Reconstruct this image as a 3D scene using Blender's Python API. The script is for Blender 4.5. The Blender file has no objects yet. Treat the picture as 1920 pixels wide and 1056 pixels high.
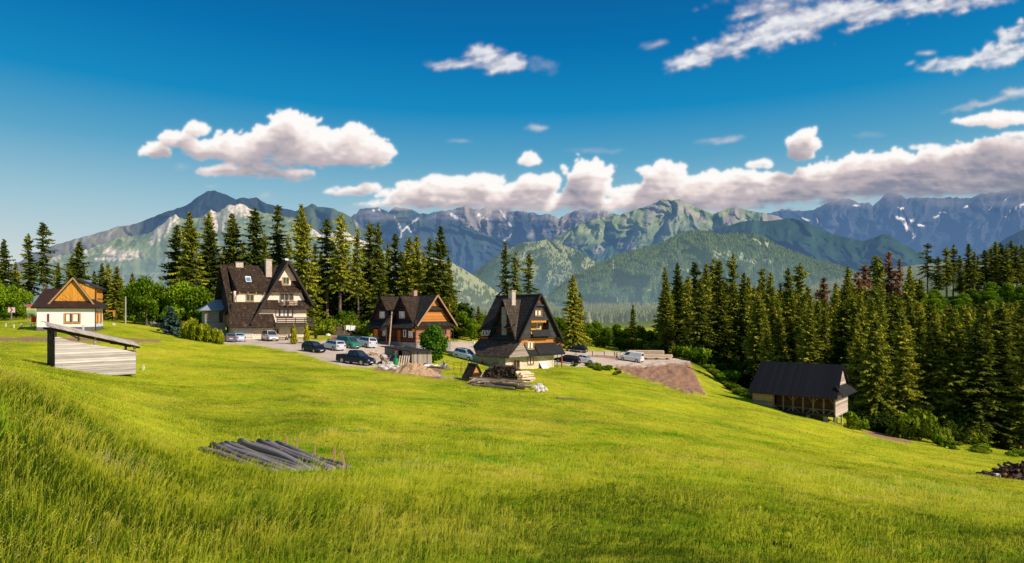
import bpy, math, random
import numpy as np
from mathutils import Vector, Matrix
R = math.radians
SC = bpy.context.scene
COL = SC.collection
random.seed(7); RNG = np.random.default_rng(11)
F = 1200.0; HY = 588.0          # focal length and horizon line used to measure the place

# ---------------------------------------------------------------- camera, world, sun
cam = bpy.data.cameras.new('camera'); cam.lens = 22.5; cam.sensor_width = 36; cam.shift_y = 0.03125
cam.clip_start = 0.1; cam.clip_end = 90000
camo = bpy.data.objects.new('camera', cam); COL.objects.link(camo); camo.rotation_euler = (R(90), 0, 0)
SC.camera = camo
SC.view_settings.view_transform = 'Standard'; SC.view_settings.look = 'None'; SC.view_settings.exposure = 0
SC.cycles.use_denoising = True
try: SC.cycles.denoiser = 'OPENIMAGEDENOISE'
except Exception: pass
SC.cycles.max_bounces = 5; SC.cycles.diffuse_bounces = 2; SC.cycles.transparent_max_bounces = 16
SC.cycles.glossy_bounces = 2; SC.cycles.transmission_bounces = 3

SUN_AZ, SUN_EL = 122.0, 35.0
def lin(c):
    c = [v/255.0 for v in c[:3]]
    return tuple((v/12.92 if v <= 0.04045 else ((v+0.055)/1.055)**2.4) for v in c)

w = bpy.data.worlds.new('World'); SC.world = w; w.use_nodes = True
nt = w.node_tree; N = nt.nodes; L = nt.links; N.clear()
sky = N.new('ShaderNodeTexSky'); sky.sky_type = 'NISHITA'; sky.sun_disc = False
sky.sun_elevation = R(SUN_EL); sky.sun_rotation = R(SUN_AZ); sky.altitude = 900; sky.dust_density = 0.6; sky.ozone_density = 3.0
tc = N.new('ShaderNodeTexCoord'); sx = N.new('ShaderNodeSeparateXYZ'); L.new(tc.outputs['Generated'], sx.inputs[0])
mr = N.new('ShaderNodeMapRange'); mr.inputs[1].default_value = 0.0; mr.inputs[2].default_value = 0.5
L.new(sx.outputs[2], mr.inputs[0])
ramp = N.new('ShaderNodeValToRGB'); L.new(mr.outputs[0], ramp.inputs[0])
SKYR = [(0.0, (1.0, 1.0, 0.9)), (0.25, (0.7, .9, .9)), (0.50, (0.3, .8, .9)), (0.80, (0.3, 0.75, .9)), (1.0, (0.8, 0.95, 1.0))]
for i, (p, c) in enumerate(SKYR):
    e = ramp.color_ramp.elements[i] if i < 2 else ramp.color_ramp.elements.new(p)
    e.position = p; e.color = (*[v/1.5 for v in c], 1)
mul = N.new('ShaderNodeVectorMath'); mul.operation = 'MULTIPLY'
L.new(sky.outputs[0], mul.inputs[0]); L.new(ramp.outputs[0], mul.inputs[1])
sc_ = N.new('ShaderNodeVectorMath'); sc_.operation = 'SCALE'; sc_.inputs['Scale'].default_value = 1.5
L.new(mul.outputs[0], sc_.inputs[0])
ramp2 = N.new('ShaderNodeValToRGB'); L.new(mr.outputs[0], ramp2.inputs[0])
for i, (p, c) in enumerate([(0.0, (218, 219, 214)), (0.14, (204, 214, 214)), (0.30, (158, 196, 210)), (0.46, (92, 165, 200)), (0.60, (20, 138, 193)), (0.76, (3, 114, 177)), (0.92, (3, 94, 156)), (1.0, (3, 87, 148))]):
    e = ramp2.color_ramp.elements[i] if i < 2 else ramp2.color_ramp.elements.new(p)
    e.position = p; e.color = (*lin(c), 1)
up2 = N.new('ShaderNodeVectorMath'); up2.operation = 'SCALE'; up2.inputs['Scale'].default_value = 1/.12; L.new(ramp2.outputs[0], up2.inputs[0])
mr3 = N.new('ShaderNodeMapRange'); mr3.inputs[1].default_value = 0.5; mr3.inputs[2].default_value = 0.75; mr3.inputs[3].default_value = .95; mr3.inputs[4].default_value = 0.0; L.new(sx.outputs[2], mr3.inputs[0])
mx = N.new('ShaderNodeMix'); mx.data_type = 'RGBA'; L.new(mr3.outputs[0], mx.inputs[0]); L.new(sc_.outputs[0], mx.inputs[6]); L.new(up2.outputs[0], mx.inputs[7])
bg = N.new('ShaderNodeBackground'); bg.inputs[1].default_value = 0.12; L.new(mx.outputs[2], bg.inputs[0])
wo = N.new('ShaderNodeOutputWorld'); L.new(bg.outputs[0], wo.inputs[0])

sun = bpy.data.lights.new('sun', 'SUN'); sun.energy = 5.0; sun.angle = R(0.6); sun.color = (1.0, 0.89, 0.72)
suno = bpy.data.objects.new('sun', sun); COL.objects.link(suno)
SD = Vector((math.sin(R(SUN_AZ))*math.cos(R(SUN_EL)), math.cos(R(SUN_AZ))*math.cos(R(SUN_EL)), math.sin(R(SUN_EL))))
suno.rotation_euler = SD.to_track_quat('Z', 'Y').to_euler()

# ---------------------------------------------------------------- noise
_gr = np.random.default_rng(5).uniform(0, 2*np.pi, (256, 256)); _GX, _GY = np.cos(_gr), np.sin(_gr)
def perlin(x, y, seed=0):
    x = x + seed*17.31; y = y + seed*9.77
    xi = np.floor(x).astype(int); yi = np.floor(y).astype(int); xf = x-xi; yf = y-yi
    u = xf*xf*xf*(xf*(xf*6-15)+10); v = yf*yf*yf*(yf*(yf*6-15)+10)
    def g(a, b):
        i, j = (xi+a) & 255, (yi+b) & 255
        return _GX[i, j]*(xf-a)+_GY[i, j]*(yf-b)
    n0 = g(0, 0)*(1-u)+g(1, 0)*u; n1 = g(0, 1)*(1-u)+g(1, 1)*u
    return (n0*(1-v)+n1*v)*1.5
def fbm(x, y, o=4, seed=0, gain=.5):
    s = 0; a = 1; t = 0
    for i in range(o):
        s = s+a*perlin(x*2**i, y*2**i, seed+i*3); t += a; a *= gain
    return s/t
def ridged(x, y, o=4, seed=0, gain=.5):
    s = 0; a = 1; t = 0
    for i in range(o):
        s = s+a*(1-2*np.abs(perlin(x*2**i, y*2**i, seed+i*3))); t += a; a *= gain
    return s/t
def sstep(a, b, x):
    t = np.clip((x-a)/(b-a), 0, 1); return t*t*(3-2*t)
def mixc(a, b, t):
    t = np.asarray(t)[..., None]; return np.asarray(a)*(1-t)+np.asarray(b)*t
def seg_dist(px, py, pts):
    d = np.full(np.shape(px), 1e9)
    for (x0, y0), (x1, y1) in zip(pts[:-1], pts[1:]):
        vx, vy = x1-x0, y1-y0; l2 = vx*vx+vy*vy+1e-9
        t = np.clip(((px-x0)*vx+(py-y0)*vy)/l2, 0, 1)
        d = np.minimum(d, np.hypot(px-x0-t*vx, py-y0-t*vy))
    return d
def poly_sd(px, py, pts):        # signed distance, negative inside
    d = seg_dist(px, py, pts+[pts[0]]); ins = np.zeros(np.shape(px), bool)
    n = len(pts)
    for i in range(n):
        x0, y0 = pts[i]; x1, y1 = pts[(i+1) % n]
        c = ((y0 > py) != (y1 > py)) & (px < (x1-x0)*(py-y0)/((y1-y0) if y1 != y0 else 1e-9)+x0)
        ins ^= c
    return np.where(ins, -d, d)

# ---------------------------------------------------------------- object helpers
def tag(o, label=None, cat=None, group=None, kind=None):
    if label: o['label'] = label
    if cat: o['category'] = cat
    if group: o['group'] = group
    if kind: o['kind'] = kind
    return o
def empty(name, loc=(0, 0, 0), rz=0.0, parent=None):
    o = bpy.data.objects.new(name, None); COL.objects.link(o); o.location = loc; o.rotation_euler = (0, 0, rz); o.parent = parent
    o.empty_display_size = 0.2
    return o
def thing(name, label, cat, loc=(0, 0, 0), rz=0.0, group=None):
    return tag(empty(name, loc, rz), label, cat, group)
def np_mesh(name, verts, faces, mat=None, parent=None, attrs=None, smooth=False, uv=None, loc=None):
    """verts (n,3); faces (m,k) array of equal-size polygons"""
    me = bpy.data.meshes.new(name); verts = np.asarray(verts, np.float32); faces = np.asarray(faces, np.int32)
    m, k = faces.shape
    me.vertices.add(len(verts)); me.vertices.foreach_set('co', verts.ravel())
    me.loops.add(m*k); me.loops.foreach_set('vertex_index', faces.ravel())
    me.polygons.add(m); me.polygons.foreach_set('loop_start', np.arange(0, m*k, k, dtype=np.int32))
    try: me.polygons.foreach_set('loop_total', np.full(m, k, np.int32))
    except Exception: pass
    me.polygons.foreach_set('use_smooth', np.full(m, smooth, bool))
    me.update(calc_edges=True)
    for an, (typ, dom, arr) in (attrs or {}).items():
        a = me.attributes.new(an, typ, dom)
        if typ == 'FLOAT': a.data.foreach_set('value', np.asarray(arr, np.float32).ravel())
        elif typ == 'FLOAT_COLOR': a.data.foreach_set('color', np.asarray(arr, np.float32).ravel())
    if mat: me.materials.append(mat)
    o = bpy.data.objects.new(name, me); COL.objects.link(o)
    if parent: o.parent = parent
    if loc is not None: o.location = loc
    return o
def copy_tree(o, parent=None):
    c = o.copy(); COL.objects.link(c)
    if parent is not None: c.parent = parent
    for ch in list(o.children): copy_tree(ch, c)
    return c

class MB:
    """collects polygons; builds ONE mesh object with metric face-aligned UVs"""
    def __init__(s): s.v = []; s.f = []; s.m = []
    def poly(s, pts, mi=0):
        b = len(s.v); s.v += [tuple(p) for p in pts]; s.f.append(list(range(b, b+len(pts)))); s.m.append(mi); return s
    def box(s, x0, x1, y0, y1, z0, z1, M=None, mi=0):
        P = [(x0, y0, z0), (x1, y0, z0), (x1, y1, z0), (x0, y1, z0), (x0, y0, z1), (x1, y0, z1), (x1, y1, z1), (x0, y1, z1)]
        if M is not None: P = [tuple(M @ Vector(p)) for p in P]
        for q in ((0, 3, 2, 1), (4, 5, 6, 7), (0, 1, 5, 4), (1, 2, 6, 5), (2, 3, 7, 6), (3, 0, 4, 7)):
            s.poly([P[i] for i in q], mi)
        return s
    def bar(s, a, b, w, h=None, mi=0):
        """rectangular bar from a to b"""
        a, b = Vector(a), Vector(b); h = h or w; d = (b-a); l = d.length
        q = d.to_track_quat('Y', 'Z').to_matrix().to_4x4(); M = Matrix.Translation(a) @ q
        return s.box(-w/2, w/2, 0, l, -h/2, h/2, M, mi)
    def tube(s, a, b, r0, r1=None, n=8, cap=True, mi=0):
        a, b = Vector(a), Vector(b); r1 = r0 if r1 is None else r1
        q = (b-a).to_track_quat('Z', 'Y').to_matrix()
        A = [a+q@Vector((r0*math.cos(2*math.pi*i/n), r0*math.sin(2*math.pi*i/n), 0)) for i in range(n)]
        B = [b+q@Vector((r1*math.cos(2*math.pi*i/n), r1*math.sin(2*math.pi*i/n), 0)) for i in range(n)]
        for i in range(n): s.poly([A[i], A[(i+1) % n], B[(i+1) % n], B[i]], mi)
        if cap: s.poly(A[::-1], mi); s.poly(B, mi)
        return s
    def slab(s, pts, t, mi=0, mi_side=None):
        """planar polygon thickened by t against its normal"""
        P = [Vector(p) for p in pts]; n = (P[1]-P[0]).cross(P[2]-P[0]).normalized()
        Q = [p-n*t for p in P]; s.poly(P, mi); ms = mi if mi_side is None else mi_side
        s.poly(Q[::-1], ms)
        for i in range(len(P)):
            j = (i+1) % len(P); s.poly([P[i], Q[i], Q[j], P[j]], ms)
        return s
    def build(s, name, mats, parent=None, loc=None, smooth=False, bevel=0):
        me = bpy.data.meshes.new(name); me.from_pydata(s.v, [], s.f)
        if not isinstance(mats, (list, tuple)): mats = [mats]
        for m in mats: me.materials.append(m)
        me.polygons.foreach_set('material_index', s.m)
        uv = me.uv_layers.new(name='UVMap')
        for p in me.polygons:
            n = p.normal
            if abs(n.z) > .999: u, v = Vector((1, 0, 0)), Vector((0, 1, 0))
            else:
                u = Vector((0, 0, 1)).cross(n).normalized(); v = n.cross(u)
            for li in p.loop_indices:
                co = me.vertices[me.loops[li].vertex_index].co
                uv.data[li].uv = (co.dot(u), co.dot(v))
            if smooth: p.use_smooth = True
        o = bpy.data.objects.new(name, me); COL.objects.link(o)
        if parent: o.parent = parent
        if loc is not None: o.location = loc
        if bevel:
            b = o.modifiers.new('bevel', 'BEVEL'); b.width = bevel; b.segments = 2; b.limit_method = 'ANGLE'
        return o

# ---------------------------------------------------------------- material helpers
class NT:
    def __init__(s, name):
        s.m = bpy.data.materials.new(name); s.m.use_nodes = True; s.t = s.m.node_tree; s.t.nodes.clear()
        s.out = s.t.nodes.new('ShaderNodeOutputMaterial')
    def n(s, typ, **kw):
        nd = s.t.nodes.new('ShaderNode'+typ)
        for k, v in kw.items(): setattr(nd, k, v)
        return nd
    def l(s, a, b): s.t.links.new(a, b)
    def set(s, inp, v):
        if hasattr(v, 'is_output') or isinstance(v, bpy.types.NodeSocket): s.l(v, inp)
        elif isinstance(v, (tuple, list)) and len(v) == 3 and inp.type == 'RGBA': inp.default_value = (*v, 1)
        else: inp.default_value = v
    def mix(s, f, a, b, mode='MIX'):
        nd = s.n('Mix', data_type='RGBA', blend_type=mode); s.set(nd.inputs[0], f); s.set(nd.inputs[6], a); s.set(nd.inputs[7], b); return nd.outputs[2]
    def math(s, op, a, b=0.0, clamp=False):
        nd = s.n('Math', operation=op, use_clamp=clamp); s.set(nd.inputs[0], a); s.set(nd.inputs[1], b); return nd.outputs[0]
    def rng(s, v, a, b, c=0.0, d=1.0):
        nd = s.n('MapRange'); s.set(nd.inputs[0], v)
        for i, q in enumerate((a, b, c, d)): nd.inputs[i+1].default_value = q
        return nd.outputs[0]
    def coord(s, kind='Object', scale=(1, 1, 1)):
        t = s.n('TexCoord'); mp = s.n('Mapping'); mp.inputs['Scale'].default_value = scale; s.l(t.outputs[kind], mp.inputs[0]); return mp.outputs[0]
    def noise(s, vec, scale, detail=4, rough=.6, dist=0.0):
        nd = s.n('TexNoise'); s.l(vec, nd.inputs['Vector']); nd.inputs['Scale'].default_value = scale
        nd.inputs['Detail'].default_value = detail; nd.inputs['Roughness'].default_value = rough; nd.inputs['Distortion'].default_value = dist
        return nd.outputs[0]
    def attr(s, name): nd = s.n('Attribute', attribute_name=name); return nd
    def bump(s, h, strength=.3, dist=.05):
        nd = s.n('Bump'); nd.inputs['Strength'].default_value = strength; nd.inputs['Distance'].default_value = dist; s.l(h, nd.inputs['Height']); return nd.outputs[0]
    def pbr(s, color, rough=.8, metal=0.0, bump=None, spec=.3, coat=0.0, emit=None):
        b = s.n('BsdfPrincipled'); s.set(b.inputs['Base Color'], color); s.set(b.inputs['Roughness'], rough); b.inputs['Metallic'].default_value = metal
        b.inputs['Specular IOR Level'].default_value = spec; b.inputs['Coat Weight'].default_value = coat
        if bump is not None: s.l(bump, b.inputs['Normal'])
        s.l(b.outputs[0], s.out.inputs[0]); s.b = b; return s.m

def plain(name, c, rough=.6, metal=0.0, spec=.3, coat=0.0, var=.15, scale=3.0):
    t = NT(name); v = t.coord('Object'); n = t.noise(v, scale, 4)
    col = t.mix(t.rng(n, .3, .7), tuple(q*(1-var) for q in c), tuple(min(1, q*(1+var)) for q in c))
    return t.pbr(col, rough, metal, spec=spec, coat=coat)
def planks(name, c0, c1, w=.18, vert=False, rough=.8, gap=.5, rnd=.55):
    """boards or logs laid in rows along the face (UV in metres)"""
    t = NT(name); uv = t.n('UVMap').outputs[0]; sp = t.n('SeparateXYZ'); t.l(uv, sp.inputs[0])
    a, b = (sp.outputs[1], sp.outputs[0]) if not vert else (sp.outputs[0], sp.outputs[1])
    row = t.math('DIVIDE', a, w); fr = t.math('FRACT', row); fl = t.math('FLOOR', row)
    wn = t.n('TexWhiteNoise', noise_dimensions='1D'); t.l(fl, wn.inputs['W'])
    cb = t.n('CombineXYZ'); t.l(t.math('MULTIPLY', b, .7), cb.inputs[0]); t.l(t.math('MULTIPLY', a, 14.0), cb.inputs[1]); t.l(t.math('MULTIPLY', wn.outputs[0], 30.0), cb.inputs[2])
    gr = t.noise(cb.outputs[0], 1.0, 5, .65)
    col = t.mix(t.rng(t.math('ADD', gr, t.math('MULTIPLY', t.math('SUBTRACT', wn.outputs[0], .5), rnd)), .25, .75), c0, c1)
    e = t.math('ABSOLUTE', t.math('SUBTRACT', fr, .5))
    g = t.rng(e, .42, .5, 0, 1)
    col = t.mix(t.math('MULTIPLY', g, gap), col, (.01, .008, .006))
    h = t.math('SUBTRACT', 1.0, g)
    return t.pbr(col, rough, bump=t.bump(h, .5, .03), spec=.2)
def shingles(name, c0, c1, c2, bw=.28, bh=.42, rough=.85, bumpy=.8):
    t = NT(name); uv = t.n('UVMap').outputs[0]; 
    w_ = t.noise(uv, 1.4, 2); vm = t.n('VectorMath', operation='MULTIPLY_ADD'); t.l(w_, vm.inputs[0]); vm.inputs[1].default_value = (.10, .10, 0); t.l(uv, vm.inputs[2])
    br = t.n('TexBrick', offset=.5); t.l(vm.outputs[0], br.inputs[0]); br.inputs['Scale'].default_value = 1
    br.inputs['Color1'].default_value = (0, 0, 0, 1); br.inputs['Color2'].default_value = (1, 1, 1, 1); br.inputs['Mortar'].default_value = (0, 0, 0, 1)
    br.inputs['Mortar Size'].default_value = .022; br.inputs['Brick Width'].default_value = bw; br.inputs['Row Height'].default_value = bh; br.inputs['Mortar Smooth'].default_value = .1
    br.inputs['Bias'].default_value = 0
    sp = t.n('SeparateXYZ'); t.l(vm.outputs[0], sp.inputs[0])
    fr = t.math('FRACT', t.math('DIVIDE', sp.outputs[1], bh))       # 0 bottom .. 1 top of a row
    big = t.noise(uv, .45, 2); fine = t.noise(uv, 9, 3)
    rnd = t.rng(br.outputs['Color'], 0, 1)
    f = t.math('ADD', t.math('MULTIPLY', rnd, .46), t.math('ADD', t.math('MULTIPLY', big, .28), t.math('MULTIPLY', fine, .42)))
    cr = t.n('ValToRGB'); t.l(t.rng(f, .25, 1.15), cr.inputs[0])
    for i, (p, c) in enumerate(((0, c0), (.55, c1), (1, c2))):
        e = cr.color_ramp.elements[i] if i < 2 else cr.color_ramp.elements.new(p)
        e.position = p; e.color = (*c, 1)
    edge = t.rng(fr, .0, .14, 1, 0)
    col = t.mix(t.math('MULTIPLY', edge, .5), cr.outputs[0], tuple(q*1.5 for q in c2))
    top = t.rng(fr, .78, 1.0, 0, 1)
    col = t.mix(t.math('MAXIMUM', t.math('MULTIPLY', top, .8), t.math('MULTIPLY', br.outputs['Fac'], .8)), col, tuple(q*.25 for q in c0))
    h = t.math('ADD', t.math('SUBTRACT', 1.0, fr), t.math('MULTIPLY', rnd, .35))
    h = t.math('MULTIPLY', h, t.math('SUBTRACT', 1.0, br.outputs['Fac']))
    return t.pbr(col, rough, bump=t.bump(h, bumpy, .06), spec=.25)
def stonework(name, c0, c1, mortar, scale=2.6):
    t = NT(name); uv = t.n('UVMap').outputs[0]
    vo = t.n('TexVoronoi', feature='DISTANCE_TO_EDGE'); t.l(uv, vo.inputs['Vector']); vo.inputs['Scale'].default_value = scale
    vc = t.n('TexVoronoi'); t.l(uv, vc.inputs['Vector']); vc.inputs['Scale'].default_value = scale
    bw = t.n('RGBToBW'); t.l(vc.outputs['Color'], bw.inputs[0]); n = t.noise(uv, 6, 4)
    col = t.mix(t.math('ADD', t.math('MULTIPLY', bw.outputs[0], .7), t.math('MULTIPLY', n, .4)), c0, c1)
    col = t.mix(t.rng(vo.outputs['Distance'], .0, .06, 1, 0), col, mortar)
    return t.pbr(col, .9, bump=t.bump(t.rng(vo.outputs['Distance'], 0, .12), .6, .05))
def glass_mat(name, c=(.02, .03, .04), rough=.08):
    t = NT(name); v = t.coord('Object'); n = t.noise(v, .9, 2)
    return t.pbr(t.mix(t.rng(n, .35, .65), c, tuple(q*2.2 for q in c)), rough, spec=.7)
def leaf_mat(name, dark, mid, light, vary=.35, rough=.7, trans=.32):
    """foliage: dark and light clumps from the mesh attribute 'tone', hue drift from object to object"""
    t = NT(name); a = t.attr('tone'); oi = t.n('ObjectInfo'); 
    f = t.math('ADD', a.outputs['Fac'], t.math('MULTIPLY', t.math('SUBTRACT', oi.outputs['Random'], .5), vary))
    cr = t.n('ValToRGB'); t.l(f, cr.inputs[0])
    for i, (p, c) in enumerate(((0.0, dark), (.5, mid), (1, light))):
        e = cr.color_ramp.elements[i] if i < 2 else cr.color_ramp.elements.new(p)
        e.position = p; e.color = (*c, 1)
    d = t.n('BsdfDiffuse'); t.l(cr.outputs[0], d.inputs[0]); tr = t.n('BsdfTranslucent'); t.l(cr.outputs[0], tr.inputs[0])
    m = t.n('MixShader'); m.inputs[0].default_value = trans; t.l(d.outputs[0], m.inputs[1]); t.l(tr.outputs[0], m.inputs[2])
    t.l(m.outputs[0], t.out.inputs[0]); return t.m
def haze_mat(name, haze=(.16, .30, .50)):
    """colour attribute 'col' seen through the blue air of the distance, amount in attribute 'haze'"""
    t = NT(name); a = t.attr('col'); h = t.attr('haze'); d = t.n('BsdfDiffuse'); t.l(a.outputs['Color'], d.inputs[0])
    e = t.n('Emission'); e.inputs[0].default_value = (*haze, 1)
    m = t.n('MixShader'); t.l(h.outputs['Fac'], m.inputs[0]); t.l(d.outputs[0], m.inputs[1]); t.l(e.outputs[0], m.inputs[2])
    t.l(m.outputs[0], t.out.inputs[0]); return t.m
# ---------------------------------------------------------------- terrain: measured points (column, row, depth in m)
CP = {
 -300: [(1150, 3), (1056, 6), (800, 9.5), (692, 15), (652, 40), (612, 90), (592, 150), (586, 250), (588, 380), (594, 600), (598, 1000), (588, 2000), (575, 4000), (585, 9000)],
 0: [(1190, 3), (1056, 6.5), (900, 8.7), (790, 11.5), (722, 15), (700, 22), (680, 40), (655, 62), (635, 78), (617, 92), (600, 115), (593, 150), (590, 250), (592, 380), (596, 600), (600, 1000), (590, 2000), (570, 4000), (580, 9000)],
 200: [(1056, 7.5), (930, 10.5), (825, 15), (768, 24), (714, 44), (694, 55), (657, 72), (641, 80), (622, 92), (606, 115), (598, 150)],
 400: [(1230, 3), (1056, 8.5), (940, 13), (862, 21), (794, 32), (722, 50), (682, 68), (656, 88), (642, 101), (637, 112), (620, 130), (606, 150), (598, 250), (600, 380)],
 640: [(1056, 9), (940, 14), (872, 21), (802, 32), (742, 48), (702, 66), (687, 78), (668, 90), (650, 102), (640, 115), (621, 135), (608, 155), (602, 250), (608, 600), (604, 1000), (590, 2000), (570, 4000)],
 860: [(1056, 9), (932, 16), (852, 26), (782, 41), (737, 58), (707, 75), (692, 86), (675, 103), (660, 118), (641, 140), (622, 180), (612, 250), (620, 380)],
 1060: [(1300, 3), (1056, 9), (942, 15), (852, 28), (782, 46), (732, 70), (704, 88), (691, 99), (681, 113), (672, 125), (659, 140), (648, 152), (630, 200), (613, 250), (618, 380), (612, 600), (603, 1000), (585, 2000), (558, 4000), (575, 9000)],
 1280: [(1056, 9), (950, 15), (872, 27), (803, 47), (762, 72), (665, 190), (632, 250), (628, 380), (610, 600), (600, 1000), (580, 2000), (560, 4000)],
 1500: [(1330, 3), (1056, 9.5), (962, 16), (892, 28), (842, 46), (806, 68), (784, 82), (758, 100), (738, 122), (700, 170), (645, 250), (602, 380), (592, 600), (577, 1000), (560, 2000), (540, 4000), (570, 9000)],
 1700: [(1056, 10), (972, 17), (912, 29), (872, 46), (848, 66), (827, 84), (792, 110), (742, 160), (626, 250), (566, 370), (568, 600), (545, 1000), (518, 2000), (505, 4000)],
 1920: [(1056, 10), (982, 18), (932, 31), (897, 48), (873, 66), (858, 80), (840, 100), (772, 150), (622, 250), (552, 360), (562, 600), (532, 1000), (502, 2000), (490, 4000), (560, 9000)],
 2300: [(1350, 3), (1056, 10.5), (962, 31), (902, 66), (862, 100), (762, 160), (602, 250), (542, 380), (556, 600), (522, 1000), (500, 4000), (560, 9000)],
}
XTRA = [(939, 696, 96), (985, 692, 101), (1010, 690, 106), (900, 694, 92), (1035, 700, 94), (1100, 681, 122), (1160, 678, 128), (1230, 671, 136), (1290, 674, 134), (1322, 688, 128), (1200, 686, 125), (1130, 686, 119), (1262, 694, 122),
        (1130, 702, 106), (1200, 716, 101), (1260, 729, 96), (1322, 741, 93), (1262, 682, 128), (1290, 684, 126), (1350, 716, 131), (1385, 742, 110), (1420, 730, 134), (1345, 700, 150),
        (1413, 754, 96), (1567, 797, 88), (1600, 803, 93), (1480, 776, 92)]
_c = np.array([(x, y, d) for x, l in CP.items() for y, d in l]+XTRA, float)
_U = np.stack([(_c[:, 0]-960)/260.0, np.log(_c[:, 2])*3.2], 1); _T = _c[:, 1]-HY
def _k(r2): return np.where(r2 > 1e-12, .5*r2*np.log(np.maximum(r2, 1e-12)), 0)
_n = len(_U); _A = np.zeros((_n+3, _n+3)); _d2 = ((_U[:, None]-_U[None])**2).sum(-1)
_A[:_n, :_n] = _k(_d2)+np.eye(_n)*.015; _P = np.concatenate([np.ones((_n, 1)), _U], 1); _A[:_n, _n:] = _P; _A[_n:, :_n] = _P.T
_W = np.linalg.solve(_A, np.concatenate([_T, np.zeros(3)]))
def row_at(px, D):
    px = np.asarray(px, float); D = np.asarray(D, float); shp = np.broadcast(px, D).shape
    u = (np.broadcast_to(px, shp).ravel()-960)/260.0; v = np.log(np.maximum(np.broadcast_to(D, shp).ravel(), .5))*3.2
    r = _W[_n]+_W[_n+1]*u+_W[_n+2]*v
    for i in range(_n):
        r += _W[i]*_k((u-_U[i, 0])**2+(v-_U[i, 1])**2)
    return r.reshape(shp)+HY
def gz(x, y):
    x = np.asarray(x, float); y = np.asarray(y, float)
    px = 960+F*x/np.maximum(y, .5); z = -(row_at(px, y)-HY)/F*y
    am = np.clip(y/900, 0.03, 1.0)
    z = z+fbm(x/3.1, y/3.1, 3, 4)*np.clip(.10-.0*y, 0, 1)*np.clip(y/12, 0, 1)+np.where(y > 500, fbm(x/260, y/260, 4, 9)*14*np.clip((y-500)/900, 0, 1), 0)
    return z
def gzf(x, y): return float(gz(np.array([x]), np.array([y]))[0])
def at(px, D, dz=0.0):
    """point of the ground in column px at depth D"""
    x = (px-960)/F*D; return Vector((x, D, gzf(x, D)+dz))

ZONES = {
 'gravel_yard': [(408, 640), (440, 633), (560, 634), (600, 640), (640, 634), (672, 630), (705, 637), (735, 641), (800, 652), (805, 676), (745, 678), (712, 688), (690, 689), (640, 687), (560, 661), (480, 647), (425, 645)],
 'gravel_road': [(835, 642), (905, 640), (900, 668), (880, 676), (858, 672), (838, 658)],
 'lower_yard': [(1040, 661), (1075, 657), (1130, 659), (1240, 662), (1300, 674), (1292, 682), (1200, 690), (1130, 688), (1085, 688), (1040, 684)],
 'dirt_mound': [(1155, 686), (1200, 684), (1240, 678), (1292, 680), (1325, 742), (1300, 740), (1250, 726), (1200, 709), (1160, 697)],
 'dirt_track': [(-60, 634), (60, 632), (200, 635), (300, 637), (300, 642), (150, 641), (-60, 639)],
 'dirt_path': [(1612, 806), (1640, 809), (1704, 826), (1714, 833), (1690, 830), (1632, 817)],
 'building_plot': [(705, 690), (745, 680), (800, 682), (830, 690), (825, 712), (770, 700), (700, 695)],
}
def zone_sd(px, py, names=None):
    out = {}
    for n, p in ZONES.items():
        if names is None or n in names: out[n] = poly_sd(px, py, p)
    return out
GRAVEL = {'gravel_yard', 'gravel_road', 'lower_yard'}
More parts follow.
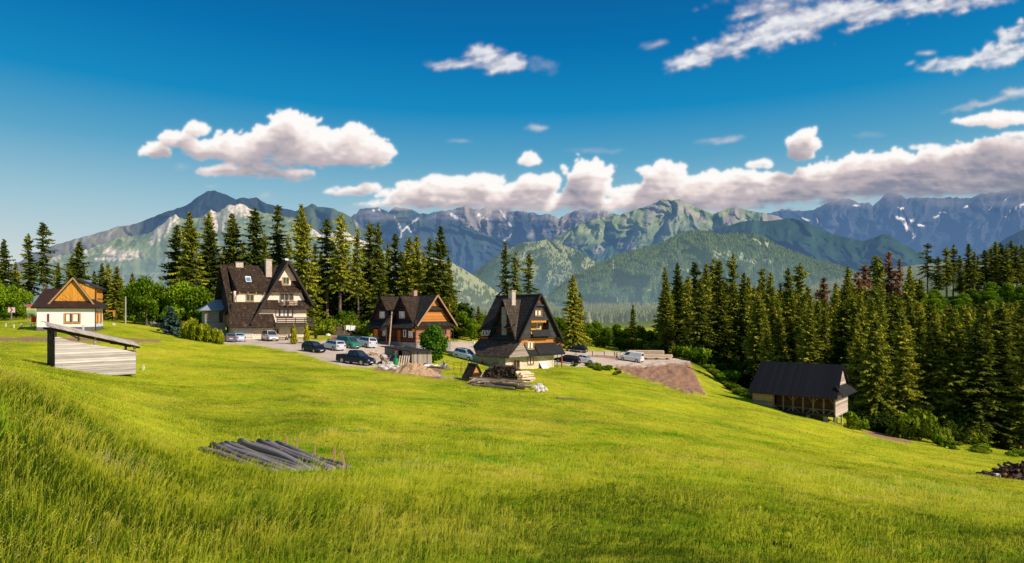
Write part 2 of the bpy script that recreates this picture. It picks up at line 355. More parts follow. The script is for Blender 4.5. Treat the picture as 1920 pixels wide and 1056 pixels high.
def build_ground():
    us = np.arange(-420, 2400, 3.0)
    v1 = np.exp(np.linspace(np.log(2.2), np.log(200), 430)); v2 = np.exp(np.linspace(np.log(200), np.log(9500), 150))[1:]
    Ds = np.concatenate([v1, v2]); nu, nv = len(us), len(Ds)
    PX, DD = np.meshgrid(us, Ds); X = (PX-960)/F*DD; Z = gz(X, DD); PY = HY-Z/DD*F
    near = DD < 260
    nz = fbm(X/2.2, DD/2.2, 3, 21)*5
    g = np.full(PX.shape, -1.0)
    sd = zone_sd(PX, PY); gravel = np.zeros(PX.shape); dirt = np.zeros(PX.shape)
    for n, s in sd.items():
        m = sstep(2.2, -2.2, s+nz*(1.0 if n != 'dirt_mound' else 1.7))*((DD < 200) & (DD > 50))
        if n in GRAVEL: gravel = np.maximum(gravel, m)
        else: dirt = np.maximum(dirt, m)
    # the mound is rough
    Z = Z+dirt*(ridged(X/3.2, DD/3.2, 4, 31)*.55+fbm(X/1.1, DD/1.1, 3, 32)*.35)*(sd['dirt_mound'] < 3)
    forest = sstep(0, 1, (DD-420)/200)*sstep(-.35, .1, fbm(X/420, DD/420, 3, 51)+.12)
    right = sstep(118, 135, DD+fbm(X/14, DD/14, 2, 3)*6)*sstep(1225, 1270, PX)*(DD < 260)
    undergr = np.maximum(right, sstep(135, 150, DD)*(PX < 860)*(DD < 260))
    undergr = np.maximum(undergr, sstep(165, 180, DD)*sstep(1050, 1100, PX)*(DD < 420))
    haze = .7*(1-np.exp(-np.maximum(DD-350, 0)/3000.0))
    V = np.stack([X, DD, Z], -1).reshape(-1, 3)
    idx = np.arange(nu*nv).reshape(nv, nu)
    Fc = np.stack([idx[:-1, :-1], idx[:-1, 1:], idx[1:, 1:], idx[1:, :-1]], -1).reshape(-1, 4)
    cc = lambda a: .25*(a[:-1, :-1]+a[:-1, 1:]+a[1:, 1:]+a[1:, :-1])
    owner = np.zeros(cc(DD).shape, int); order = list(sd)
    for i, n in enumerate(order):
        m = (cc(sd[n]+nz*(1.0 if n != 'dirt_mound' else 1.7)) < 0) & (cc(DD) < 200) & (cc(DD) > 50); owner[m] = i+1
    owner = owner.ravel()
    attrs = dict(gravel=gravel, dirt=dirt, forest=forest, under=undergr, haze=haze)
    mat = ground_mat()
    for i, n in enumerate(['meadow']+order):
        fs = Fc[owner == i]
        if not len(fs): continue
        used, inv = np.unique(fs, return_inverse=True)
        o = np_mesh(n, V[used], inv.reshape(fs.shape), mat, smooth=True, attrs={k: ('FLOAT', 'POINT', a.ravel()[used]) for k, a in attrs.items()})
        tag(o, kind='structure')
def meadow_patches(t, v):
    """where the meadow runs to tan seed heads and where it stays lush green"""
    mp = t.n('Mapping'); mp.inputs['Scale'].default_value = (.8, 1.15, .3); t.l(v, mp.inputs[0]); a = t.noise(mp.outputs[0], .16, 5, .62, .6); b = t.noise(mp.outputs[0], .23, 6, .66, .9); c = t.noise(mp.outputs[0], 1.1, 4, .6)
    tan = t.rng(t.math('ADD', a, t.math('MULTIPLY', t.math('SUBTRACT', c, .5), .4)), .48, .70); b2 = t.math('ADD', b, t.math('MULTIPLY', t.math('SUBTRACT', c, .5), -.5))
    return t.math('MULTIPLY', tan, .75), t.math('MULTIPLY', t.rng(b2, .53, .66), .9)
def ground_mat():
    t = NT('ground'); v = t.coord('Object')
    n1 = t.noise(v, .22, 5, .6); n2 = t.noise(v, 1.6, 5, .7); n3 = t.noise(v, 14, 4, .7); n0 = t.noise(v, .045, 3, .5)
    f = t.math('ADD', t.math('MULTIPLY', n1, .45), t.math('ADD', t.math('MULTIPLY', n2, .3), t.math('MULTIPLY', n0, .35)))
    cr = t.n('ValToRGB'); t.l(t.rng(f, .38, .74), cr.inputs[0])
    for i, (p, c) in enumerate(((0, (.14, .20, .012)), (.36, (.43, .46, .022)), (.70, (.71, .65, .036)), (1, (.68, .60, .05)))):
        e = cr.color_ramp.elements[i] if i < 2 else cr.color_ramp.elements.new(p)
        e.position = p; e.color = (*c, 1)
    grass = t.mix(t.math('MULTIPLY', t.rng(n3, .3, .7, 1, 0), .45), cr.outputs[0], (.08, .14, .006))
    tan, lush = meadow_patches(t, v); grass = t.mix(tan, grass, t.mix(1.0, grass, (1.10, .90, 2.2), 'MULTIPLY')); grass = t.mix(lush, grass, t.mix(1.0, grass, (.52, .85, .6), 'MULTIPLY'))
    ng = t.noise(v, 5, 6, .8); gravel = t.mix(t.rng(ng, .3, .7), (.52, .40, .31), (.84, .68, .56))
    gravel = t.mix(t.math('MULTIPLY', t.rng(n1, .5, .7), .5), gravel, (.40, .26, .17))
    nd = t.noise(v, 3, 6, .8); dirt = t.mix(t.rng(nd, .3, .7), (.15, .075, .045), (.56, .33, .22))
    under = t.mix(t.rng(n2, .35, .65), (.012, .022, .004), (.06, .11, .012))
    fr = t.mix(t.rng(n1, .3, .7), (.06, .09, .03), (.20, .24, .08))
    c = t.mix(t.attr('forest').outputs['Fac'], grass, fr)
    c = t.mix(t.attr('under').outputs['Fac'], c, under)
    c = t.mix(t.attr('dirt').outputs['Fac'], c, dirt); c = t.mix(t.attr('gravel').outputs['Fac'], c, gravel)
    h = t.math('ADD', n3, t.math('MULTIPLY', nd, .8))
    d = t.n('BsdfDiffuse'); t.l(c, d.inputs[0]); t.l(t.bump(h, .5, .12), d.inputs['Normal'])
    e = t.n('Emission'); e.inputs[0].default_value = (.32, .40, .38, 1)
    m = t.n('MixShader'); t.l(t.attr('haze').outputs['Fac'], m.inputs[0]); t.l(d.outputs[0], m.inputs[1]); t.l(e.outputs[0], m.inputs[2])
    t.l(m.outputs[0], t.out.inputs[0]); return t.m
build_ground()

# ---------------------------------------------------------------- mountains; cloud shadow and sunlit patches put into their colours
def range_grid(sil, base, Dn, Df, amp, lam, seed, x0=None, x1=None, step=2.5, nv=90, crag=1.0, zz=0.0, vs=1.0):
    sx_, sy_ = zip(*sil); x0 = sx_[0] if x0 is None else x0; x1 = sx_[-1] if x1 is None else x1
    u = np.arange(x0, x1, step); S = np.interp(u, sx_, sy_); B = np.interp(u, *zip(*base))
    S = S+crag*fbm(u/11, u*0+seed, 4, seed)*2.4
    B = np.maximum(B, S+3)
    v = np.linspace(0, 1, nv)[:, None]; PX = np.broadcast_to(u, (nv, len(u)))
    PY = B+(S-B)*v**.9
    wx = fbm(PX/lam*.9, v*2.2+0*PX, 3, seed+40)*.8
    q = PX/lam+wx+(v-.5)*zz
    sp = ridged(q, v*vs+0*PX, 5, seed, .55); sm = fbm(PX/lam*2.4+wx*.6, v*2.3+0*PX, 7, seed+7, .58); s2 = fbm(PX/lam*2.4+wx*.6, v*2.3+0*PX, 5, seed+7, .5)
    env = .35+.65*np.sin(np.pi*np.clip(v*.9+.05, 0, 1))
    D = Dn+(Df-Dn)*v**1.15-(sp*amp+s2*amp*.30)*env
    return PX, PY, D, sp, sm, np.broadcast_to(v, PX.shape)
def range_build(name, g, col, haze, mat, label=None, cat=None):
    PX, PY, D, sp, sm, v = g; nv, nu = PX.shape
    X = (PX-960)/F*D; Z = (HY-PY)/F*D; V = np.stack([X, D, Z], -1).reshape(-1, 3)
    idx = np.arange(nu*nv).reshape(nv, nu); Fc = np.stack([idx[:-1, :-1], idx[:-1, 1:], idx[1:, 1:], idx[1:, :-1]], -1).reshape(-1, 4)
    # far side of the crest
    top = V.reshape(nv, nu, 3)[-1]; back = top.copy(); back[:, 1] += D[-1]*.12; back[:, 2] -= D[-1]*.06
    b0 = len(V); V = np.concatenate([V, back]); k = np.arange(nu-1)
    Fb = np.stack([idx[-1, :-1], idx[-1, 1:], b0+k+1, b0+k], -1); Fc = np.concatenate([Fc, Fb])
    C = np.concatenate([np.concatenate([col, np.ones(col.shape[:2]+(1,))], -1).reshape(-1, 4), np.tile([.1, .1, .1, 1], (nu, 1))])
    H = np.concatenate([np.broadcast_to(haze, PX.shape).ravel(), np.full(nu, .3)])
    o = np_mesh(name, V, Fc, mat, smooth=True, attrs={'col': ('FLOAT_COLOR', 'POINT', C), 'haze': ('FLOAT', 'POINT', H)})
    tag(o, kind='structure'); return o
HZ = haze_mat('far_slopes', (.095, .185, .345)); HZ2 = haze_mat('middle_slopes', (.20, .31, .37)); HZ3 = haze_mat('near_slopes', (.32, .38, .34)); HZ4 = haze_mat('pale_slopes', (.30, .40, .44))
GREEN = np.array([.13, .165, .065]); PALE = np.array([.36, .37, .19]); FOR = np.array([.035, .075, .035]); ROCK = np.array([.42, .36, .32]); LIME = np.array([.70, .57, .49]); SNOW = np.array([.80, .76, .78])
def strokes(PX, PY, ls, nz, seed=3):
    m = np.zeros(PX.shape); w = fbm(PX/6, PY/5, 5, seed, .7)*nz*1.35
    for pts, wd in ls:
        m = np.maximum(m, sstep(wd*1.15, wd*.2, seg_dist(PX, PY, pts)+w*wd))
    return m
# far craggy range on the right
g = range_grid([(1380, 420), (1449, 397), (1467, 392), (1502, 395), (1523, 394), (1552, 381), (1573, 376), (1591, 371), (1612, 381), (1624, 379), (1637, 385), (1661, 364), (1672, 360), (1700, 371), (1750, 371), (1803, 371), (1821, 372), (1835, 365), (1863, 360), (1895, 357), (1920, 354), (2100, 345), (2400, 380)], [(1380, 520), (2400, 500)], 13500, 17500, 1500, 62, 3, crag=2.0, nv=110, step=2)
PX, PY, D, sp, sm, v = g
c = mixc(np.array([.07, .10, .14]), np.array([.20, .20, .24]), sstep(-.1, .6, sm+sp*.3)); c = mixc(c, FOR, sstep(.35, .1, v))
snow = strokes(PX, PY, [([(1686, 391), (1695, 391)], 3), ([(1682, 408), (1700, 413), (1714, 415)], 4), ([(1717, 423), (1731, 423)], 4), ([(1698, 421), (1703, 435), (1712, 444)], 5), ([(1752, 407), (1760, 405)], 3), ([(1763, 399), (1772, 398)], 2.4), ([(1856, 391), (1872, 394)], 4), ([(1896, 397), (1906, 390), (1920, 382)], 4), ([(1884, 408), (1898, 400)], 2.5), ([(1505, 410), (1516, 414)], 3), ([(1532, 412), (1540, 426)], 3), ([(1600, 385), (1612, 386)], 2), ([(1810, 388), (1813, 387)], 3), ([(1882, 377), (1888, 372)], 2)], .9)
c = mixc(c, SNOW, snow)
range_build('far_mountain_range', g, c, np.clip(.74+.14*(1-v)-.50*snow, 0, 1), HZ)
# central craggy range
g = range_grid([(600, 425), (640, 415), (660, 407), (677, 392), (700, 388), (720, 392), (728, 397), (740, 389), (773, 392), (787, 402), (807, 400), (853, 392), (873, 386), (888, 393), (927, 386), (937, 386), (957, 395), (997, 398), (1010, 403), (1030, 402), (1047, 410), (1073, 397), (1093, 391), (1107, 398), (1120, 390), (1140, 397), (1160, 403), (1230, 430)], [(600, 530), (1230, 510)], 11500, 15500, 1500, 48, 8, crag=2.2, nv=110, step=2)
PX, PY, D, sp, sm, v = g
rockm = sstep(.0, .5, sm+.35*sp+.25*np.sin(PX/23.))*sstep(455, 430, PY)*sstep(800, 860, PX)
c = mixc(np.array([.08, .11, .15]), ROCK*.85, rockm)
c = mixc(c, LIME*.85, sstep(.25, .6, sm+.2)*rockm*.8)
snow = strokes(PX, PY, [([(846, 402), (858, 410)], 4), ([(936, 392), (958, 425)], 2.2), ([(898, 402), (910, 410)], 5), ([(700, 395), (712, 393)], 3), ([(960, 440), (945, 452)], 3)], .9)
c = mixc(c, SNOW, snow)
range_build('central_mountain_range', g, c, np.clip(.54+.2*(1-v)-.34*snow-.10*rockm, 0, 1), HZ)
# blue spur in front of it
g = range_grid([(640, 470), (670, 440), (700, 420), (735, 399), (745, 392), (770, 394), (790, 408), (815, 420), (832, 411), (850, 414), (880, 428), (945, 452), (1000, 480), (1040, 500)], [(640, 560), (1040, 550)], 9500, 12500, 1000, 55, 15, crag=1.0, nv=80)
PX, PY, D, sp, sm, v = g
c = mixc(np.array([.05, .09, .11]), np.array([.12, .17, .13]), sstep(-.2, .5, sm))
sn = strokes(PX, PY, [([(739, 407), (748, 421), (753, 434)], 1.3), ([(784, 410), (764, 424), (753, 436)], 1.7), ([(764, 426), (770, 434), (780, 432)], 2.4), ([(753, 436), (751, 446)], 1.6)], 1.0)
c = mixc(c, SNOW, sn)
range_build('blue_mountain_spur', g, c, np.clip(.50+.32*(1-v)-.34*sn, 0, 1), HZ)
# left massif: high peak, cloud shadow put into its dark colour
g = range_grid([(20, 500), (60, 478), (100, 460), (140, 449), (183, 437), (215, 427), (261, 418), (285, 408), (308, 398), (346, 387), (370, 370), (388, 359), (402, 357), (424, 365), (442, 374), (458, 370), (467, 373), (480, 370), (499, 381), (533, 391), (555, 396), (570, 390), (586, 382), (596, 388), (624, 391), (649, 402), (664, 412), (674, 421), (700, 440), (740, 465), (790, 500), (850, 530)], [(20, 580), (850, 575)], 6500, 9500, 750, 70, 24, crag=.8, nv=100, zz=1.2)
PX, PY, D, sp, sm, v = g
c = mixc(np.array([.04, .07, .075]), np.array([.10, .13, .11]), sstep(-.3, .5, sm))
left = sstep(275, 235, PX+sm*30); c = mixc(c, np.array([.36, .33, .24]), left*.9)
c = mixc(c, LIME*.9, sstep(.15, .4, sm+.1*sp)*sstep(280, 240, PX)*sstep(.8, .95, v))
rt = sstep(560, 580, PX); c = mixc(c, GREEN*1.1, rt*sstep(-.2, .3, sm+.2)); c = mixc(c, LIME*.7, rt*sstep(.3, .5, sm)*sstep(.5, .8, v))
range_build('shaded_summit_mountain', g, c*(.62+.4*np.maximum(left, rt))[..., None], .46+.26*(1-v)**1.2-.08*left, HZ)
# limestone ridge before it
g = range_grid([(20, 520), (70, 492), (100, 482), (140, 473), (200, 456), (227, 444), (255, 441), (283, 436), (299, 424), (317, 409), (330, 401), (335, 407), (346, 412), (380, 407), (396, 393), (411, 398), (427, 385), (440, 386), (452, 382), (467, 391), (496, 399), (549, 408), (575, 420), (600, 440), (640, 430), (680, 452), (740, 480), (800, 500), (900, 560)], [(20, 585), (900, 580)], 4800, 7300, 560, 60, 33, crag=1.8, nv=120, zz=-1.0, step=2)
PX, PY, D, sp, sm, v = g
SY = PY[-1][None, :]
c = mixc(FOR*1.6, GREEN*1.7, sstep(-.1, .35, sm+.25*sp)*sstep(.15, .5, v))
c = mixc(c, PALE*.9, sstep(.55, .85, v)*sstep(-.1, .4, fbm(PX/30, PY/14, 3, 70)))
lm = strokes(PX, PY, [([(330, 405), (318, 418), (302, 432), (296, 440)], 11), ([(318, 418), (290, 446), (284, 455)], 7), ([(396, 398), (408, 410), (402, 420)], 15), ([(427, 390), (452, 388), (466, 396)], 15), ([(440, 396), (420, 412), (411, 426)], 9), ([(205, 445), (170, 462), (160, 475)], 6), ([(100, 478), (112, 474), (98, 486)], 9), ([(200, 470), (230, 480), (260, 476)], 9), ([(590, 425), (640, 440), (680, 455)], 16), ([(600, 440), (640, 460)], 10), ([(180, 486), (240, 485)], 4)], 1.5)
lm = lm*sstep(-.6, .15, sm+.35*sp+.15)
c = mixc(c, LIME*1.15, lm)
pk = sstep(.05, .4, fbm(PX/28, PY/9, 4, 72)+.15*sm)*sstep(.75, .3, v); c = mixc(c, np.array([.62, .50, .46]), pk*.55)
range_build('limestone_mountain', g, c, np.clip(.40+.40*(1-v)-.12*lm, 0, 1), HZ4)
# big grassy mountain right of centre
g = range_grid([(980, 480), (1037, 449), (1073, 427), (1107, 413), (1133, 407), (1160, 403), (1190, 394), (1220, 384), (1232, 378), (1240, 374), (1258, 376), (1275, 373), (1293, 383), (1318, 394), (1336, 401), (1360, 394), (1378, 388), (1399, 394), (1438, 401), (1460, 406), (1500, 430), (1560, 470)], [(980, 540), (1560, 540)], 7000, 10500, 1350, 75, 44, crag=1.2, nv=110, zz=1.0, step=2)
PX, PY, D, sp, sm, v = g
c = mixc(FOR*1.4, GREEN*1.9, sstep(-.25, .3, sm+.5*(v-.4)))
c = mixc(c, PALE*1.15, sstep(.45, .9, v)*sstep(-.15, .35, fbm(PX/22, PY/12, 4, 81)))
c = mixc(c, ROCK*.8, sstep(.0, .4, sm+sp*.3-.05)*sstep(.5, .85, v)*sstep(1180, 1240, PX))
rk = strokes(PX, PY, [([(1228, 385), (1232, 396), (1246, 408)], 6), ([(1290, 396), (1320, 412)], 7), ([(1375, 394), (1382, 404)], 5), ([(1165, 458), (1185, 466)], 9), ([(1120, 470), (1128, 465)], 7), ([(1190, 425), (1198, 432)], 4), ([(1240, 380), (1290, 395)], 4)], 1.4)
c = mixc(c, LIME*.65, rk*sstep(-.5, .3, sm+.2))
range_build('grassy_mountain', g, c*1.2, .42+.32*(1-v), HZ)
# dark forested ridge
g = range_grid([(1180, 520), (1240, 470), (1297, 440), (1346, 430), (1382, 418), (1406, 413), (1438, 415), (1467, 411), (1488, 409), (1513, 417), (1545, 433), (1576, 443), (1619, 452), (1637, 447), (1651, 440), (1668, 439), (1679, 450), (1700, 461), (1718, 472), (1743, 482), (1800, 505), (1900, 530)], [(1180, 575), (1900, 560)], 5500, 7600, 600, 90, 52, crag=.6, nv=90, zz=.8)
gd = g; PX, PY, D, sp, sm, v = g
c = mixc(FOR*.7, FOR*1.5, sstep(-.3, .4, sm)); c = mixc(c, GREEN*1.2, strokes(PX, PY, [([(1420, 497), (1470, 492)], 12), ([(1290, 470), (1330, 500)], 8)], 1.))
range_build('dark_forest_ridge', g, c, .42+.24*(1-v), HZ)
g = range_grid([(1820, 500), (1850, 470), (1885, 447), (1920, 430), (2000, 410), (2300, 440)], [(1820, 540), (2300, 540)], 5200, 6800, 400, 90, 57, crag=.6, nv=50)
PX, PY, D, sp, sm, v = g
range_build('distant_hill', g, mixc(FOR*.6, FOR, sstep(-.3, .4, sm)), .52+0*v, HZ)
# nearer green hills
g = range_grid([(820, 570), (860, 540), (888, 515), (923, 487), (960, 463), (983, 455), (1005, 453), (1027, 449), (1050, 457), (1083, 470), (1120, 493), (1160, 515), (1220, 545)], [(820, 585), (1220, 575)], 3800, 5600, 620, 80, 63, crag=.6, nv=90, zz=-1.0)
g6 = g; PX, PY, D, sp, sm, v = g
f6 = np.maximum(sstep(.0, -.25, sm+.2*sp-.05+.0*v), sstep(.35, .1, v)); f6 = np.maximum(f6, sstep(940, 900, PX))
c = mixc(PALE*.95, FOR*1.5, f6); range_build('green_hill', g, c, .34+.28*(1-v), HZ2)
g = range_grid([(1020, 562), (1060, 530), (1080, 517), (1123, 497), (1160, 480), (1220, 463), (1240, 458), (1275, 440), (1297, 435), (1328, 436), (1346, 443), (1378, 441), (1410, 440), (1431, 447), (1459, 463), (1488, 475), (1541, 493), (1576, 502), (1630, 520), (1720, 545)], [(1020, 590), (1720, 582)], 2500, 4300, 760, 75, 71, crag=.5, nv=120, zz=.9)
g7 = g; PX, PY, D, sp, sm, v = g
cl = strokes(PX, PY, [([(1340, 478), (1400, 490), (1440, 497)], 12), ([(1395, 446), (1440, 462)], 9), ([(1250, 500), (1330, 515)], 5), ([(1280, 478), (1370, 486)], 4)], 1.1)
f7 = 1-np.clip(cl+sstep(.22, .45, fbm(PX/26, PY/10, 4, 91)), 0, 1)  # forest mask; its pale gaps are clearings and painted sunlit patches
c = mixc(PALE*1.0, FOR*1.1, f7); range_build('forested_hill', g, c*1.2, .30+.26*(1-v), HZ2)
g = range_grid([(560, 520), (700, 495), (760, 482), (810, 482), (850, 494), (873, 507), (893, 520), (917, 537), (950, 560)], [(560, 590), (950, 590)], 2200, 3400, 260, 60, 78, crag=.5, nv=70)
g8 = g; PX, PY, D, sp, sm, v = g
f8 = sstep(.15, .4, fbm(PX/18, PY/9, 4, 96)-.15+.4*(1-v)); c = mixc(PALE*1.1, FOR*1.6, f8); range_build('pale_meadow_hill', g, c, .38+.2*(1-v), HZ3)

# far-off woods: thousands of small conifers as stuff
def cone_field(name, pts, hts, tones, haze, mat, cols, seed=1):
    rng = np.random.default_rng(seed); n = len(pts); k = 5
    ang = np.arange(k)*2*np.pi/k; T = [[0, 0, 1.0]]+[[.17*np.cos(a), .17*np.sin(a), .42] for a in ang]+[[0, 0, .72]]+[[.25*np.cos(a+.6), .25*np.sin(a+.6), 0.0] for a in ang]
    T = np.array(T); Ft = [[0, 1+i, 1+(i+1) % k] for i in range(k)]+[[6, 7+i, 7+(i+1) % k] for i in range(k)]; Ft = np.array(Ft)
    rot = rng.uniform(0, 6.28, n); cr, sr = np.cos(rot)[:, None], np.sin(rot)[:, None]; s = hts[:, None]; wd = s*rng.uniform(.75, 1.25, (n, 1))
    X = (T[:, 0]*cr-T[:, 1]*sr)*wd; Y = (T[:, 0]*sr+T[:, 1]*cr)*wd; Z = T[:, 2]*s
    V = np.stack([X+pts[:, 0:1], Y+pts[:, 1:2], Z+pts[:, 2:3]-.5], -1).reshape(-1, 3)
    Fc = (Ft[None]+(np.arange(n)*len(T))[:, None, None]).reshape(-1, 3)
    C = np.repeat(mixc(cols[0], cols[1], tones), len(T), 0); C = np.concatenate([C, np.ones((len(C), 1))], 1)
    H = np.repeat(haze, len(T))
    return np_mesh(name, V, Fc, mat, attrs={'col': ('FLOAT_COLOR', 'POINT', C), 'haze': ('FLOAT', 'POINT', H)})
def grid_sample(g, mask, n, seed, vmin=0):
    PX, PY, D, sp, sm, v = g; rng = np.random.default_rng(seed); nv, nu = PX.shape
    i = rng.uniform(0, nv-1.001, n*2); j = rng.uniform(0, nu-1.001, n*2); i0 = i.astype(int); j0 = j.astype(int)
    keep = (rng.uniform(0, 1, n*2) < mask[i0, j0]) & (v[i0, j0] > vmin); i, j, i0, j0 = i[keep][:n], j[keep][:n], i0[keep][:n], j0[keep][:n]
    fi, fj = i-i0, j-j0
    bl = lambda a: (a[i0, j0]*(1-fi)*(1-fj)+a[i0+1, j0]*fi*(1-fj)+a[i0, j0+1]*(1-fi)*fj+a[i0+1, j0+1]*fi*fj)
    px, py, d = bl(PX), bl(PY), bl(D); return np.stack([(px-960)/F*d, d, (HY-py)/F*d], -1), bl(v)
def far_wood(name, g, mask, n, seed, h0, mat, ht=(13, 24), lab=None, cols=((.025, .055, .02), (.10, .15, .05))):
    P, vv = grid_sample(g, mask, n, seed); rng = np.random.default_rng(seed+1)
    o = cone_field(name, P, rng.uniform(*ht, len(P)), np.clip(rng.normal(.4, .28, len(P)), 0, 1), h0[0]+h0[1]*(1-vv), mat, (np.array(cols[0]), np.array(cols[1])), seed)
    tag(o, lab, 'forest', kind='stuff')
far_wood('hill_forest', g7, f7*.97+.01, 56000, 1, (.30, .26), HZ2, cols=((.03, .06, .02), (.24, .30, .09)), lab='spruce forest covering the wide hill right of centre below the grassy mountain')
far_wood('hill_forest', g6, f6*.9+.1, 20000, 2, (.34, .28), HZ2, lab='spruce forest on the flanks of the green rounded hill at the centre')
far_wood('hill_forest', g8, f8*.9+.03, 6000, 3, (.38, .2), HZ3, lab='scattered spruces on the pale meadow hill behind the brown house')
def valley_wood():
    rng = np.random.default_rng(77); n = 120000
    D = np.exp(rng.uniform(np.log(900), np.log(4200), n)); px = rng.uniform(-150, 2150, n); x = (px-960)/F*D
    m = fbm(x/420, D/420, 3, 51)+.12; keep = rng.uniform(0, 1, n) < np.clip(sstep(-.35, .1, m), .03, 1); keep &= ~((px > 1050) & (px < 1180) & (D < 560))
    D, x, px = D[keep], x[keep], px[keep]; P = np.stack([x, D, gz(x, D)], -1)
    tone = np.clip(rng.normal(.42, .28, len(D))+fbm(x/90, D/90, 2, 5)*.4, 0, 1)
    haze = .22+.5*(1-np.exp(-np.maximum(D-250, 0)/3000.0))
    o = cone_field('valley_forest', P, rng.uniform(10, 19, len(D)), tone, haze, HZ3, (np.array([.05, .08, .035]), np.array([.34, .34, .17])), 9)
    tag(o, 'spruce forest filling the valley floor between the houses and the hills', 'forest', kind='stuff')
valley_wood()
# ---------------------------------------------------------------- clouds: one far sheet of drifting cloud 11 km out
CB = []   # cx, cy, rx, ry, rot, kind(0 cumulus 1 wisp), weight
def cu(*l): [CB.append((*b, 0.0, 0, 1.0)) for b in l]
def wi(*l): [CB.append(b) for b in l]
cu((545, 262, 62, 50), (505, 272, 60, 36), (598, 272, 62, 40), (662, 266, 40, 34), (690, 284, 52, 30), (440, 277, 62, 28), (388, 284, 45, 20), (716, 284, 26, 20), (560, 296, 150, 24), (650, 306, 80, 15), (540, 232, 40, 24))
cu((366, 244, 26, 17), (330, 262, 36, 20), (290, 286, 34, 18), (350, 268, 28, 14))
cu((420, 322, 58, 12), (472, 324, 60, 16), (545, 330, 50, 14), (440, 308, 26, 8))
cu((993, 301, 23, 15))
cu((650, 360, 50, 10), (692, 352, 26, 12), (800, 355, 70, 18), (820, 342, 44, 14), (870, 352, 60, 24), (760, 364, 60, 13), (1000, 350, 50, 22), (1028, 338, 26, 16), (1104, 330, 46, 34), (1115, 350, 50, 24), (950, 366, 90, 20), (900, 376, 210, 12), (1050, 376, 100, 18), (1110, 388, 130, 16), (980, 386, 180, 14), (820, 384, 160, 10), (1230, 386, 130, 18), (1340, 384, 150, 20), (1430, 388, 120, 14), (910, 340, 40, 16))
cu((1240, 328, 42, 29), (1262, 350, 70, 26), (1330, 340, 38, 22), (1392, 340, 66, 24), (1455, 346, 60, 20), (1300, 366, 140, 24), (1425, 308, 27, 12), (1566, 320, 60, 19), (1530, 334, 50, 22), (1506, 272, 37, 30), (1502, 290, 26, 16), (1200, 365, 70, 20))
cu((1700, 318, 170, 34), (1820, 305, 150, 34), (1905, 300, 120, 46), (1650, 348, 160, 24), (1810, 344, 190, 26), (1480, 370, 120, 20), (1600, 368, 170, 18), (1700, 360, 240, 24), (1880, 346, 180, 24), (1720, 370, 280, 17), (1900, 360, 200, 18), (1960, 330, 160, 50), (2100, 310, 150, 50))
cu((1846, 228, 62, 15), (1905, 222, 90, 14), (1915, 252, 40, 8), (1740, 276, 40, 8))
wi((905, 102, 44, 22, 0, 1, 1.1), (950, 118, 46, 20, 5, 1, 1.0), (855, 120, 66, 11, -3, 1, .9), (925, 125, 70, 14, 3, 1, .9))
wi((1320, 105, 90, 20, -14, 1, 1.), (1400, 75, 110, 36, -16, 1, 1.), (1500, 40, 130, 44, -12, 1, 1.), (1620, 22, 150, 32, -8, 1, 1.), (1760, 8, 150, 22, -6, 1, 1.), (1445, 20, 90, 26, -8, 1, .8), (1226, 84, 34, 10, -8, 1, .55), (1550, -40, 260, 40, -6, 1, .8))
wi((1810, 118, 100, 18, -4, 1, 1.1), (1885, 98, 80, 30, -14, 1, 1.1), (1930, 72, 60, 34, -10, 1, 1.1), (1738, 99, 24, 6, 0, 1, .7), (1706, 119, 16, 5, -20, 1, .7), (1990, 80, 90, 40, 0, 1, 1.1))
wi((1850, 192, 90, 9, -12, 1, .6), (1910, 172, 50, 12, -10, 1, .7), (1005, 241, 30, 7, 0, 1, .6), (860, 265, 30, 5, 5, 1, .45), (1345, 263, 60, 8, -6, 1, .5), (1120, 283, 80, 6, 0, 1, .35), (1630, 252, 40, 8, 0, 1, .3), (500, 366, 30, 12, 10, 1, .5), (345, 315, 26, 8, 0, 1, .4), (1020, 122, 40, 18, 10, 1, .35), (400, 350, 18, 4, 0, 1, .4))
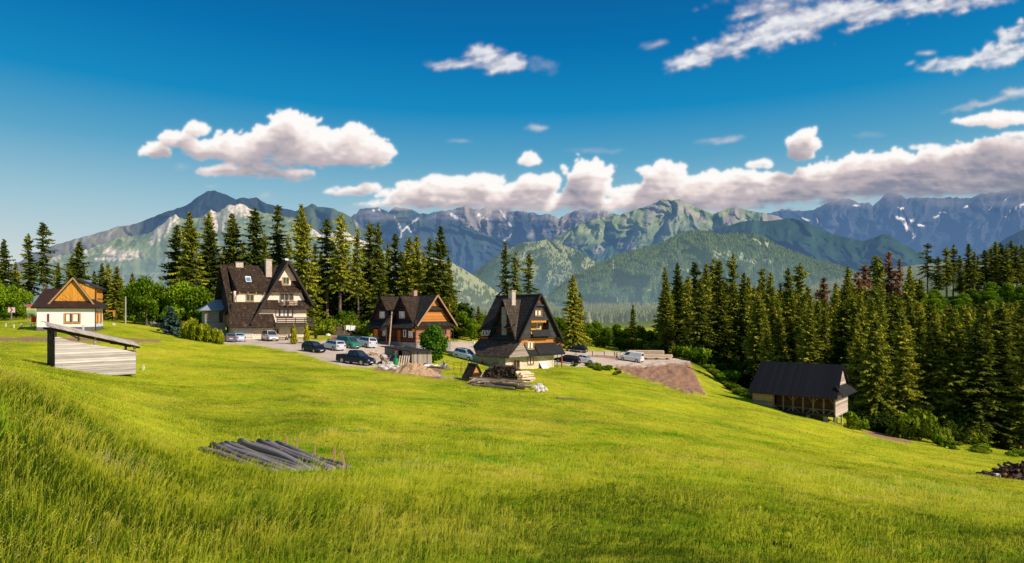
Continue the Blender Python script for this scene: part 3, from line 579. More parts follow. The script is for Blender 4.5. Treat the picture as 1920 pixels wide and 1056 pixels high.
def clouds_build():
    st = 1.7; us = np.arange(-420, 2400, st); vs = np.arange(-160, 452, st); PX, PY = np.meshgrid(us, vs); PX0, PY0 = PX, PY
    # billowing warp of the outlines
    wx = fbm(PX/38, PY/38, 5, 100, .62); wy = fbm(PX/38, PY/30, 5, 120, .62)
    bil = (1-np.abs(perlin(PX/17, PY/15, 140))*2)*.5+(1-np.abs(perlin(PX/8, PY/7, 150))*2)*.28+(1-np.abs(perlin(PX/4, PY/3.6, 160))*2)*.14
    streak = fbm((PX*.97-PY*.25)/95, (PY+PX*.25)/22, 5, 170, .62)
    H = np.zeros(PX.shape); BOT = np.zeros(PX.shape); W = np.zeros(PX.shape); HW = np.zeros(PX.shape)
    for cx, cy, rx, ry, rot, kind, wt in CB:
        s, c = math.sin(R(rot)), math.cos(R(rot)); reach = 1.9
        m = (np.abs(PX-cx) < rx*reach+20) & (np.abs(PY-cy) < ry*reach+rx*abs(s)*reach+20)
        ii = np.where(m.any(1))[0]; jj = np.where(m.any(0))[0]
        if not len(ii) or not len(jj): continue
        sl = (slice(ii[0], ii[-1]+1), slice(jj[0], jj[-1]+1))
        a = .13 if kind == 0 else .34
        k = min(rx, ry*1.6)
        kw = 1.05 if rx > 45 or ry > 31 else .6; X = PX[sl]-cx+wx[sl]*k*kw*(1 if kind == 0 else 1.3); Y = PY[sl]-cy+wy[sl]*min(ry, 30)*.75*(1 if kind == 0 else 1.5)
        X, Y = X*c+Y*s, -X*s+Y*c
        fl = np.where(Y > 0, 1.45, 1.0) if kind == 0 else 1.0          # flatter undersides
        d = 1-(X/rx)**2-(Y*fl/ry)**2
        if kind == 0:
            h = np.sqrt(np.clip(d, 0, 1))*ry
            H[sl] = np.maximum(H[sl], h)+.16*np.minimum(H[sl], h)
            g = np.exp(-((X/rx)**2+(Y/ry)**2)); BOT[sl] += g*(Y/ry); W[sl] += g
        else:
            q = np.clip(d*.9+streak[sl]*.9, 0, 1)*wt; HW[sl] = np.maximum(HW[sl], q)
    def blur(a, n):
        for _ in range(n):
            a = (np.roll(a, 1, 0)+a*2+np.roll(a, -1, 0))/4; a = (np.roll(a, 1, 1)+a*2+np.roll(a, -1, 1))/4
        return a
    Hc = H+bil*np.clip(H, 0, 9)*1.5
    aC = sstep(.3, 12.0, Hc+2.2*fbm(PX/11, PY/11, 4, 190)*np.clip(H, 0, 3)/3)
    bot = BOT/np.maximum(W, .05); shred = fbm(PX/42, PY/11, 5, 240, .65)
    aC = aC*(1-.95*sstep(-.05, .42, shred+.9*(bot-.28)*(bot > 0)+.25*sstep(1150, 1500, PX)*sstep(330, 370, PY)-.12)*sstep(.0, .5, bot))
    aC = blur(aC, 1)*.7+.3*blur(aC, 6)
    sf = sstep(1480, 1700, PX)*sstep(300, 330, PY)*.65; aC = aC*(1-sf)+blur(aC, 16)*sf
    Hs = blur(Hc+bil*2.4*np.clip(H/10, 0, 1), 3); Hb = blur(Hc, 14)
    gy, gx = np.gradient(Hs, st); by, bx = np.gradient(Hb, st)
    lit = .60*(-gx*.35*1+gy*.75*1)+1.5*(-bx*.25+by*.8)     # sun high to the right
    bot = BOT/np.maximum(W, .05)
    big = np.exp(-((PX-570)/170.)**4-((PY-262)/58.)**4); kd = 2.35-.95*big-.6*sstep(760, 900, PX)*sstep(1560, 1380, PX)*sstep(280, 300, PY)+.5*sstep(1500, 1700, PX)*sstep(270, 320, PY)
    dens = aC*np.clip(.35+Hb/22, 0, 1.5)*kd*st/62; OD = np.zeros(PX.shape); row = np.zeros(PX.shape[1]); sh = 0.0
    xi = np.arange(PX.shape[1])
    for i in range(PX.shape[0]):
        row = np.interp(xi+.55, xi, row)*(.986-.02*(1-aC[i]))+dens[i]; OD[i] = row
    OD = blur(OD, 2); light = 1/(1+(OD/(1.45+.8*fbm(PX/45, PY/30, 3, 205)))**3)
    tone = .10+.86*light+.11*np.tanh(lit*.9)*(.4+.6*light)+(.07+.17*sstep(290, 320, PY))*fbm(PX/55, PY/13, 5, 210)+.16*sstep(300, 330, PY)*fbm(PX/120, PY/40, 3, 211)
    rim = sstep(9, 3, Hc)*.10; tone = np.clip(tone+rim, 0, 1)
    aW = sstep(.0, 1.05, HW)*np.clip(.80+.55*fbm(PX/26, PY/12, 5, 251, .65), .25, .97); aW = blur(aW, 2)
    toneW = np.clip(.55+.35*sstep(.2, 1., HW)+streak*.25, 0, 1)
    veil = .30*sstep(330, 368, PY)*sstep(396, 372, PY)*sstep(1350, 1600, PX)*sstep(-.3, .5, fbm(PX/120, PY/30, 3, 220))
    veil = np.maximum(veil, .34*sstep(372, 392, PY)*sstep(420, 398, PY)*sstep(620, 700, PX)*sstep(1500, 1300, PX)*sstep(-.3, .4, fbm(PX/70, PY/12, 4, 230)))
    alpha = 1-(1-aC)*(1-aW*.95)*(1-veil)
    T = (tone*aC+toneW*aW*(1-aC)+.6*veil*(1-aC))/np.maximum(aC+aW*(1-aC)+veil*(1-aC), 1e-3)
    cA, cB, cD, cE = [np.array(lin(c)) for c in ((132, 137, 156), (190, 180, 185), (240, 226, 222), (254, 251, 248))]
    C = mixc(mixc(cA, cB, sstep(0, .38, T)), mixc(cD, cE, sstep(.7, .95, T)), sstep(.34, .74, T))
    D = 11300.0; X = (PX0-960)/F*D; Z = (HY-PY0)/F*D; Y = np.full(X.shape, D)
    nv, nu = PX.shape; idx = np.arange(nu*nv).reshape(nv, nu)
    f = np.stack([idx[1:, :-1], idx[1:, 1:], idx[:-1, 1:], idx[:-1, :-1]], -1)
    on = (alpha[:-1, :-1]+alpha[1:, 1:]+alpha[1:, :-1]+alpha[:-1, 1:]) > .004
    f = f[on]; used, inv = np.unique(f, return_inverse=True)
    V = np.stack([X, Y, Z], -1).reshape(-1, 3)[used]; Cc = C.reshape(-1, 3)[used]; al = alpha.ravel()[used]
    t = NT('cloud'); a = t.attr('col'); e = t.n('Emission'); t.l(a.outputs['Color'], e.inputs[0]); e.inputs[1].default_value = 1.0
    tr = t.n('BsdfTransparent'); m = t.n('MixShader'); t.l(t.attr('alpha').outputs['Fac'], m.inputs[0]); t.l(tr.outputs[0], m.inputs[1]); t.l(e.outputs[0], m.inputs[2]); t.l(m.outputs[0], t.out.inputs[0])
    o = np_mesh('clouds', V, inv.reshape(f.shape), t.m, smooth=True, attrs={'col': ('FLOAT_COLOR', 'POINT', np.concatenate([Cc, np.ones((len(Cc), 1))], 1)), 'alpha': ('FLOAT', 'POINT', al)})
    tag(o, 'white cumulus clouds and thin streaks drifting over the mountains', 'clouds', kind='structure')
clouds_build()
# ---------------------------------------------------------------- trees and shrubs
BARK = plain('bark', (.16, .11, .08), .9, var=.5, scale=2); BARKL = plain('warm_bark', (.30, .19, .12), .9, var=.4, scale=2)
M_SPR = leaf_mat('spruce_needles', (.020, .032, .007), (.19, .22, .02), (.74, .66, .07), .45)
M_SPRD = leaf_mat('dark_spruce_needles', (.014, .026, .007), (.11, .145, .018), (.46, .44, .05), .35)
M_DEAD = leaf_mat('dry_needles', (.09, .045, .025), (.34, .19, .10), (.60, .38, .20), .3)
M_LEAF = leaf_mat('broad_leaves', (.016, .044, .004), (.13, .23, .010), (.42, .54, .03), .35)
M_BUSH = leaf_mat('shrub_leaves', (.018, .040, .004), (.15, .21, .012), (.46, .48, .035), .35)
M_GOLD = leaf_mat('golden_thuja_leaves', (.10, .11, .01), (.42, .38, .02), (.75, .62, .05), .1)
M_THUJA = leaf_mat('thuja_leaves', (.04, .07, .004), (.30, .34, .014), (.66, .62, .05), .2)
M_BLUE = leaf_mat('blue_spruce_needles', (.02, .05, .04), (.09, .16, .12), (.25, .34, .28), .1)
def kite(V, Fc, Tn, p, d, l, w, tone, hang):
    """small needle spray: p base, d direction"""
    sdx, sdy = -d[1], d[0]; b = len(V)
    V.append(p); V.append((p[0]+d[0]*l*.45+sdx*w, p[1]+d[1]*l*.45+sdy*w, p[2]+d[2]*l*.45-hang*.6))
    V.append((p[0]+d[0]*l, p[1]+d[1]*l, p[2]+d[2]*l-hang)); V.append((p[0]+d[0]*l*.45-sdx*w, p[1]+d[1]*l*.45-sdy*w, p[2]+d[2]*l*.45-hang*.6))
    Fc.append((b, b+1, b+2, b+3)); Tn += [tone]*4
def spruce_mesh(seed, H=20.0, base=.12, Rm=2.9, gap=.40, dens=1.0, ragged=.25, mat=None, bark=None, shape=.8):
    r = random.Random(seed); V, Fc, Tn = [], [], []; z = H*base
    while z < H*.985:
        t = (z/H-base)/(1-base); L0 = Rm*1.42*((1-t)**shape)*(.55+.45*min(1, t/.14+.3))+.12
        n = max(4, int(r.choice((6, 7, 7, 8))*dens)); a0 = r.uniform(0, 6.28); L0 *= r.choice((1, 1, 1.08, .82, .92, 1.15))
        for k in range(n):
            if r.random() < ragged*.35: continue
            a = a0+k*6.283/n+r.uniform(-.35, .35); L = L0*r.uniform(1-ragged*1.5, 1.18)*(1+.22*math.sin(a*2+seed)*math.sin(z*.9+seed*1.7)); ca, sa = math.cos(a), math.sin(a)
            rise = .45-.95*(1-t)+r.uniform(-.22, .22); dr = .10+.12*(1-t); zz = z+r.uniform(-.42, .42); bt = r.uniform(-.22, .22)
            ns = max(2, int(L/.35)); 
            for i in range(ns):
                q = (i+.35)/ns*L; zc = zz+rise*q*.5-dr*q*q*.38+max(0, q-L*.7)*.35
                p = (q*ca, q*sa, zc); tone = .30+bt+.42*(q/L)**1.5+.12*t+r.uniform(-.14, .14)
                tl = (.28+.36*(1-q/L))*min(1, .45+L/3)*r.uniform(.7, 1.4)
                for s in (-1, 1):
                    b_ = a+s*r.uniform(.45, 1.3); kite(V, Fc, Tn, p, (math.cos(b_), math.sin(b_), r.uniform(-.35, .35)), tl*1.15, tl*.30, tone+r.uniform(-.15, .15), tl*r.uniform(.3, .95))
                # hanging curtain below the branch
                b = len(V); hd = tl*r.uniform(.6, 1.35); V.append((p[0]-ca*.25, p[1]-sa*.25, zc)); V.append((p[0]+ca*.3, p[1]+sa*.3, zc)); V.append((p[0]+ca*.02+r.uniform(-.12, .12), p[1]+sa*.02+r.uniform(-.12, .12), zc-hd)); V.append((p[0]-ca*.22, p[1]-sa*.22, zc-hd*.5))
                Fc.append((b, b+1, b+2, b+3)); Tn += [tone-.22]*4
            kite(V, Fc, Tn, (L*.85*ca, L*.85*sa, zz+rise*L*.42-dr*L*L*.25), (ca, sa, .15), .5*min(1, .5+L/3), .14, .75+bt, .03)
        z += gap*.92*r.uniform(.6, 1.45)*(1.0 if t < .75 else .7)
    for s in range(3): kite(V, Fc, Tn, (0, 0, H*.965), (math.cos(s*2.1)*.15, math.sin(s*2.1)*.15, 1), H*.035, .10, .6, 0)
    co = np_mesh('crown', V, Fc, mat or M_SPR, attrs={'tone': ('FLOAT', 'POINT', np.clip(Tn, 0, 1))})
    tb = MB(); rr = H*.0125+.04; lx = 0
    for i in range(5): tb.tube((0, 0, H*.2*i-(.8 if i == 0 else 0)), (0, 0, H*.2*(i+1)), rr*(1-i*.19), rr*(1-(i+1)*.19)+.01, 8, cap=False)
    if base > .2:                         # dead snags on the bare lower trunk
        for i in range(int(base*40)):
            zz = r.uniform(.08, base)*H; a = r.uniform(0, 6.28); l = r.uniform(.5, 1.3); tb.bar((0, 0, zz), (l*math.cos(a), l*math.sin(a), zz-.15*l), .035)
    tr = tb.build('trunk', bark or BARK, smooth=True); return co, tr, H
def leafy_mesh(seed, blobs, n, size, mat, trunk=None, name='crown', tall=1.0):
    """blobs: (x,y,z,rx,ry,rz)"""
    r = np.random.default_rng(seed); vol = np.array([b[3]*b[4]*b[5] for b in blobs])**.7; vol = vol/vol.sum(); P = []; T = []; NN = []
    for b, f in zip(blobs, vol):
        k = max(6, int(n*f)); d = r.normal(size=(k, 3)); d /= np.linalg.norm(d, axis=1)[:, None]; rad = r.uniform(.45, 1.06, (k, 1))**.6
        sub = 1+.22*np.sin(d[:, 0:1]*5+b[0]*7)*np.sin(d[:, 1:2]*6+b[1]*5)*np.cos(d[:, 2:3]*5+seed)
        P.append(np.array(b[:3])+d*rad*sub*np.array(b[3:6])); NN.append(d)
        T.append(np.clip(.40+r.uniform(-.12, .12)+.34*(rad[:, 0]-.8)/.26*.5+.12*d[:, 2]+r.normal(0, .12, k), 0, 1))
    P = np.concatenate(P); T = np.concatenate(T); d = np.concatenate(NN); k = len(P)
    nrm = d+r.normal(0, .65, (k, 3)); nrm /= np.linalg.norm(nrm, axis=1)[:, None]
    up = np.tile([0, 0, 1.0], (k, 1)); a = np.cross(nrm, up); a /= np.linalg.norm(a, axis=1)[:, None]+1e-9; b = np.cross(nrm, a)
    s = size*r.uniform(.6, 1.4, (k, 1)); V = np.stack([P-a*s*.55, P-b*s*.8*tall, P+a*s*.55, P+b*s*.8*tall], 1).reshape(-1, 3)
    Fc = np.arange(4*k).reshape(k, 4); V[:, 2] = np.maximum(V[:, 2], .02) if trunk is None else V[:, 2]
    co = np_mesh(name, V, Fc, mat, attrs={'tone': ('FLOAT', 'POINT', np.repeat(T, 4))})
    tb = MB(); rr = random.Random(seed)
    if trunk:
        h, rad = trunk; tb.tube((0, 0, -.4), (0, 0, h), rad, rad*.7, 8, cap=False)
        for bl in blobs[:9]: tb.tube((0, 0, h*.85), (bl[0]*.8, bl[1]*.8, bl[2]*.9), rad*.45, rad*.12, 6, cap=False)
    else:
        for bl in blobs[:6]: tb.tube((0, 0, -.1), (bl[0]*.8, bl[1]*.8, bl[2]), .05, .02, 5, cap=False)
    return co, tb.build('trunk' if trunk else 'stem', BARK), None
def blobs_tree(seed, H, Rw, base=.25, n=16):
    r = random.Random(seed); out = []
    for i in range(n):
        t = (i+.5)/n; z = H*(base+(1-base)*t*.92); w_ = Rw*math.sin(math.pi*min(1, .18+t*.80))**.7; a = r.uniform(0, 6.28); q = w_*r.uniform(.25, .75)
        s = Rw*r.uniform(.34, .52); out.append((q*math.cos(a), q*math.sin(a), z, s, s, s*.85))
    return out
def blobs_bush(seed, Rw, H, n=9):
    r = random.Random(seed); out = []
    for i in range(n):
        a = r.uniform(0, 6.28); q = Rw*r.uniform(0, .75); s = Rw*r.uniform(.28, .5); out.append((q*math.cos(a), q*math.sin(a), H*r.uniform(.25, .8), s, s, H*r.uniform(.2, .35)))
    return out
PROTO = {}
def proto(key, made): PROTO[key] = made; [setattr(o, 'hide_render', False) for o in made[:2]]; return made
def plant(key, loc, name, label, cat, group=None, H=None, wide=1.0, rz=None, native=None):
    """places a copy of a prototype's two meshes under a new root"""
    co, tr, h0 = PROTO[key]; t = thing(name, label, cat, loc, random.uniform(0, 6.28) if rz is None else rz, group)
    if name == 'spruce_tree': t.rotation_euler[0] = random.gauss(0, .016); t.rotation_euler[1] = random.gauss(0, .016); wide *= random.uniform(.85, 1.2)
    s = 1.0 if H is None else H/(h0 or native); t.scale = (s*wide, s*wide, s)
    for o in (tr, co):
        c = o.copy(); COL.objects.link(c); c.parent = t
    return t
for i in range(6): proto(('s', i), spruce_mesh(100+i, 21, random.uniform(.06, .14), random.uniform(2.5, 3.3), .42, 1.0, random.uniform(.2, .4)))
for i in range(5): proto(('b', i), spruce_mesh(200+i, 23, random.uniform(.28, .40), random.uniform(2.3, 3.0), .44, .95, random.uniform(.35, .6), mat=[M_SPR, M_SPRD][i % 2], bark=[BARK, BARKL][i % 2], shape=.62))
for i in range(4): proto(('n', i), spruce_mesh(300+i, 22, random.uniform(.10, .2), random.uniform(2.0, 2.5), .42, 1.0, random.uniform(.3, .5), shape=.62))
for i in range(4): proto(('k', i), spruce_mesh(350+i, 21, random.uniform(.10, .2), random.uniform(2.6, 3.2), .42, 1.05, random.uniform(.25, .4), mat=M_SPRD, shape=.7))
for i in range(3): proto(('d', i), spruce_mesh(400+i, 21, .12, 2.1, .46, .9, .6, mat=M_DEAD, shape=.6))
proto(('p', 0), spruce_mesh(470, 20, .45, 3.2, .62, .8, .7, mat=M_SPRD, shape=.45))
proto(('y', 0), spruce_mesh(480, 4.2, .02, 1.15, .22, 1.0, .2, mat=M_BLUE))
proto(('y', 1), spruce_mesh(481, 8, .03, 2.4, .32, 1.0, .25))
for i in range(4): proto(('l', i), leafy_mesh(500+i, blobs_tree(500+i, 10, 3.3, .18, 18), 4200, .30, M_LEAF, trunk=(4, .18)))
for i in range(4): proto(('u', i), leafy_mesh(520+i, blobs_bush(520+i, 2.0, 2.3, 10), 1900, .20, M_BUSH))
for i in range(2): proto(('v', i), leafy_mesh(530+i, blobs_bush(530+i, 2.0, 2.6, 10), 1900, .22, M_LEAF))
NATIVE = {'l': 10.0, 'u': 2.3, 'v': 2.6, 't': 2.2, 'g': 2.3}
ORD = ['first', 'second', 'third', 'fourth', 'fifth', 'sixth', 'seventh', 'eighth', 'ninth', 'tenth', 'eleventh', 'twelfth', 'thirteenth', 'fourteenth', 'fifteenth', 'sixteenth', 'seventeenth', 'eighteenth', 'nineteenth', 'twentieth', 'twenty-first', 'twenty-second', 'twenty-third', 'twenty-fourth', 'twenty-fifth', 'twenty-sixth', 'twenty-seventh', 'twenty-eighth', 'twenty-ninth', 'thirtieth', 'thirty-first', 'thirty-second', 'thirty-third', 'thirty-fourth', 'thirty-fifth', 'thirty-sixth']
def tree_top(px, py, D, key, name, label, cat, group=None, wide=1.0):
    """tree whose tip was measured at (px, py); depth D"""
    p = at(px, D); H = (HY-py)/F*D-p.z; return plant(key, p, name, label, cat, group, H=max(2, H), wide=wide, native=NATIVE.get(key[0]))
# row behind the big guesthouse and on to the brown house
ROW = [(328, 420, 138, 'k', 1), (357, 397, 134, 's', 1.0), (383, 395, 142, 'b', 1), (398, 421, 139, 'k', .95), (438, 400, 140, 's', 1.15), (481, 387, 138, 'k', 1.25), (517, 383, 146, 'b', .95), (569, 381, 140, 's', 1.15),
       (614, 407, 146, 'b', .95), (637, 399, 142, 'b', 1.1), (672, 425, 144, 'b', .85), (692, 415, 150, 'b', .85), (706, 416, 147, 'b', .9), (740, 434, 150, 'b', .95), (766, 442, 148, 's', .95), (785, 441, 156, 'n', 1.0), (805, 444, 152, 'b', .85), (824, 423, 146, 's', 1.1)]
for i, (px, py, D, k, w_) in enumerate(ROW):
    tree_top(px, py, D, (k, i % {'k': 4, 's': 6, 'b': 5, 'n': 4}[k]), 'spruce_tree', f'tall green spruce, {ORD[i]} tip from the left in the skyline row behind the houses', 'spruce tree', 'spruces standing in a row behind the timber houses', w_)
r = random.Random(4)
B2 = [(345, 470, 150), (415, 470, 156), (455, 450, 158), (500, 440, 160), (540, 440, 158), (590, 455, 154), (602, 470, 150), (625, 450, 160), (650, 445, 156), (660, 470, 148), (682, 460, 160), (718, 470, 150), (728, 455, 162), (752, 470, 160), (778, 480, 164), (795, 470, 160), (815, 490, 150), (838, 480, 152), (846, 505, 150)]
for i, (px, py, D) in enumerate(B2):
    tree_top(px, py, D, ('b' if i % 3 else 'n', i % 4), 'spruce_tree', 'slim bare-stemmed spruce standing back between the taller skyline spruces behind the houses', 'spruce tree', 'slim spruces filling the wood behind the houses', .85)
tree_top(716, 503, 138, ('k', 1), 'spruce_tree', 'shorter dense dark spruce in front of the row, left of the brown house roof', 'spruce tree', None, 1.5)
# left edge
LE = [(-20, 470, 118, 's'), (8, 447, 118, 'k'), (55, 437, 124, 'b'), (85, 414, 122, 'b'), (148, 452, 128, 'k'), (133, 478, 134, 's'), (30, 490, 130, 's'), (108, 492, 136, 's')]
for i, (px, py, D, k) in enumerate(LE):
    tree_top(px, py, D, (k, i % 4), 'spruce_tree', f'tall spruce at the far left behind the white cottage, {ORD[i]} planted of that clump' if False else ['spruce cut by the left edge of the view', 'dark ragged spruce nearest the left edge, behind the road sign', 'spruce with bare stem left of the tallest one behind the cottage', 'tallest spruce of the left clump behind the white cottage', 'dark pointed spruce rising just right behind the cottage roof', 'paler spruce tucked against the pointed dark one behind the cottage', 'low spruce between the two leftmost tall spruces', 'low spruce filling the gap above the cottage roof'][i], 'spruce tree', None, 1.1)
SM = [(190, 492, 140), (204, 494, 142), (217, 497, 138), (176, 508, 144), (228, 520, 146), (250, 512, 150)]
for i, (px, py, D) in enumerate(SM):
    tree_top(px, py, D, ('n' if i % 2 else 's', i % 4), 'spruce_tree', f'small spruce, {ORD[[1, 2, 3, 0, 4, 5][i]]} from the left in the low clump right of the cottage', 'spruce tree', 'low spruces right of the white cottage', 1.2)
for px, py, D, lb, w_ in [(948, 450, 165, 'left and tallest of the three spruces rising behind the dark-gabled house', .85), (965, 470, 168, 'middle and lowest of the three spruces rising behind the dark-gabled house', .8), (989, 472, 162, 'right bushy spruce of the three rising behind the dark-gabled house', 1.1),
                      (1074, 513, 146, 'lone yellow-green spruce right of the dark-gabled house', 1.0), (1088, 545, 147, 'shorter companion leaning on the lone spruce right of the dark-gabled house', .9), (1187, 570, 160, 'small pointed spruce in the bushes between the lone spruce and the forest', 1.0), (897, 573, 150, 'small spruce in the bushes between the brown house and the dark-gabled house', 1.2)]:
    tree_top(px, py, D, ('b' if D > 160.5 else 's', random.randint(0, 3)), 'spruce_tree', lb, 'spruce tree', None, w_)
# forest on the right: skyline tips
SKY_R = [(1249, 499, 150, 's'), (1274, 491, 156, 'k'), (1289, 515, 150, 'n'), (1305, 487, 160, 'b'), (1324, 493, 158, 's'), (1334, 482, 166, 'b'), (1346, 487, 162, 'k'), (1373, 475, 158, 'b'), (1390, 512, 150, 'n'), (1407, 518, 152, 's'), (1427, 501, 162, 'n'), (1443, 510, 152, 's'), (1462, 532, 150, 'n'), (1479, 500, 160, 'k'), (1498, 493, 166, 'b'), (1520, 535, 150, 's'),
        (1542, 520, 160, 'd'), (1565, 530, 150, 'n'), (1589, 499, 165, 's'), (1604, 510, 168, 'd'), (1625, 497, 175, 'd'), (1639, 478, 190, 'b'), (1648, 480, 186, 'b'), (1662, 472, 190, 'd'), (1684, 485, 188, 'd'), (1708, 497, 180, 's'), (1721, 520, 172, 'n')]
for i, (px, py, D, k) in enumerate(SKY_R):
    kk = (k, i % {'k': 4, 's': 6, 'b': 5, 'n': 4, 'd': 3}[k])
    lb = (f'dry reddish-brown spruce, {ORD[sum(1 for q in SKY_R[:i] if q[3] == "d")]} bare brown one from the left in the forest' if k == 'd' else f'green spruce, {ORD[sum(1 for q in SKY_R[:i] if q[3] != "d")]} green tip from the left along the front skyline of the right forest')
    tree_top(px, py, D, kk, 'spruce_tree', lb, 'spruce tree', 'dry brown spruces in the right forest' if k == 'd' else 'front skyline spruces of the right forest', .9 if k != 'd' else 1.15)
HILL = [(1739, 456, 350, 'p'), (1760, 480, 345, 'b'), (1775, 462, 350, 'b'), (1787, 456, 356, 'b'), (1800, 478, 350, 'n'), (1816, 457, 352, 'k'), (1826, 470, 345, 'b'), (1846, 468, 350, 'b'), (1856, 462, 355, 'b'), (1866, 451, 350, 'b'), (1876, 455, 356, 'k'), (1886, 462, 345, 'b'), (1897, 449, 352, 'b'), (1907, 460, 348, 'b'), (1918, 458, 354, 'b'), (1930, 455, 350, 'k'), (1833, 480, 352, 'd')]
for i, (px, py, D, k) in enumerate(HILL):
    kk = (k, 0 if k == 'p' else i % 3)
    tree_top(px, py, D, kk, 'pine_tree' if k == 'p' else 'spruce_tree', 'broken-topped pine standing left of the hilltop spruces' if k == 'p' else f'hilltop spruce, {ORD[sum(1 for q in HILL[1:] if q[0] < px)]} from the left on the bushy hill at upper right', 'pine tree' if k == 'p' else 'spruce tree', None if k == 'p' else 'spruces on the hill at upper right', 1.15)
# body of the forest
def lim(px): return float(np.interp(px, [1230, 1300, 1400, 1480, 1560, 1640, 1700, 1740, 1800, 1960, 2080], [520, 515, 522, 535, 535, 528, 540, 566, 566, 556, 548]))
pts = []; r = random.Random(12); tries = 0
while len(pts) < 186 and tries < 20000:
    tries += 1
    D = r.uniform(101, 200) if r.random() < .8 else r.uniform(104, 140); px = r.uniform(1240, 2060)
    edge = float(np.interp(px, [1240, 1400, 1500, 1640, 1720, 1900, 2060], [141, 134, 118, 103, 101, 98, 96]))
    if D < edge+2 or (px < 1400 and D > 185): continue
    x = (px-960)/F*D
    if any((x-a)**2+(D-b)**2 < 3.1**2 for a, b in pts): continue
    pts.append((x, D)); py0 = lim(px)+r.uniform(0, 34); p = Vector((x, D, gzf(x, D))); H = min((HY-py0)/F*D-p.z, r.uniform(20, 27))
    k = r.choices(['s', 'n', 'b', 'k', 'd'], [.40, .26, .2, .14, .0])[0]; kk = (k, r.randrange({'k': 4, 's': 6, 'b': 5, 'n': 4, 'd': 3}[k]))
    front = D < edge+14
    if k == 'd': lb, gr = 'dry brown spruce buried inside the right-hand forest', 'dry spruces inside the right forest'
    elif px < 1420: lb, gr = 'green spruce in the body of the forest above the dirt mound', 'forest spruces above the dirt mound'
    elif px < 1640: lb, gr = 'green spruce in the body of the forest behind the stilted barn', 'forest spruces behind the stilted barn'
    elif front: lb, gr = 'tall shaded spruce on the forest edge right of the stilted barn', 'forest edge spruces right of the barn'
    else: lb, gr = 'sunlit spruce crown deeper in the forest right of the barn', 'deep forest spruces right of the barn'
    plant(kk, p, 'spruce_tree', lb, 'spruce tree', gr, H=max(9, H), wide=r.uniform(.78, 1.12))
for px, py, D, lb, k, w_ in [(1645, 556, 99, 'big front spruce with feathery hanging branches right of the barn gable', ('s', 2), 1.05), (1698, 590, 99, 'second front spruce right of the barn, above the round shrubs', ('n', 1), 1.2), (1613, 600, 104, 'spruce just behind the barn gable', ('s', 4), .9), (1262, 640, 140, 'young spruce at the foot of the forest beside the lumber stack', ('y', 1), 1.0), (1440, 590, 116, 'spruce rising behind the left end of the barn roof', ('s', 0), .9), (1520, 575, 112, 'spruce rising behind the middle of the barn roof', ('n', 2), 1.2)]:
    tree_top(px, py, D, k, 'spruce_tree', lb, 'spruce tree', None, w_)
def spruce_mass(name, n, seed, label):
    rng = np.random.default_rng(seed); VV = []; FF = []; TT = []; off = 0
    protos = []
    for k in (('s', 0), ('s', 3), ('n', 1), ('k', 2)):
        me = PROTO[k][0].data; v = np.zeros(len(me.vertices)*3, np.float32); me.vertices.foreach_get('co', v); f = np.zeros(len(me.loops), np.int32); me.loops.foreach_get('vertex_index', f); t_ = np.zeros(len(me.vertices), np.float32); me.attributes['tone'].data.foreach_get('value', t_); protos.append((v.reshape(-1, 3), f.reshape(-1, 4), t_, PROTO[k][2]))
    c = 0
    while c < n:
        D = rng.uniform(122, 232); px = rng.uniform(1245, 2090)
        if px < 1400 and D < 150: continue
        x = (px-960)/F*D; z = gzf(x, D); H = min((HY-(lim(px)+rng.uniform(2, 30)))/F*D-z, rng.uniform(19, 26)); H = max(H, 8); v, f, t_, h0 = protos[rng.integers(4)]; s = H/h0; a = rng.uniform(0, 6.28); w_ = s*rng.uniform(.8, 1.15)
        VV.append(np.stack([(v[:, 0]*math.cos(a)-v[:, 1]*math.sin(a))*w_+x, (v[:, 0]*math.sin(a)+v[:, 1]*math.cos(a))*w_+D, v[:, 2]*s+z], -1)); FF.append(f+off); TT.append(np.clip(t_+rng.uniform(-.15, .15), 0, 1)); off += len(v); c += 1
    tag(np_mesh(name, np.concatenate(VV), np.concatenate(FF), M_SPR, attrs={'tone': ('FLOAT', 'POINT', np.concatenate(TT))}), label, 'forest', kind='stuff')
spruce_mass('deep_forest', 150, 41, 'mass of further spruces standing deep inside the right forest')
for i, (px, py, D, k) in enumerate([(1786, 585, 98, ('s', 1)), (1838, 600, 96, ('k', 1)), (1882, 575, 97, ('s', 5)), (1921, 590, 94, ('n', 0)), (1742, 600, 100, ('k', 3))]):
    tree_top(px, py, D, k, 'spruce_tree', ['broad front spruce at the forest edge, second to the right of the feathery shrub', 'broad dark front spruce midway between the feathery shrub and the right edge', 'tall broad front spruce near the right edge above the log heap', 'front spruce cut by the right edge of the view', 'dark front spruce directly behind the feathery shrub'][i], 'spruce tree', None, 1.35)
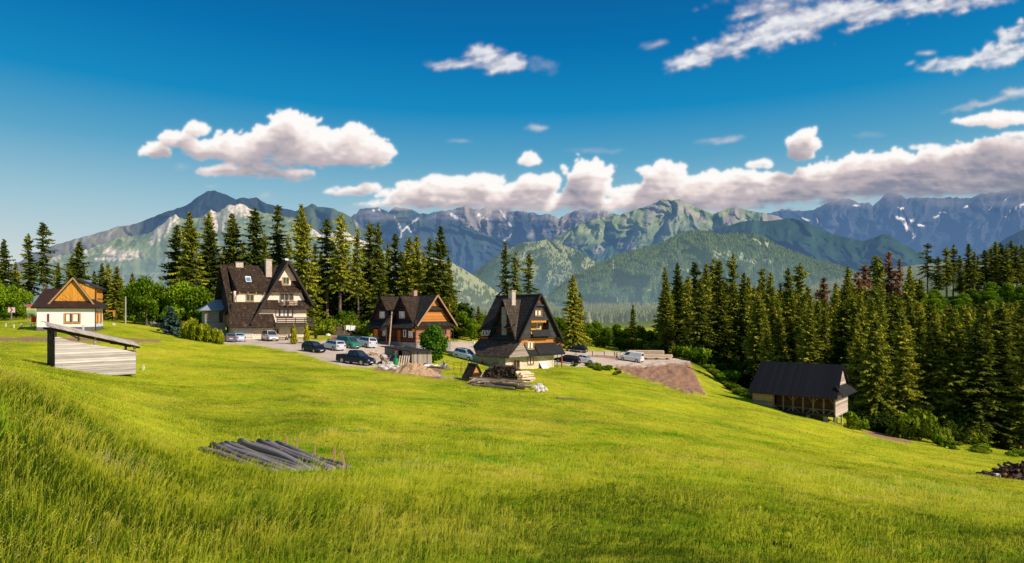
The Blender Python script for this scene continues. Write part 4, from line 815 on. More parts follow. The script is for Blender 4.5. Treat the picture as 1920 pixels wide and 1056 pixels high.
# broadleaf trees and bushes
def bush(px, D, H, key, label, group=None, name='shrub', cat='shrub', wide=1.0):
    return plant(key, at(px, D, -.05), name, label, cat, group, H=H, native=NATIVE[key[0]], wide=wide)
for i, (px, D, H, kx) in enumerate([(252, 128, 8.5, ('l', 0)), (275, 126, 9.4, ('l', 1)), (296, 130, 8.5, ('l', 2)), (340, 128, 9.5, ('l', 3)), (372, 128, 9.0, ('l', 0)), (20, 112, 6, ('l', 1)), (-10, 110, 7, ('l', 2)), (45, 116, 5.5, ('l', 3)), (395, 130, 5.0, ('l', 2)), (318, 124, 4.6, ('l', 0))]):
    bush(px, D, H, kx, ['bright green broadleaf tree right of the grey pole', 'rounder broadleaf tree right of its neighbour by the grey pole', 'small leafy tree left of the blue spruce', 'leafy tree behind the blue spruce, under the spruces', 'leafy tree left of the metal-roofed annex', 'leafy tree behind the arrow sign at the far left', 'leafy tree cut by the left edge of the view', 'leafy tree between the arrow sign and the cottage', 'low leafy tree touching the annex roof', 'low leafy tree right of the small leafy one near the blue spruce'][i], None, 'broadleaf_tree', 'tree')
for i, (px, D, H) in enumerate([(596, 126, 3.4), (612, 128, 3.0), (648, 130, 3.2), (668, 131, 2.6), (690, 130, 3.0), (630, 134, 4.2), (660, 138, 4.0)]):
    bush(px, D, H, ('v' if i % 2 else 'u', i % 2), f'green shrub, {ORD[i] if i < 5 else ["sixth", "seventh"][i-5]} in the thicket between the guesthouse and the brown house', 'thicket shrubs between guesthouse and brown house')
BH = [(868, 150, 6.5), (884, 146, 5.0), (905, 155, 6.0), (1048, 158, 6.5), (1062, 162, 6.0), (1100, 168, 5.5), (1118, 172, 6.2), (1140, 170, 5.2), (1158, 176, 6.4), (1178, 172, 5.6), (1200, 170, 6.6), (1218, 168, 6.0), (1236, 165, 5.6), (1130, 160, 2.8), (1165, 158, 3.0), (1200, 158, 3.4), (1226, 154, 3.2), (1248, 152, 3.8), (855, 160, 7.5), (922, 165, 5)]
for i, (px, D, H) in enumerate(BH):
    l = H > 4.5; bush(px, D, H, ('l' if l else 'u', i % 4), f'leafy {"tree" if l else "bush"} {"between the brown and the dark-gabled house" if px < 940 else "on the green belt left of the forest"}, {"tall" if H > 5.9 else "middle-high" if l else "low"}', 'leafy belt behind the dark-gabled house' if px > 940 else 'leafy trees between the houses', 'broadleaf_tree' if l else 'shrub', 'tree' if l else 'shrub', 1.2)
M_UND = leaf_mat('shaded_leaves', (.008, .018, .004), (.035, .06, .008), (.12, .17, .015), .3)
for i in range(2): proto(('x', i), leafy_mesh(570+i, blobs_bush(570+i, 2.2, 3.0, 12), 2200, .24, M_UND))
NATIVE['x'] = 3.0
r = random.Random(33)
for i in range(30):
    px = 585+i*9.6+r.uniform(-6, 6); bush(px, r.uniform(150, 172), r.uniform(4.0, 8.5), ('x', i % 2), 'dim leafy undergrowth tree among the trunks behind the houses', 'undergrowth among the trunks behind the houses', 'undergrowth_tree', 'tree', 1.15)
for i in range(12):
    px = 318+i*9+r.uniform(-5, 5); bush(px, r.uniform(136, 146), r.uniform(4.0, 8.0), ('x', i % 2), 'dim leafy undergrowth tree behind the thujas and the annex', 'undergrowth behind the thujas and the annex', 'undergrowth_tree', 'tree', 1.1)
for i in range(26):
    px = r.uniform(1640, 2040); bush(px, float(np.interp(px, [1640, 2040], [96, 90]))+r.uniform(-2, 10), r.uniform(1.0, 2.6), ('x', i % 2), 'dim low bush along the shaded foot of the right forest', 'dim bushes along the foot of the right forest', wide=1.5)
r = random.Random(31)
for i in range(46):
    px = r.uniform(1690, 2000); D = r.uniform(235, 335); bush(px, D, r.uniform(6, 10), ('l', i % 4), 'bright leafy tree on the hillside above the right forest', 'leafy trees on the right hillside', 'broadleaf_tree', 'tree', 1.35)
for i in range(30):
    px = r.uniform(1270, 1640); D = r.uniform(128, 150) if px < 1450 else r.uniform(112, 130); bush(px, D, r.uniform(1.6, 3.6), (r.choice('uv'), i % 2), 'low green undergrowth shrub at the foot of the right forest', 'undergrowth shrubs below the right forest', wide=1.3)
for i, (px, D, H, lb) in enumerate([(1722, 89, 4.2, 'big feathery shrub right of the barn, at the forest edge'), (1700, 92, 3.6, 'shrub left behind the big feathery one right of the barn'), (1752, 88, 2.4, 'small bright shrub right of the big feathery one'), (1608, 91, 2.4, 'round shrub against the stilts of the barn'), (1596, 88, 1.4, 'little bush under the barn corner'), (1765, 83, 1.6, 'low bush on the meadow edge right of the feathery shrub'), (1800, 95, 3.4, 'dim shrub inside the shaded forest edge'), (1770, 82, 1.0, 'lowest weed tuft bush on the meadow edge'), (1640, 96, 1.6, 'bush at the foot of the big front spruce')]):
    bush(px, D, H, ('v' if i % 2 else 'u', i % 2), lb, None, wide=.9)
for i in range(16):
    px = 1330+i*6.2+r.uniform(-3, 3); D = 128-i*1.9; bush(px, D, r.uniform(.7, 1.3), (r.choice('uv'), i % 2), 'low green bush on the grassy bank right of the dirt mound', 'low bushes on the bank by the mound', wide=1.5)
for i in range(12):
    px = r.uniform(1060, 1170); D = r.uniform(107, 117); bush(px, D, r.uniform(.4, .9), (r.choice('uv'), i % 2), 'weedy tuft on the bank below the lower yard', 'weeds on the bank below the yard', wide=1.6)
for i in range(14):
    px = r.uniform(1770, 1990); D = float(np.interp(px, [1770, 1990], [84, 78]))+r.uniform(-3, 9); bush(px, D, r.uniform(.5, 1.1), (r.choice('uv'), i % 2), 'low weedy bush between the meadow and the dark forest at right', 'low weeds at the right meadow edge', wide=1.9)
# garden planting
proto(('t', 0), leafy_mesh(540, [(.0, 0, .5, .5, .5, .5), (.05, 0, 1.1, .42, .42, .5), (0, .03, 1.6, .3, .3, .45), (.2, .1, .8, .35, .3, .5), (-.2, -.1, .7, .35, .35, .5)], 1400, .10, M_THUJA, tall=1.6))
proto(('t', 1), leafy_mesh(541, [(.0, 0, .5, .6, .6, .5), (.3, 0, 1.0, .3, .3, .6), (-.3, .03, 1.2, .28, .28, .6), (0, .2, 1.4, .3, .3, .5), (.1, -.2, .9, .4, .35, .5)], 1400, .10, M_THUJA, tall=1.6))
proto(('g', 0), leafy_mesh(545, [(.0, 0, .4, .42, .42, .45), (0, 0, .95, .36, .36, .5), (0, 0, 1.5, .26, .26, .45), (0, 0, 1.95, .14, .14, .35)], 1300, .09, M_GOLD, tall=1.7))
for i, (px, D, H) in enumerate([(345, 103, 3.0), (356, 101, 4.1), (367, 100, 3.7), (380, 99.5, 3.4), (392, 99, 2.9), (404, 99, 2.9), (414, 98.5, 2.5), (351, 104, 3.5), (386, 101, 3.3)]):
    bush(px, D, H, ('t', i % 2), f'yellow-green thuja bush, {["first", "third", "fourth", "fifth", "seventh", "eighth", "last", "second", "sixth"][i]} from the left in the row before the annex', 'thuja bushes in a row before the annex', 'thuja_bush', 'bush', .78)
bush(551, 106, 3.4, ('g', 0), 'golden slender thuja before the guesthouse door', None, 'golden_thuja', 'bush', .9)
bush(575, 108, 3.5, ('g', 0), 'golden slender thuja at the right corner of the guesthouse', None, 'golden_thuja', 'bush', .85)
plant(('y', 0), at(320, 107), 'blue_spruce', 'young blue-green spruce standing alone on the lawn left of the thujas', 'spruce tree', H=4.6, wide=1.15)
proto(('w', 0), leafy_mesh(560, [(0, 0, 2.2, 1.0, 1.0, .9), (.5, 0, 3.0, 1.0, .9, .9), (-.4, .2, 3.4, .95, .9, .9), (.1, 0, 4.2, .85, .85, .8), (.5, .3, 1.8, .8, .8, .7), (-.3, 0, 1.3, .7, .6, .7), (.35, 0, .9, .6, .6, .6), (.9, 0, 2.3, .6, .6, .6), (-.8, .1, 2.7, .5, .5, .6)], 5200, .17, leaf_mat('willow_leaves', (.012, .04, .006), (.06, .16, .012), (.18, .34, .03), .1), trunk=(2.2, .10)))
NATIVE['w'] = 5.1
bush(812, 92, 5.6, ('w', 0), 'dense green garden tree before the brown house gable', None, 'garden_tree', 'tree', 1.3)
for k, (co, tr, h) in PROTO.items():
    bpy.data.objects.remove(co); bpy.data.objects.remove(tr)
# ---------------------------------------------------------------- building materials
SH_OLD = shingles('sunlit_shingles', (.016, .009, .006), (.058, .034, .022), (.30, .20, .13), .32, .50)
SH_DRK = shingles('dark_shingles', (.014, .012, .012), (.035, .031, .030), (.12, .10, .09), .36, .58)
SH_BRN = shingles('brown_shingles', (.030, .021, .017), (.09, .064, .05), (.30, .225, .175), .34, .56)
SH_SID = shingles('dark_siding', (.040, .038, .040), (.065, .060, .062), (.12, .11, .11), 2.2, .34, bumpy=.5)
W_CREAM = planks('cream_logs', (.88, .62, .48), (1.0, .84, .70), .24, gap=.28)
W_ORNG = planks('orange_boards', (.48, .17, .035), (.75, .32, .08), .20, gap=.4)
W_ORNG2 = planks('honey_boards', (.58, .25, .03), (.80, .38, .06), .14, vert=True, gap=.25)
W_RED = planks('red_brown_boards', (.28, .075, .025), (.46, .15, .05), .18, gap=.4)
W_BRN = planks('dark_brown_boards', (.045, .016, .009), (.10, .036, .018), .20, gap=.5)
W_GREY = planks('grey_boards', (.20, .155, .12), (.42, .34, .27), .22, gap=.6)
W_GREYV = planks('grey_upright_boards', (.17, .14, .12), (.46, .39, .32), .20, vert=True, gap=.7)
W_PALE = planks('pale_weathered_planks', (.34, .29, .28), (.78, .69, .66), .172, gap=.8, rnd=.35)
W_BARN = planks('barn_planks', (.34, .25, .21), (.74, .60, .52), .22, gap=.7)
W_DARKV = planks('dark_upright_boards', (.05, .045, .042), (.12, .10, .09), .22, vert=True, gap=.6)
W_TAN = planks('tan_planks', (.26, .16, .11), (.50, .33, .24), .20, gap=.5)
W_DARK = plain('dark_timber', (.035, .026, .022), .7, var=.4)
W_TRIM = plain('warm_trim', (.42, .24, .12), .7)
STONE = stonework('field_stone', (.62, .48, .34), (.95, .82, .66), (.46, .38, .30), 2.4)
STONE_G = stonework('grey_stone', (.20, .19, .18), (.38, .37, .36), (.14, .13, .13), 2.4)
BRICKY = stonework('chimney_stone', (.50, .38, .32), (.80, .66, .56), (.35, .28, .24), 4)
PINK = stonework('pink_brick', (.50, .22, .18), (.66, .34, .28), (.45, .35, .3), 6)
PLAST = plain('white_plaster', (.80, .79, .78), .85, var=.05, scale=1.2)
PLINTH = stonework('plinth_stone', (.12, .11, .13), (.22, .20, .22), (.08, .08, .09), 4)
BLOCK = planks('grey_block_wall', (.20, .21, .24), (.30, .31, .34), .25, gap=.25)
SHEET = plain('blue_grey_sheet_metal', (.32, .38, .44), .38, .2, var=.12)
TILE = shingles('brown_roof_tiles', (.035, .018, .014), (.055, .028, .02), (.09, .045, .035), .35, .35, bumpy=.4, rough=.5)
BLKROOF = shingles('black_roof_tiles', (.014, .013, .015), (.024, .022, .024), (.045, .04, .042), .9, .36, bumpy=.35, rough=.6)
BARNROOF = planks('black_ribbed_roof', (.011, .011, .015), (.016, .016, .021), .5, vert=True, rough=.6, gap=.25)
FR_OR = plain('orange_window_frame', (.62, .26, .05), .5); FR_YE = plain('yellow_window_frame', (.72, .45, .14), .5)
FR_BR = plain('brown_window_frame', (.46, .17, .09), .5); FR_WH = plain('white_window_frame', (.80, .76, .72), .5)
GLASS = glass_mat('window_glass'); CURT = plain('white_curtain', (.85, .80, .74), .8, var=.1, scale=8)
def hp(parent, name, mb, mat, label=None, **k):
    o = mb.build(name, mat, parent, **k)
    if label: o['label'] = label
    return o
def window(parent, c, right, w, h, n=2, frame=None, curtain=False, t=.09, label=None):
    """frame (a part) with its glass (sub-part); c = centre of the opening on the wall face"""
    c = Vector(c); r = Vector(right).normalized(); up = Vector((0, 0, 1)); out = r.cross(up)
    M = Matrix((( r.x, -out.x, 0, c.x), (r.y, -out.y, 0, c.y), (r.z, -out.z, 1, c.z), (0, 0, 0, 1)))
    f = MB(); d0, d1 = -.11, .03
    f.box(-w/2-t, w/2+t, d0, d1, h/2, h/2+t, M).box(-w/2-t, w/2+t, d0-.03, d1, -h/2-t, -h/2, M)
    f.box(-w/2-t, -w/2, d0, d1, -h/2, h/2, M).box(w/2, w/2+t, d0, d1, -h/2, h/2, M)
    for i in range(1, n): x = -w/2+w*i/n; f.box(x-t*.45, x+t*.45, d0+.01, d1, -h/2, h/2, M)
    fo = f.build('window', frame or FR_OR, parent)
    if label: fo['label'] = label
    g = MB(); g.poly([M@Vector(p) for p in ((-w/2, -.03, -h/2), (w/2, -.03, -h/2), (w/2, -.03, h/2), (-w/2, -.03, h/2))]); g.build('pane', GLASS, fo)
    if curtain:
        q = MB()
        for i in range(n):
            a, b = -w/2+w*i/n+t*.6, -w/2+w*(i+1)/n-t*.6; k = a+(b-a)*(.62 if i % 2 == 0 else .8)
            q.poly([M@Vector(p) for p in ((a, -.045, -h/2+.1), (k, -.045, -h/2+.1), (k, -.045, h/2-.02), (a, -.045, h/2-.02))])
        q.build('curtain', CURT, fo)
    return fo
def up_slab(mb, pts, t=.16, mi=0, mi_side=None):
    P = [Vector(p) for p in pts]
    if (P[1]-P[0]).cross(P[2]-P[0]).z < 0: P = P[::-1]
    return mb.slab(P, t, mi, mi_side)
def XZ(pts, y): return [(x, y, z) for x, z in pts]

# ================================================================ guesthouse (big cream timber house)
def guesthouse():
    th = R(33); D0 = 114; o = thing('guesthouse', 'large cream timber guesthouse with steep shingled roofs, big front gable and balconies', 'house', ((432-960)/F*D0, D0, -4.66), th)
    hp(o, 'stone_wall', MB().box(.8, 12.9, 0, 9, -1.5, 2.4), STONE)
    hp(o, 'timber_wall', MB().box(.3, 13.0, .12, 9, 2.4, 5.3), W_CREAM)
    hp(o, 'timber_wall', MB().box(.7, 6.3, .72, 5, 6.2, 8.7), W_CREAM)
    # left end
    e = MB(); e.poly([(.28, -.3, 2.4), (.28, -.3, 4.6), (.28, 9.2, 4.6), (.28, 9.2, 2.4)]); hp(o, 'end_wall', e, W_GREY)
    g = MB(); g.slab([(.05, 9.6, 6.2), (.05, 5, 13.3), (.05, .7, 6.2)], .2); g.box(.02, .3, -.2, 9.3, 4.4, 6.3); hp(o, 'end_gable', g, SH_DRK)
    p = MB(); up_slab(p, [(-.9, 1, 4.7), (-.9, 8.6, 4.7), (.1, 8.6, 5.9), (.1, 1, 5.9)]); hp(o, 'end_canopy', p, SH_DRK)
    # roofs
    m = MB(); up_slab(m, [(-.35, -1.6, 2.15), (6.9, -1.6, 2.15), (6.9, .62, 6.75), (-.35, .62, 6.75)], .2); hp(o, 'lower_roof', m, SH_OLD)
    m = MB(); up_slab(m, [(-1.05, 5, 13.7), (.12, 5, 13.7), (.45, .62, 6.8), (-.38, .62, 6.8)], .2); hp(o, 'roof_edge', m, SH_OLD)
    m = MB(); up_slab(m, [(.12, 5.05, 13.72), (9.6, 5.05, 13.72), (7.0, .2, 8.5), (1.25, .2, 8.5)], .2)
    up_slab(m, [(9.6, 5.05, 13.72), (12.3, 5.05, 13.72), (14.1, -.5, 6.2), (9.6, -.5, 6.2)], .2); hp(o, 'main_roof', m, SH_OLD)
    m = MB(); m.poly([(.5, 4.9, 13.4), (1.3, .3, 8.4), (.75, .7, 6.7)]); hp(o, 'dormer_cheek', m, SH_DRK); m = MB(); m.poly([(6.3, .3, 8.5), (6.3, .9, 6.7), (6.3, 1.6, 8.5)]); hp(o, 'dormer_cheek', m, SH_DRK)
    m = MB(); up_slab(m, [(-1.05, 5.05, 13.7), (12.3, 5.05, 13.7), (13.3, 11.0, 5.6), (-1.3, 11.0, 5.6)], .2); hp(o, 'rear_roof', m, SH_DRK)
    sl = 1.766; AX = 9.67; AZ = 14.25
    def xl(z): return AX-(AZ-.35-z)/sl
    def xr(z): return min(AX+(AZ-.35-z)/sl, 13.2 if z < 6.6 else 99)
    def on(x): return AZ-abs(x-AX)*sl
    m = MB(); up_slab(m, [(AX, -1.7, AZ), (AX, 5.4, AZ), (6.4, .5, on(6.4)), (5.4, .6, on(5.4)), (3.2, -1.2, on(3.2)), (3.2, -1.7, on(3.2))], .22)
    hp(o, 'gable_roof', m, SH_OLD)
    m = MB(); up_slab(m, [(AX, -1.7, AZ), (AX, 5.4, AZ), (14.15, 1.5, on(14.15)), (14.15, -1.7, on(14.15))], .22); hp(o, 'gable_roof', m, SH_OLD)
    m = MB(); m.bar((AX, -1.74, AZ+.02), (3.15, -1.74, on(3.15)-.02), .1, .36).bar((AX, -1.74, AZ+.02), (14.2, -1.74, on(14.2)-.02), .1, .36)
    hp(o, 'bargeboard', m, W_DARK)
    # gable face
    m = MB()
    def band(z0, z1, y, mb): mb.poly(XZ([(xl(z0), z0), (xr(z0), z0), (xr(z1), z1), (xl(z1), z1)], y))
    for z0, z1 in ((2.4, 6.3), (6.3, 10.7)): band(z0, z1, -.5, m)
    m.poly(XZ([(xl(10.7), 10.7), (xr(10.7), 10.7), (AX, AZ-.35)], -.5)); m.poly([(13.2, -.5, 2.4), (13.2, 4, 2.4), (13.2, 4, 6.3), (13.2, -.5, 6.3)])
    hp(o, 'gable_wall', m, W_CREAM)
    def skirt(z0, z1, x0a, x1a, x0b, x1b, out=1.0, mb=None): up_slab(mb, [(x0a, -.5-out, z0), (x1a, -.5-out, z0), (x1b, -.52, z1), (x0b, -.52, z1)], .12)
    m = MB(); skirt(8.65, 9.9, xl(8.65)-.1, xr(8.65)+.1, xl(9.9), xr(9.9), .9, m)
    skirt(9.8, 10.75, xl(9.8), AX-.95, xl(10.75), AX-.95, .35, m); skirt(9.8, 10.75, AX+.75, xr(9.8), AX+.75, xr(10.75), .35, m)
    hp(o, 'gable_skirt', m, SH_OLD)
    m = MB(); skirt(5.5, 7.15, xl(5.5)-.1, 8.1, xl(7.15), 8.1, 1.1, m); skirt(5.5, 7.15, 11.9, xr(6.7)+.5, 11.6, xr(7.15), 1.1, m); skirt(5.5, 6.1, 8.1, 11.9, 8.1, 11.6, 1.1, m)
    hp(o, 'gable_skirt', m, SH_OLD)
    m = MB(); skirt(2.2, 4.6, 3.4, 7.6, xl(4.6), 7.2, 1.1, m); hp(o, 'gable_skirt', m, SH_OLD)
    # balconies
    m = MB()
    for z in (6.15, 6.42, 6.72): m.box(8.1, 12.0, -1.55, -1.47, z, z+.17)
    for x in (8.15, 9.4, 10.7, 11.9): m.box(x-.05, x+.05, -1.5, -1.4, 5.6, 6.95)
    hp(o, 'balcony', m, W_DARK)
    m = MB()
    for z in (2.75, 3.1, 3.45, 3.75): m.box(7.5, 14.3, -1.85, -1.76, z, z+.2)
    for z in (2.75, 3.1, 3.45, 3.75): m.box(14.22, 14.3, -1.76, 2.0, z, z+.2)
    m.box(7.4, 14.3, -1.8, 0, 2.42, 2.66)
    for x in (7.6, 9.2, 10.9, 12.6, 14.15): m.box(x-.06, x+.06, -1.75, -1.65, 2.5, 3.9)
    up_slab(m, [(7.3, -2.0, 2.25), (14.5, -2.0, 2.25), (14.3, -1.8, 2.8), (7.3, -1.8, 2.8)], .05); hp(o, 'balcony', m, W_DARK)
    m = MB()
    for x in (.2, 1.6, 3.0, 4.4, 5.8): m.box(x-.06, x+.06, .15, .7, 8.33, 8.5)
    for x in (3.6, 5.4, 7.2, 9.0, 10.8, 12.4): m.box(x-.07, x+.07, -1.5, .1, 2.18, 2.34)
    for x in (7.1, 8.5, 10, 11.6, 12.6): m.box(x-.06, x+.06, -1.35, -.5, 5.3, 5.46)
    for x in (7.4, 9.6, 11.8): m.box(x-.06, x+.06, -1.2, -.5, 8.42, 8.58)
    hp(o, 'rafter_ends', m, FR_YE)
    X = (1, 0, 0)
    window(o, (AX-.2, -.52, 10.75), X, 1.0, 1.15, 2, FR_YE); window(o, (9.6, -.52, 7.75), X, 2.4, 1.15, 3, FR_YE)
    window(o, (9.2, -.52, 4.75), X, 3.0, 1.25, 4, FR_BR, True); window(o, (3.4, .7, 7.55), X, 1.25, 1.1, 2, FR_YE); window(o, (7.85, -.02, 1.4), X, .85, .95, 2, FR_YE)
    window(o, (.24, 3.4, 3.6), (0, -1, 0), .6, 1.3, 1, FR_BR); window(o, (.24, 6.2, 3.6), (0, -1, 0), .6, 1.3, 1, FR_BR)
    d = hp(o, 'door', MB().box(10.45, 11.25, -.06, .02, -.1, 1.95), glass_mat('door_glass')); m = MB().box(10.32, 10.45, -.1, .03, -.1, 2.08).box(11.25, 11.38, -.1, .03, -.1, 2.08).box(10.45, 11.25, -.1, .03, 1.95, 2.08); hp(d, 'door_frame', m, FR_YE)
    m = MB()
    for i in range(11): m.box(1.2+i*.24, 1.28+i*.24, -.1, -.04, .35, 2.05)
    for i in range(7): m.box(1.2, 3.7, -.12, -.05, .4+i*.26, .47+i*.26)
    hp(o, 'lattice', m, FR_WH)
    c = hp(o, 'chimney', MB().box(1.7, 3.0, 4.6, 5.5, 12.6, 14.2), BRICKY); hp(c, 'cap', MB().box(1.6, 3.1, 4.5, 5.6, 14.2, 14.32), PLINTH)
    c = hp(o, 'chimney', MB().box(6.7, 7.75, 3.0, 4.1, 10.8, 14.75), BRICKY, 'tall stone chimney beside the front gable'); hp(c, 'cap', MB().box(6.6, 7.85, 2.9, 4.2, 14.75, 14.9), BRICKY)
    a = MB().tube((7.5, 3.6, 14.8), (7.5, 3.6, 17.4), .03, n=6); [a.bar((7.0, 3.6, z), (8.0, 3.6, z), .02) for z in (16.6, 16.9, 17.2)]; hp(o, 'antenna', a, W_DARK)
    s = MB(); k = (13.72-8.5)/4.85
    s.slab([(3.0, 2.0, 8.5+1.8*k+.06), (3.95, 2.0, 8.5+1.8*k+.06), (3.95, 3.0, 8.5+2.8*k+.06), (3.0, 3.0, 8.5+2.8*k+.06)], .12)
    f = hp(o, 'skylight', s, FR_WH); s = MB(); s.poly([(3.1, 2.1, 8.5+1.9*k+.08), (3.85, 2.1, 8.5+1.9*k+.08), (3.85, 2.75, 8.5+2.55*k+.08), (3.1, 2.75, 8.5+2.55*k+.08)]); hp(f, 'pane', s, plain('sky_pane', (.10, .25, .5), .1, spec=.8))
    # annex behind the left end
    hp(o, 'annex_wall', MB().box(-3.3, .2, 6.5, 10.5, -1, 5.35), BLOCK); m = MB(); up_slab(m, [(-4.3, 5.7, 5.2), (.1, 5.7, 5.4), (.1, 8.6, 7.3), (-1.3, 8.6, 7.3)], .1); up_slab(m, [(-4.3, 5.7, 5.2), (-1.3, 8.6, 7.3), (-4.3, 11.5, 5.2)], .1); hp(o, 'annex_roof', m, SHEET)
    window(o, (-2.7, 6.48, 4.3), X, .5, 1.0, 1, FR_BR); hp(o, 'annex_door', MB().box(-.9, -.3, 6.42, 6.5, 3.0, 5.0), W_DARK)
    dd = MB(); 
    for i in range(12):
        a0, a1 = i*math.pi/6, (i+1)*math.pi/6; dd.poly([(11.0, -1.75, 14.35), (11.0-1+.35*math.cos(a0)+.0, -1.6, 14.6+.35*math.sin(a0)), (11.0-1+.35*math.cos(a1), -1.6, 14.6+.35*math.sin(a1))])
    m = MB(); m.tube((AX, -1.3, AZ), (AX, -1.3, AZ+.45), .03, n=6); n_ = 14
    for i in range(n_):
        a0, a1 = 2*math.pi*i/n_, 2*math.pi*(i+1)/n_; m.poly([(AX-.25, -1.35, AZ+.4), (AX-.25+.34*math.cos(a0), -1.5, AZ+.4+.22*math.sin(a0)), (AX-.25+.34*math.cos(a1), -1.5, AZ+.4+.22*math.sin(a1))])
    hp(o, 'satellite_dish', m, FR_WH)
    m = MB()
    for z in (6.68, 5.35): m.tube((1.0, .25, z if z > 6 else 6.8), (1.0, .25, 8.4), .06, n=6)
    hp(o, 'downpipe', m, FR_BR)
    return o
GH = guesthouse()

# ================================================================ brown house with two side gables
def brown_house():
    D0 = 112; o = thing('brown_house', 'dark brown wooden house with orange gable and two side gables, behind the pole', 'house', ((780.6-960)/F*D0, D0, -5.25), R(50))
    hp(o, 'plinth', MB().box(-.05, 8.35, -.05, 12.0, -1.8, .15), STONE_G)
    hp(o, 'front_wall', MB().box(0, 8.3, 0, .3, .15, 3.4), planks('rusty_boards', (.30, .12, .06), (.50, .24, .13), .18, gap=.45))
    hp(o, 'side_wall', MB().box(0, .3, .3, 12.2, .15, 3.6).box(0, 8.3, 11.9, 12.2, .15, 3.6).box(8.0, 8.3, .3, 12, .15, 3.6), W_BRN)
    AX, AZ, k = 4.2, 8.5, 1.12
    z_ = lambda x: AZ-abs(x-AX)*k
    m = MB(); m.poly(XZ([(.3, z_(.3)-.25), (8.1, z_(8.1)-.25), (AX, AZ-.25)], -.02)); m.poly(XZ([(.0, 3.3), (8.3, 3.3), (8.1, z_(8.1)-.25), (.3, z_(.3)-.25)], -.02)); hp(o, 'gable_wall', m, W_ORNG)
    m = MB(); up_slab(m, [(-.9, -.95, 3.0), (9.3, -.95, 3.0), (8.8, -.04, 3.85), (-.4, -.04, 3.85)], .12); hp(o, 'front_canopy', m, SH_DRK)
    m = MB(); up_slab(m, [(1.9, -.6, 5.9), (6.5, -.6, 5.9), (6.0, -.04, 6.6), (2.4, -.04, 6.6)], .1); hp(o, 'gable_skirt', m, SH_OLD)
    ins = .0
    m = MB(); up_slab(m, [(AX, -1.0, AZ), (AX, 13.2, AZ), (-.6, 12.6, 3.1), (-.6, -1.0, 3.1)], .18); hp(o, 'main_roof', m, SH_DRK)
    m = MB(); up_slab(m, [(AX, -1.0, AZ), (AX, 13.2, AZ), (9.1, 12.6, z_(9.1)), (9.1, -1.0, z_(9.1))], .18); up_slab(m, [(4.6, 5.0, 8.3), (9.4, 5.0, 8.0), (9.4, 1.6, 4.0), (8.4, 1.6, 4.0)], .15); hp(o, 'main_roof', m, SH_OLD)
    m = MB(); m.bar((AX, -1.03, AZ+.02), (-.65, -1.03, 3.08), .08, .28).bar((AX, -1.03, AZ+.02), (9.15, -1.03, z_(9.15)), .08, .28); hp(o, 'bargeboard', m, W_TRIM)
    # side gables
    for yc, hw, zb in ((3.75, 3.75, 3.3), (9.3, 3.2, 3.6)):
        zt = AZ-.05; kk = (zt-3.1)/3.75; x0 = -.55
        m = MB(); y1 = yc-hw; yb = zt-hw*kk
        for s in (-1, 1):
            m2 = MB(); up_slab(m2, [(AX-.1, yc, zt), (x0, yc, zt), (x0, yc+s*hw, zt-hw*kk), (x0+.15, yc+s*hw, zt-hw*kk)], .16); hp(o, 'side_gable_roof', m2, SH_OLD if s < 0 else SH_DRK)  # sunlit slope lighter, shaded slope darker, put into the shingle colour
        f = MB(); zz = 3.7; q = (zt-.25-zz)/kk; f.poly([(.1, yc+q, zz), (.1, yc-q, zz), (.1, yc, zt-.25)]); hp(o, 'side_gable_wall', f, W_BRN)
        m = MB(); up_slab(m, [(-.4, yc-1.5, 6.0), (-.4, yc+1.5, 6.0), (.05, yc+1.2, 6.5), (.05, yc-1.2, 6.5)], .08); hp(o, 'side_gable_skirt', m, SH_DRK)
        window(o, (.08, yc+.1, 5.0), (0, -1, 0), 1.3, 1.05, 3, FR_WH, True)
    m = MB(); up_slab(m, [(-1.6, -.4, 2.75), (-1.6, 12.8, 2.75), (.1, 12.4, 4.1), (.1, 0, 4.1)], .14); hp(o, 'side_canopy', m, SH_DRK)
    m = MB(); up_slab(m, [(-2.6, 5.2, 2.3), (-2.6, 6.0, 2.3), (-.2, 6.3, 5.6), (-.2, 5.4, 5.6)], .12); up_slab(m, [(-2.6, 6.0, 2.3), (-2.4, 7.4, 2.3), (-.2, 6.7, 4.9), (-.2, 6.2, 5.6)], .12); hp(o, 'porch_roof', m, SH_BRN)
    m = MB()
    for y in (5.3, 7.2): m.box(-2.45, -2.3, y-.08, y+.08, 0, 2.4)
    hp(o, 'porch_post', m, W_BRN)
    Y = (0, -1, 0)
    window(o, (-.02, 8.6, 1.7), Y, .95, 1.0, 2, FR_WH, True); window(o, (-.02, 1.4, 1.6), Y, .9, 1.0, 2, FR_WH, True); window(o, (-.02, 3.0, 1.7), Y, .5, 1.1, 1, FR_WH)
    window(o, (6.6, -.03, 1.9), (1, 0, 0), 1.2, 1.1, 2, FR_BR)
    hp(o, 'door', MB().box(-.08, .02, 10.6, 11.8, .1, 2.3), plain('orange_door_paint', (.70, .19, .02), .5), 'bright orange door'); hp(o, 'door', MB().box(-.08, .02, 4.2, 5.0, .1, 2.3), W_RED)
    hp(o, 'chimney', MB().box(AX-.35, AX+.45, 5.0, 5.8, 8.0, 9.5), PINK)
    hp(o, 'notice_board', MB().box(-.09, -.02, .4, 1.0, 2.0, 2.5), plain('yellow_board', (.72, .42, .02), .5))
    hp(o, 'downpipe', MB().tube((8.6, -.5, .2), (8.6, -.5, 3.1), .05, n=6), W_DARK)
brown_house()

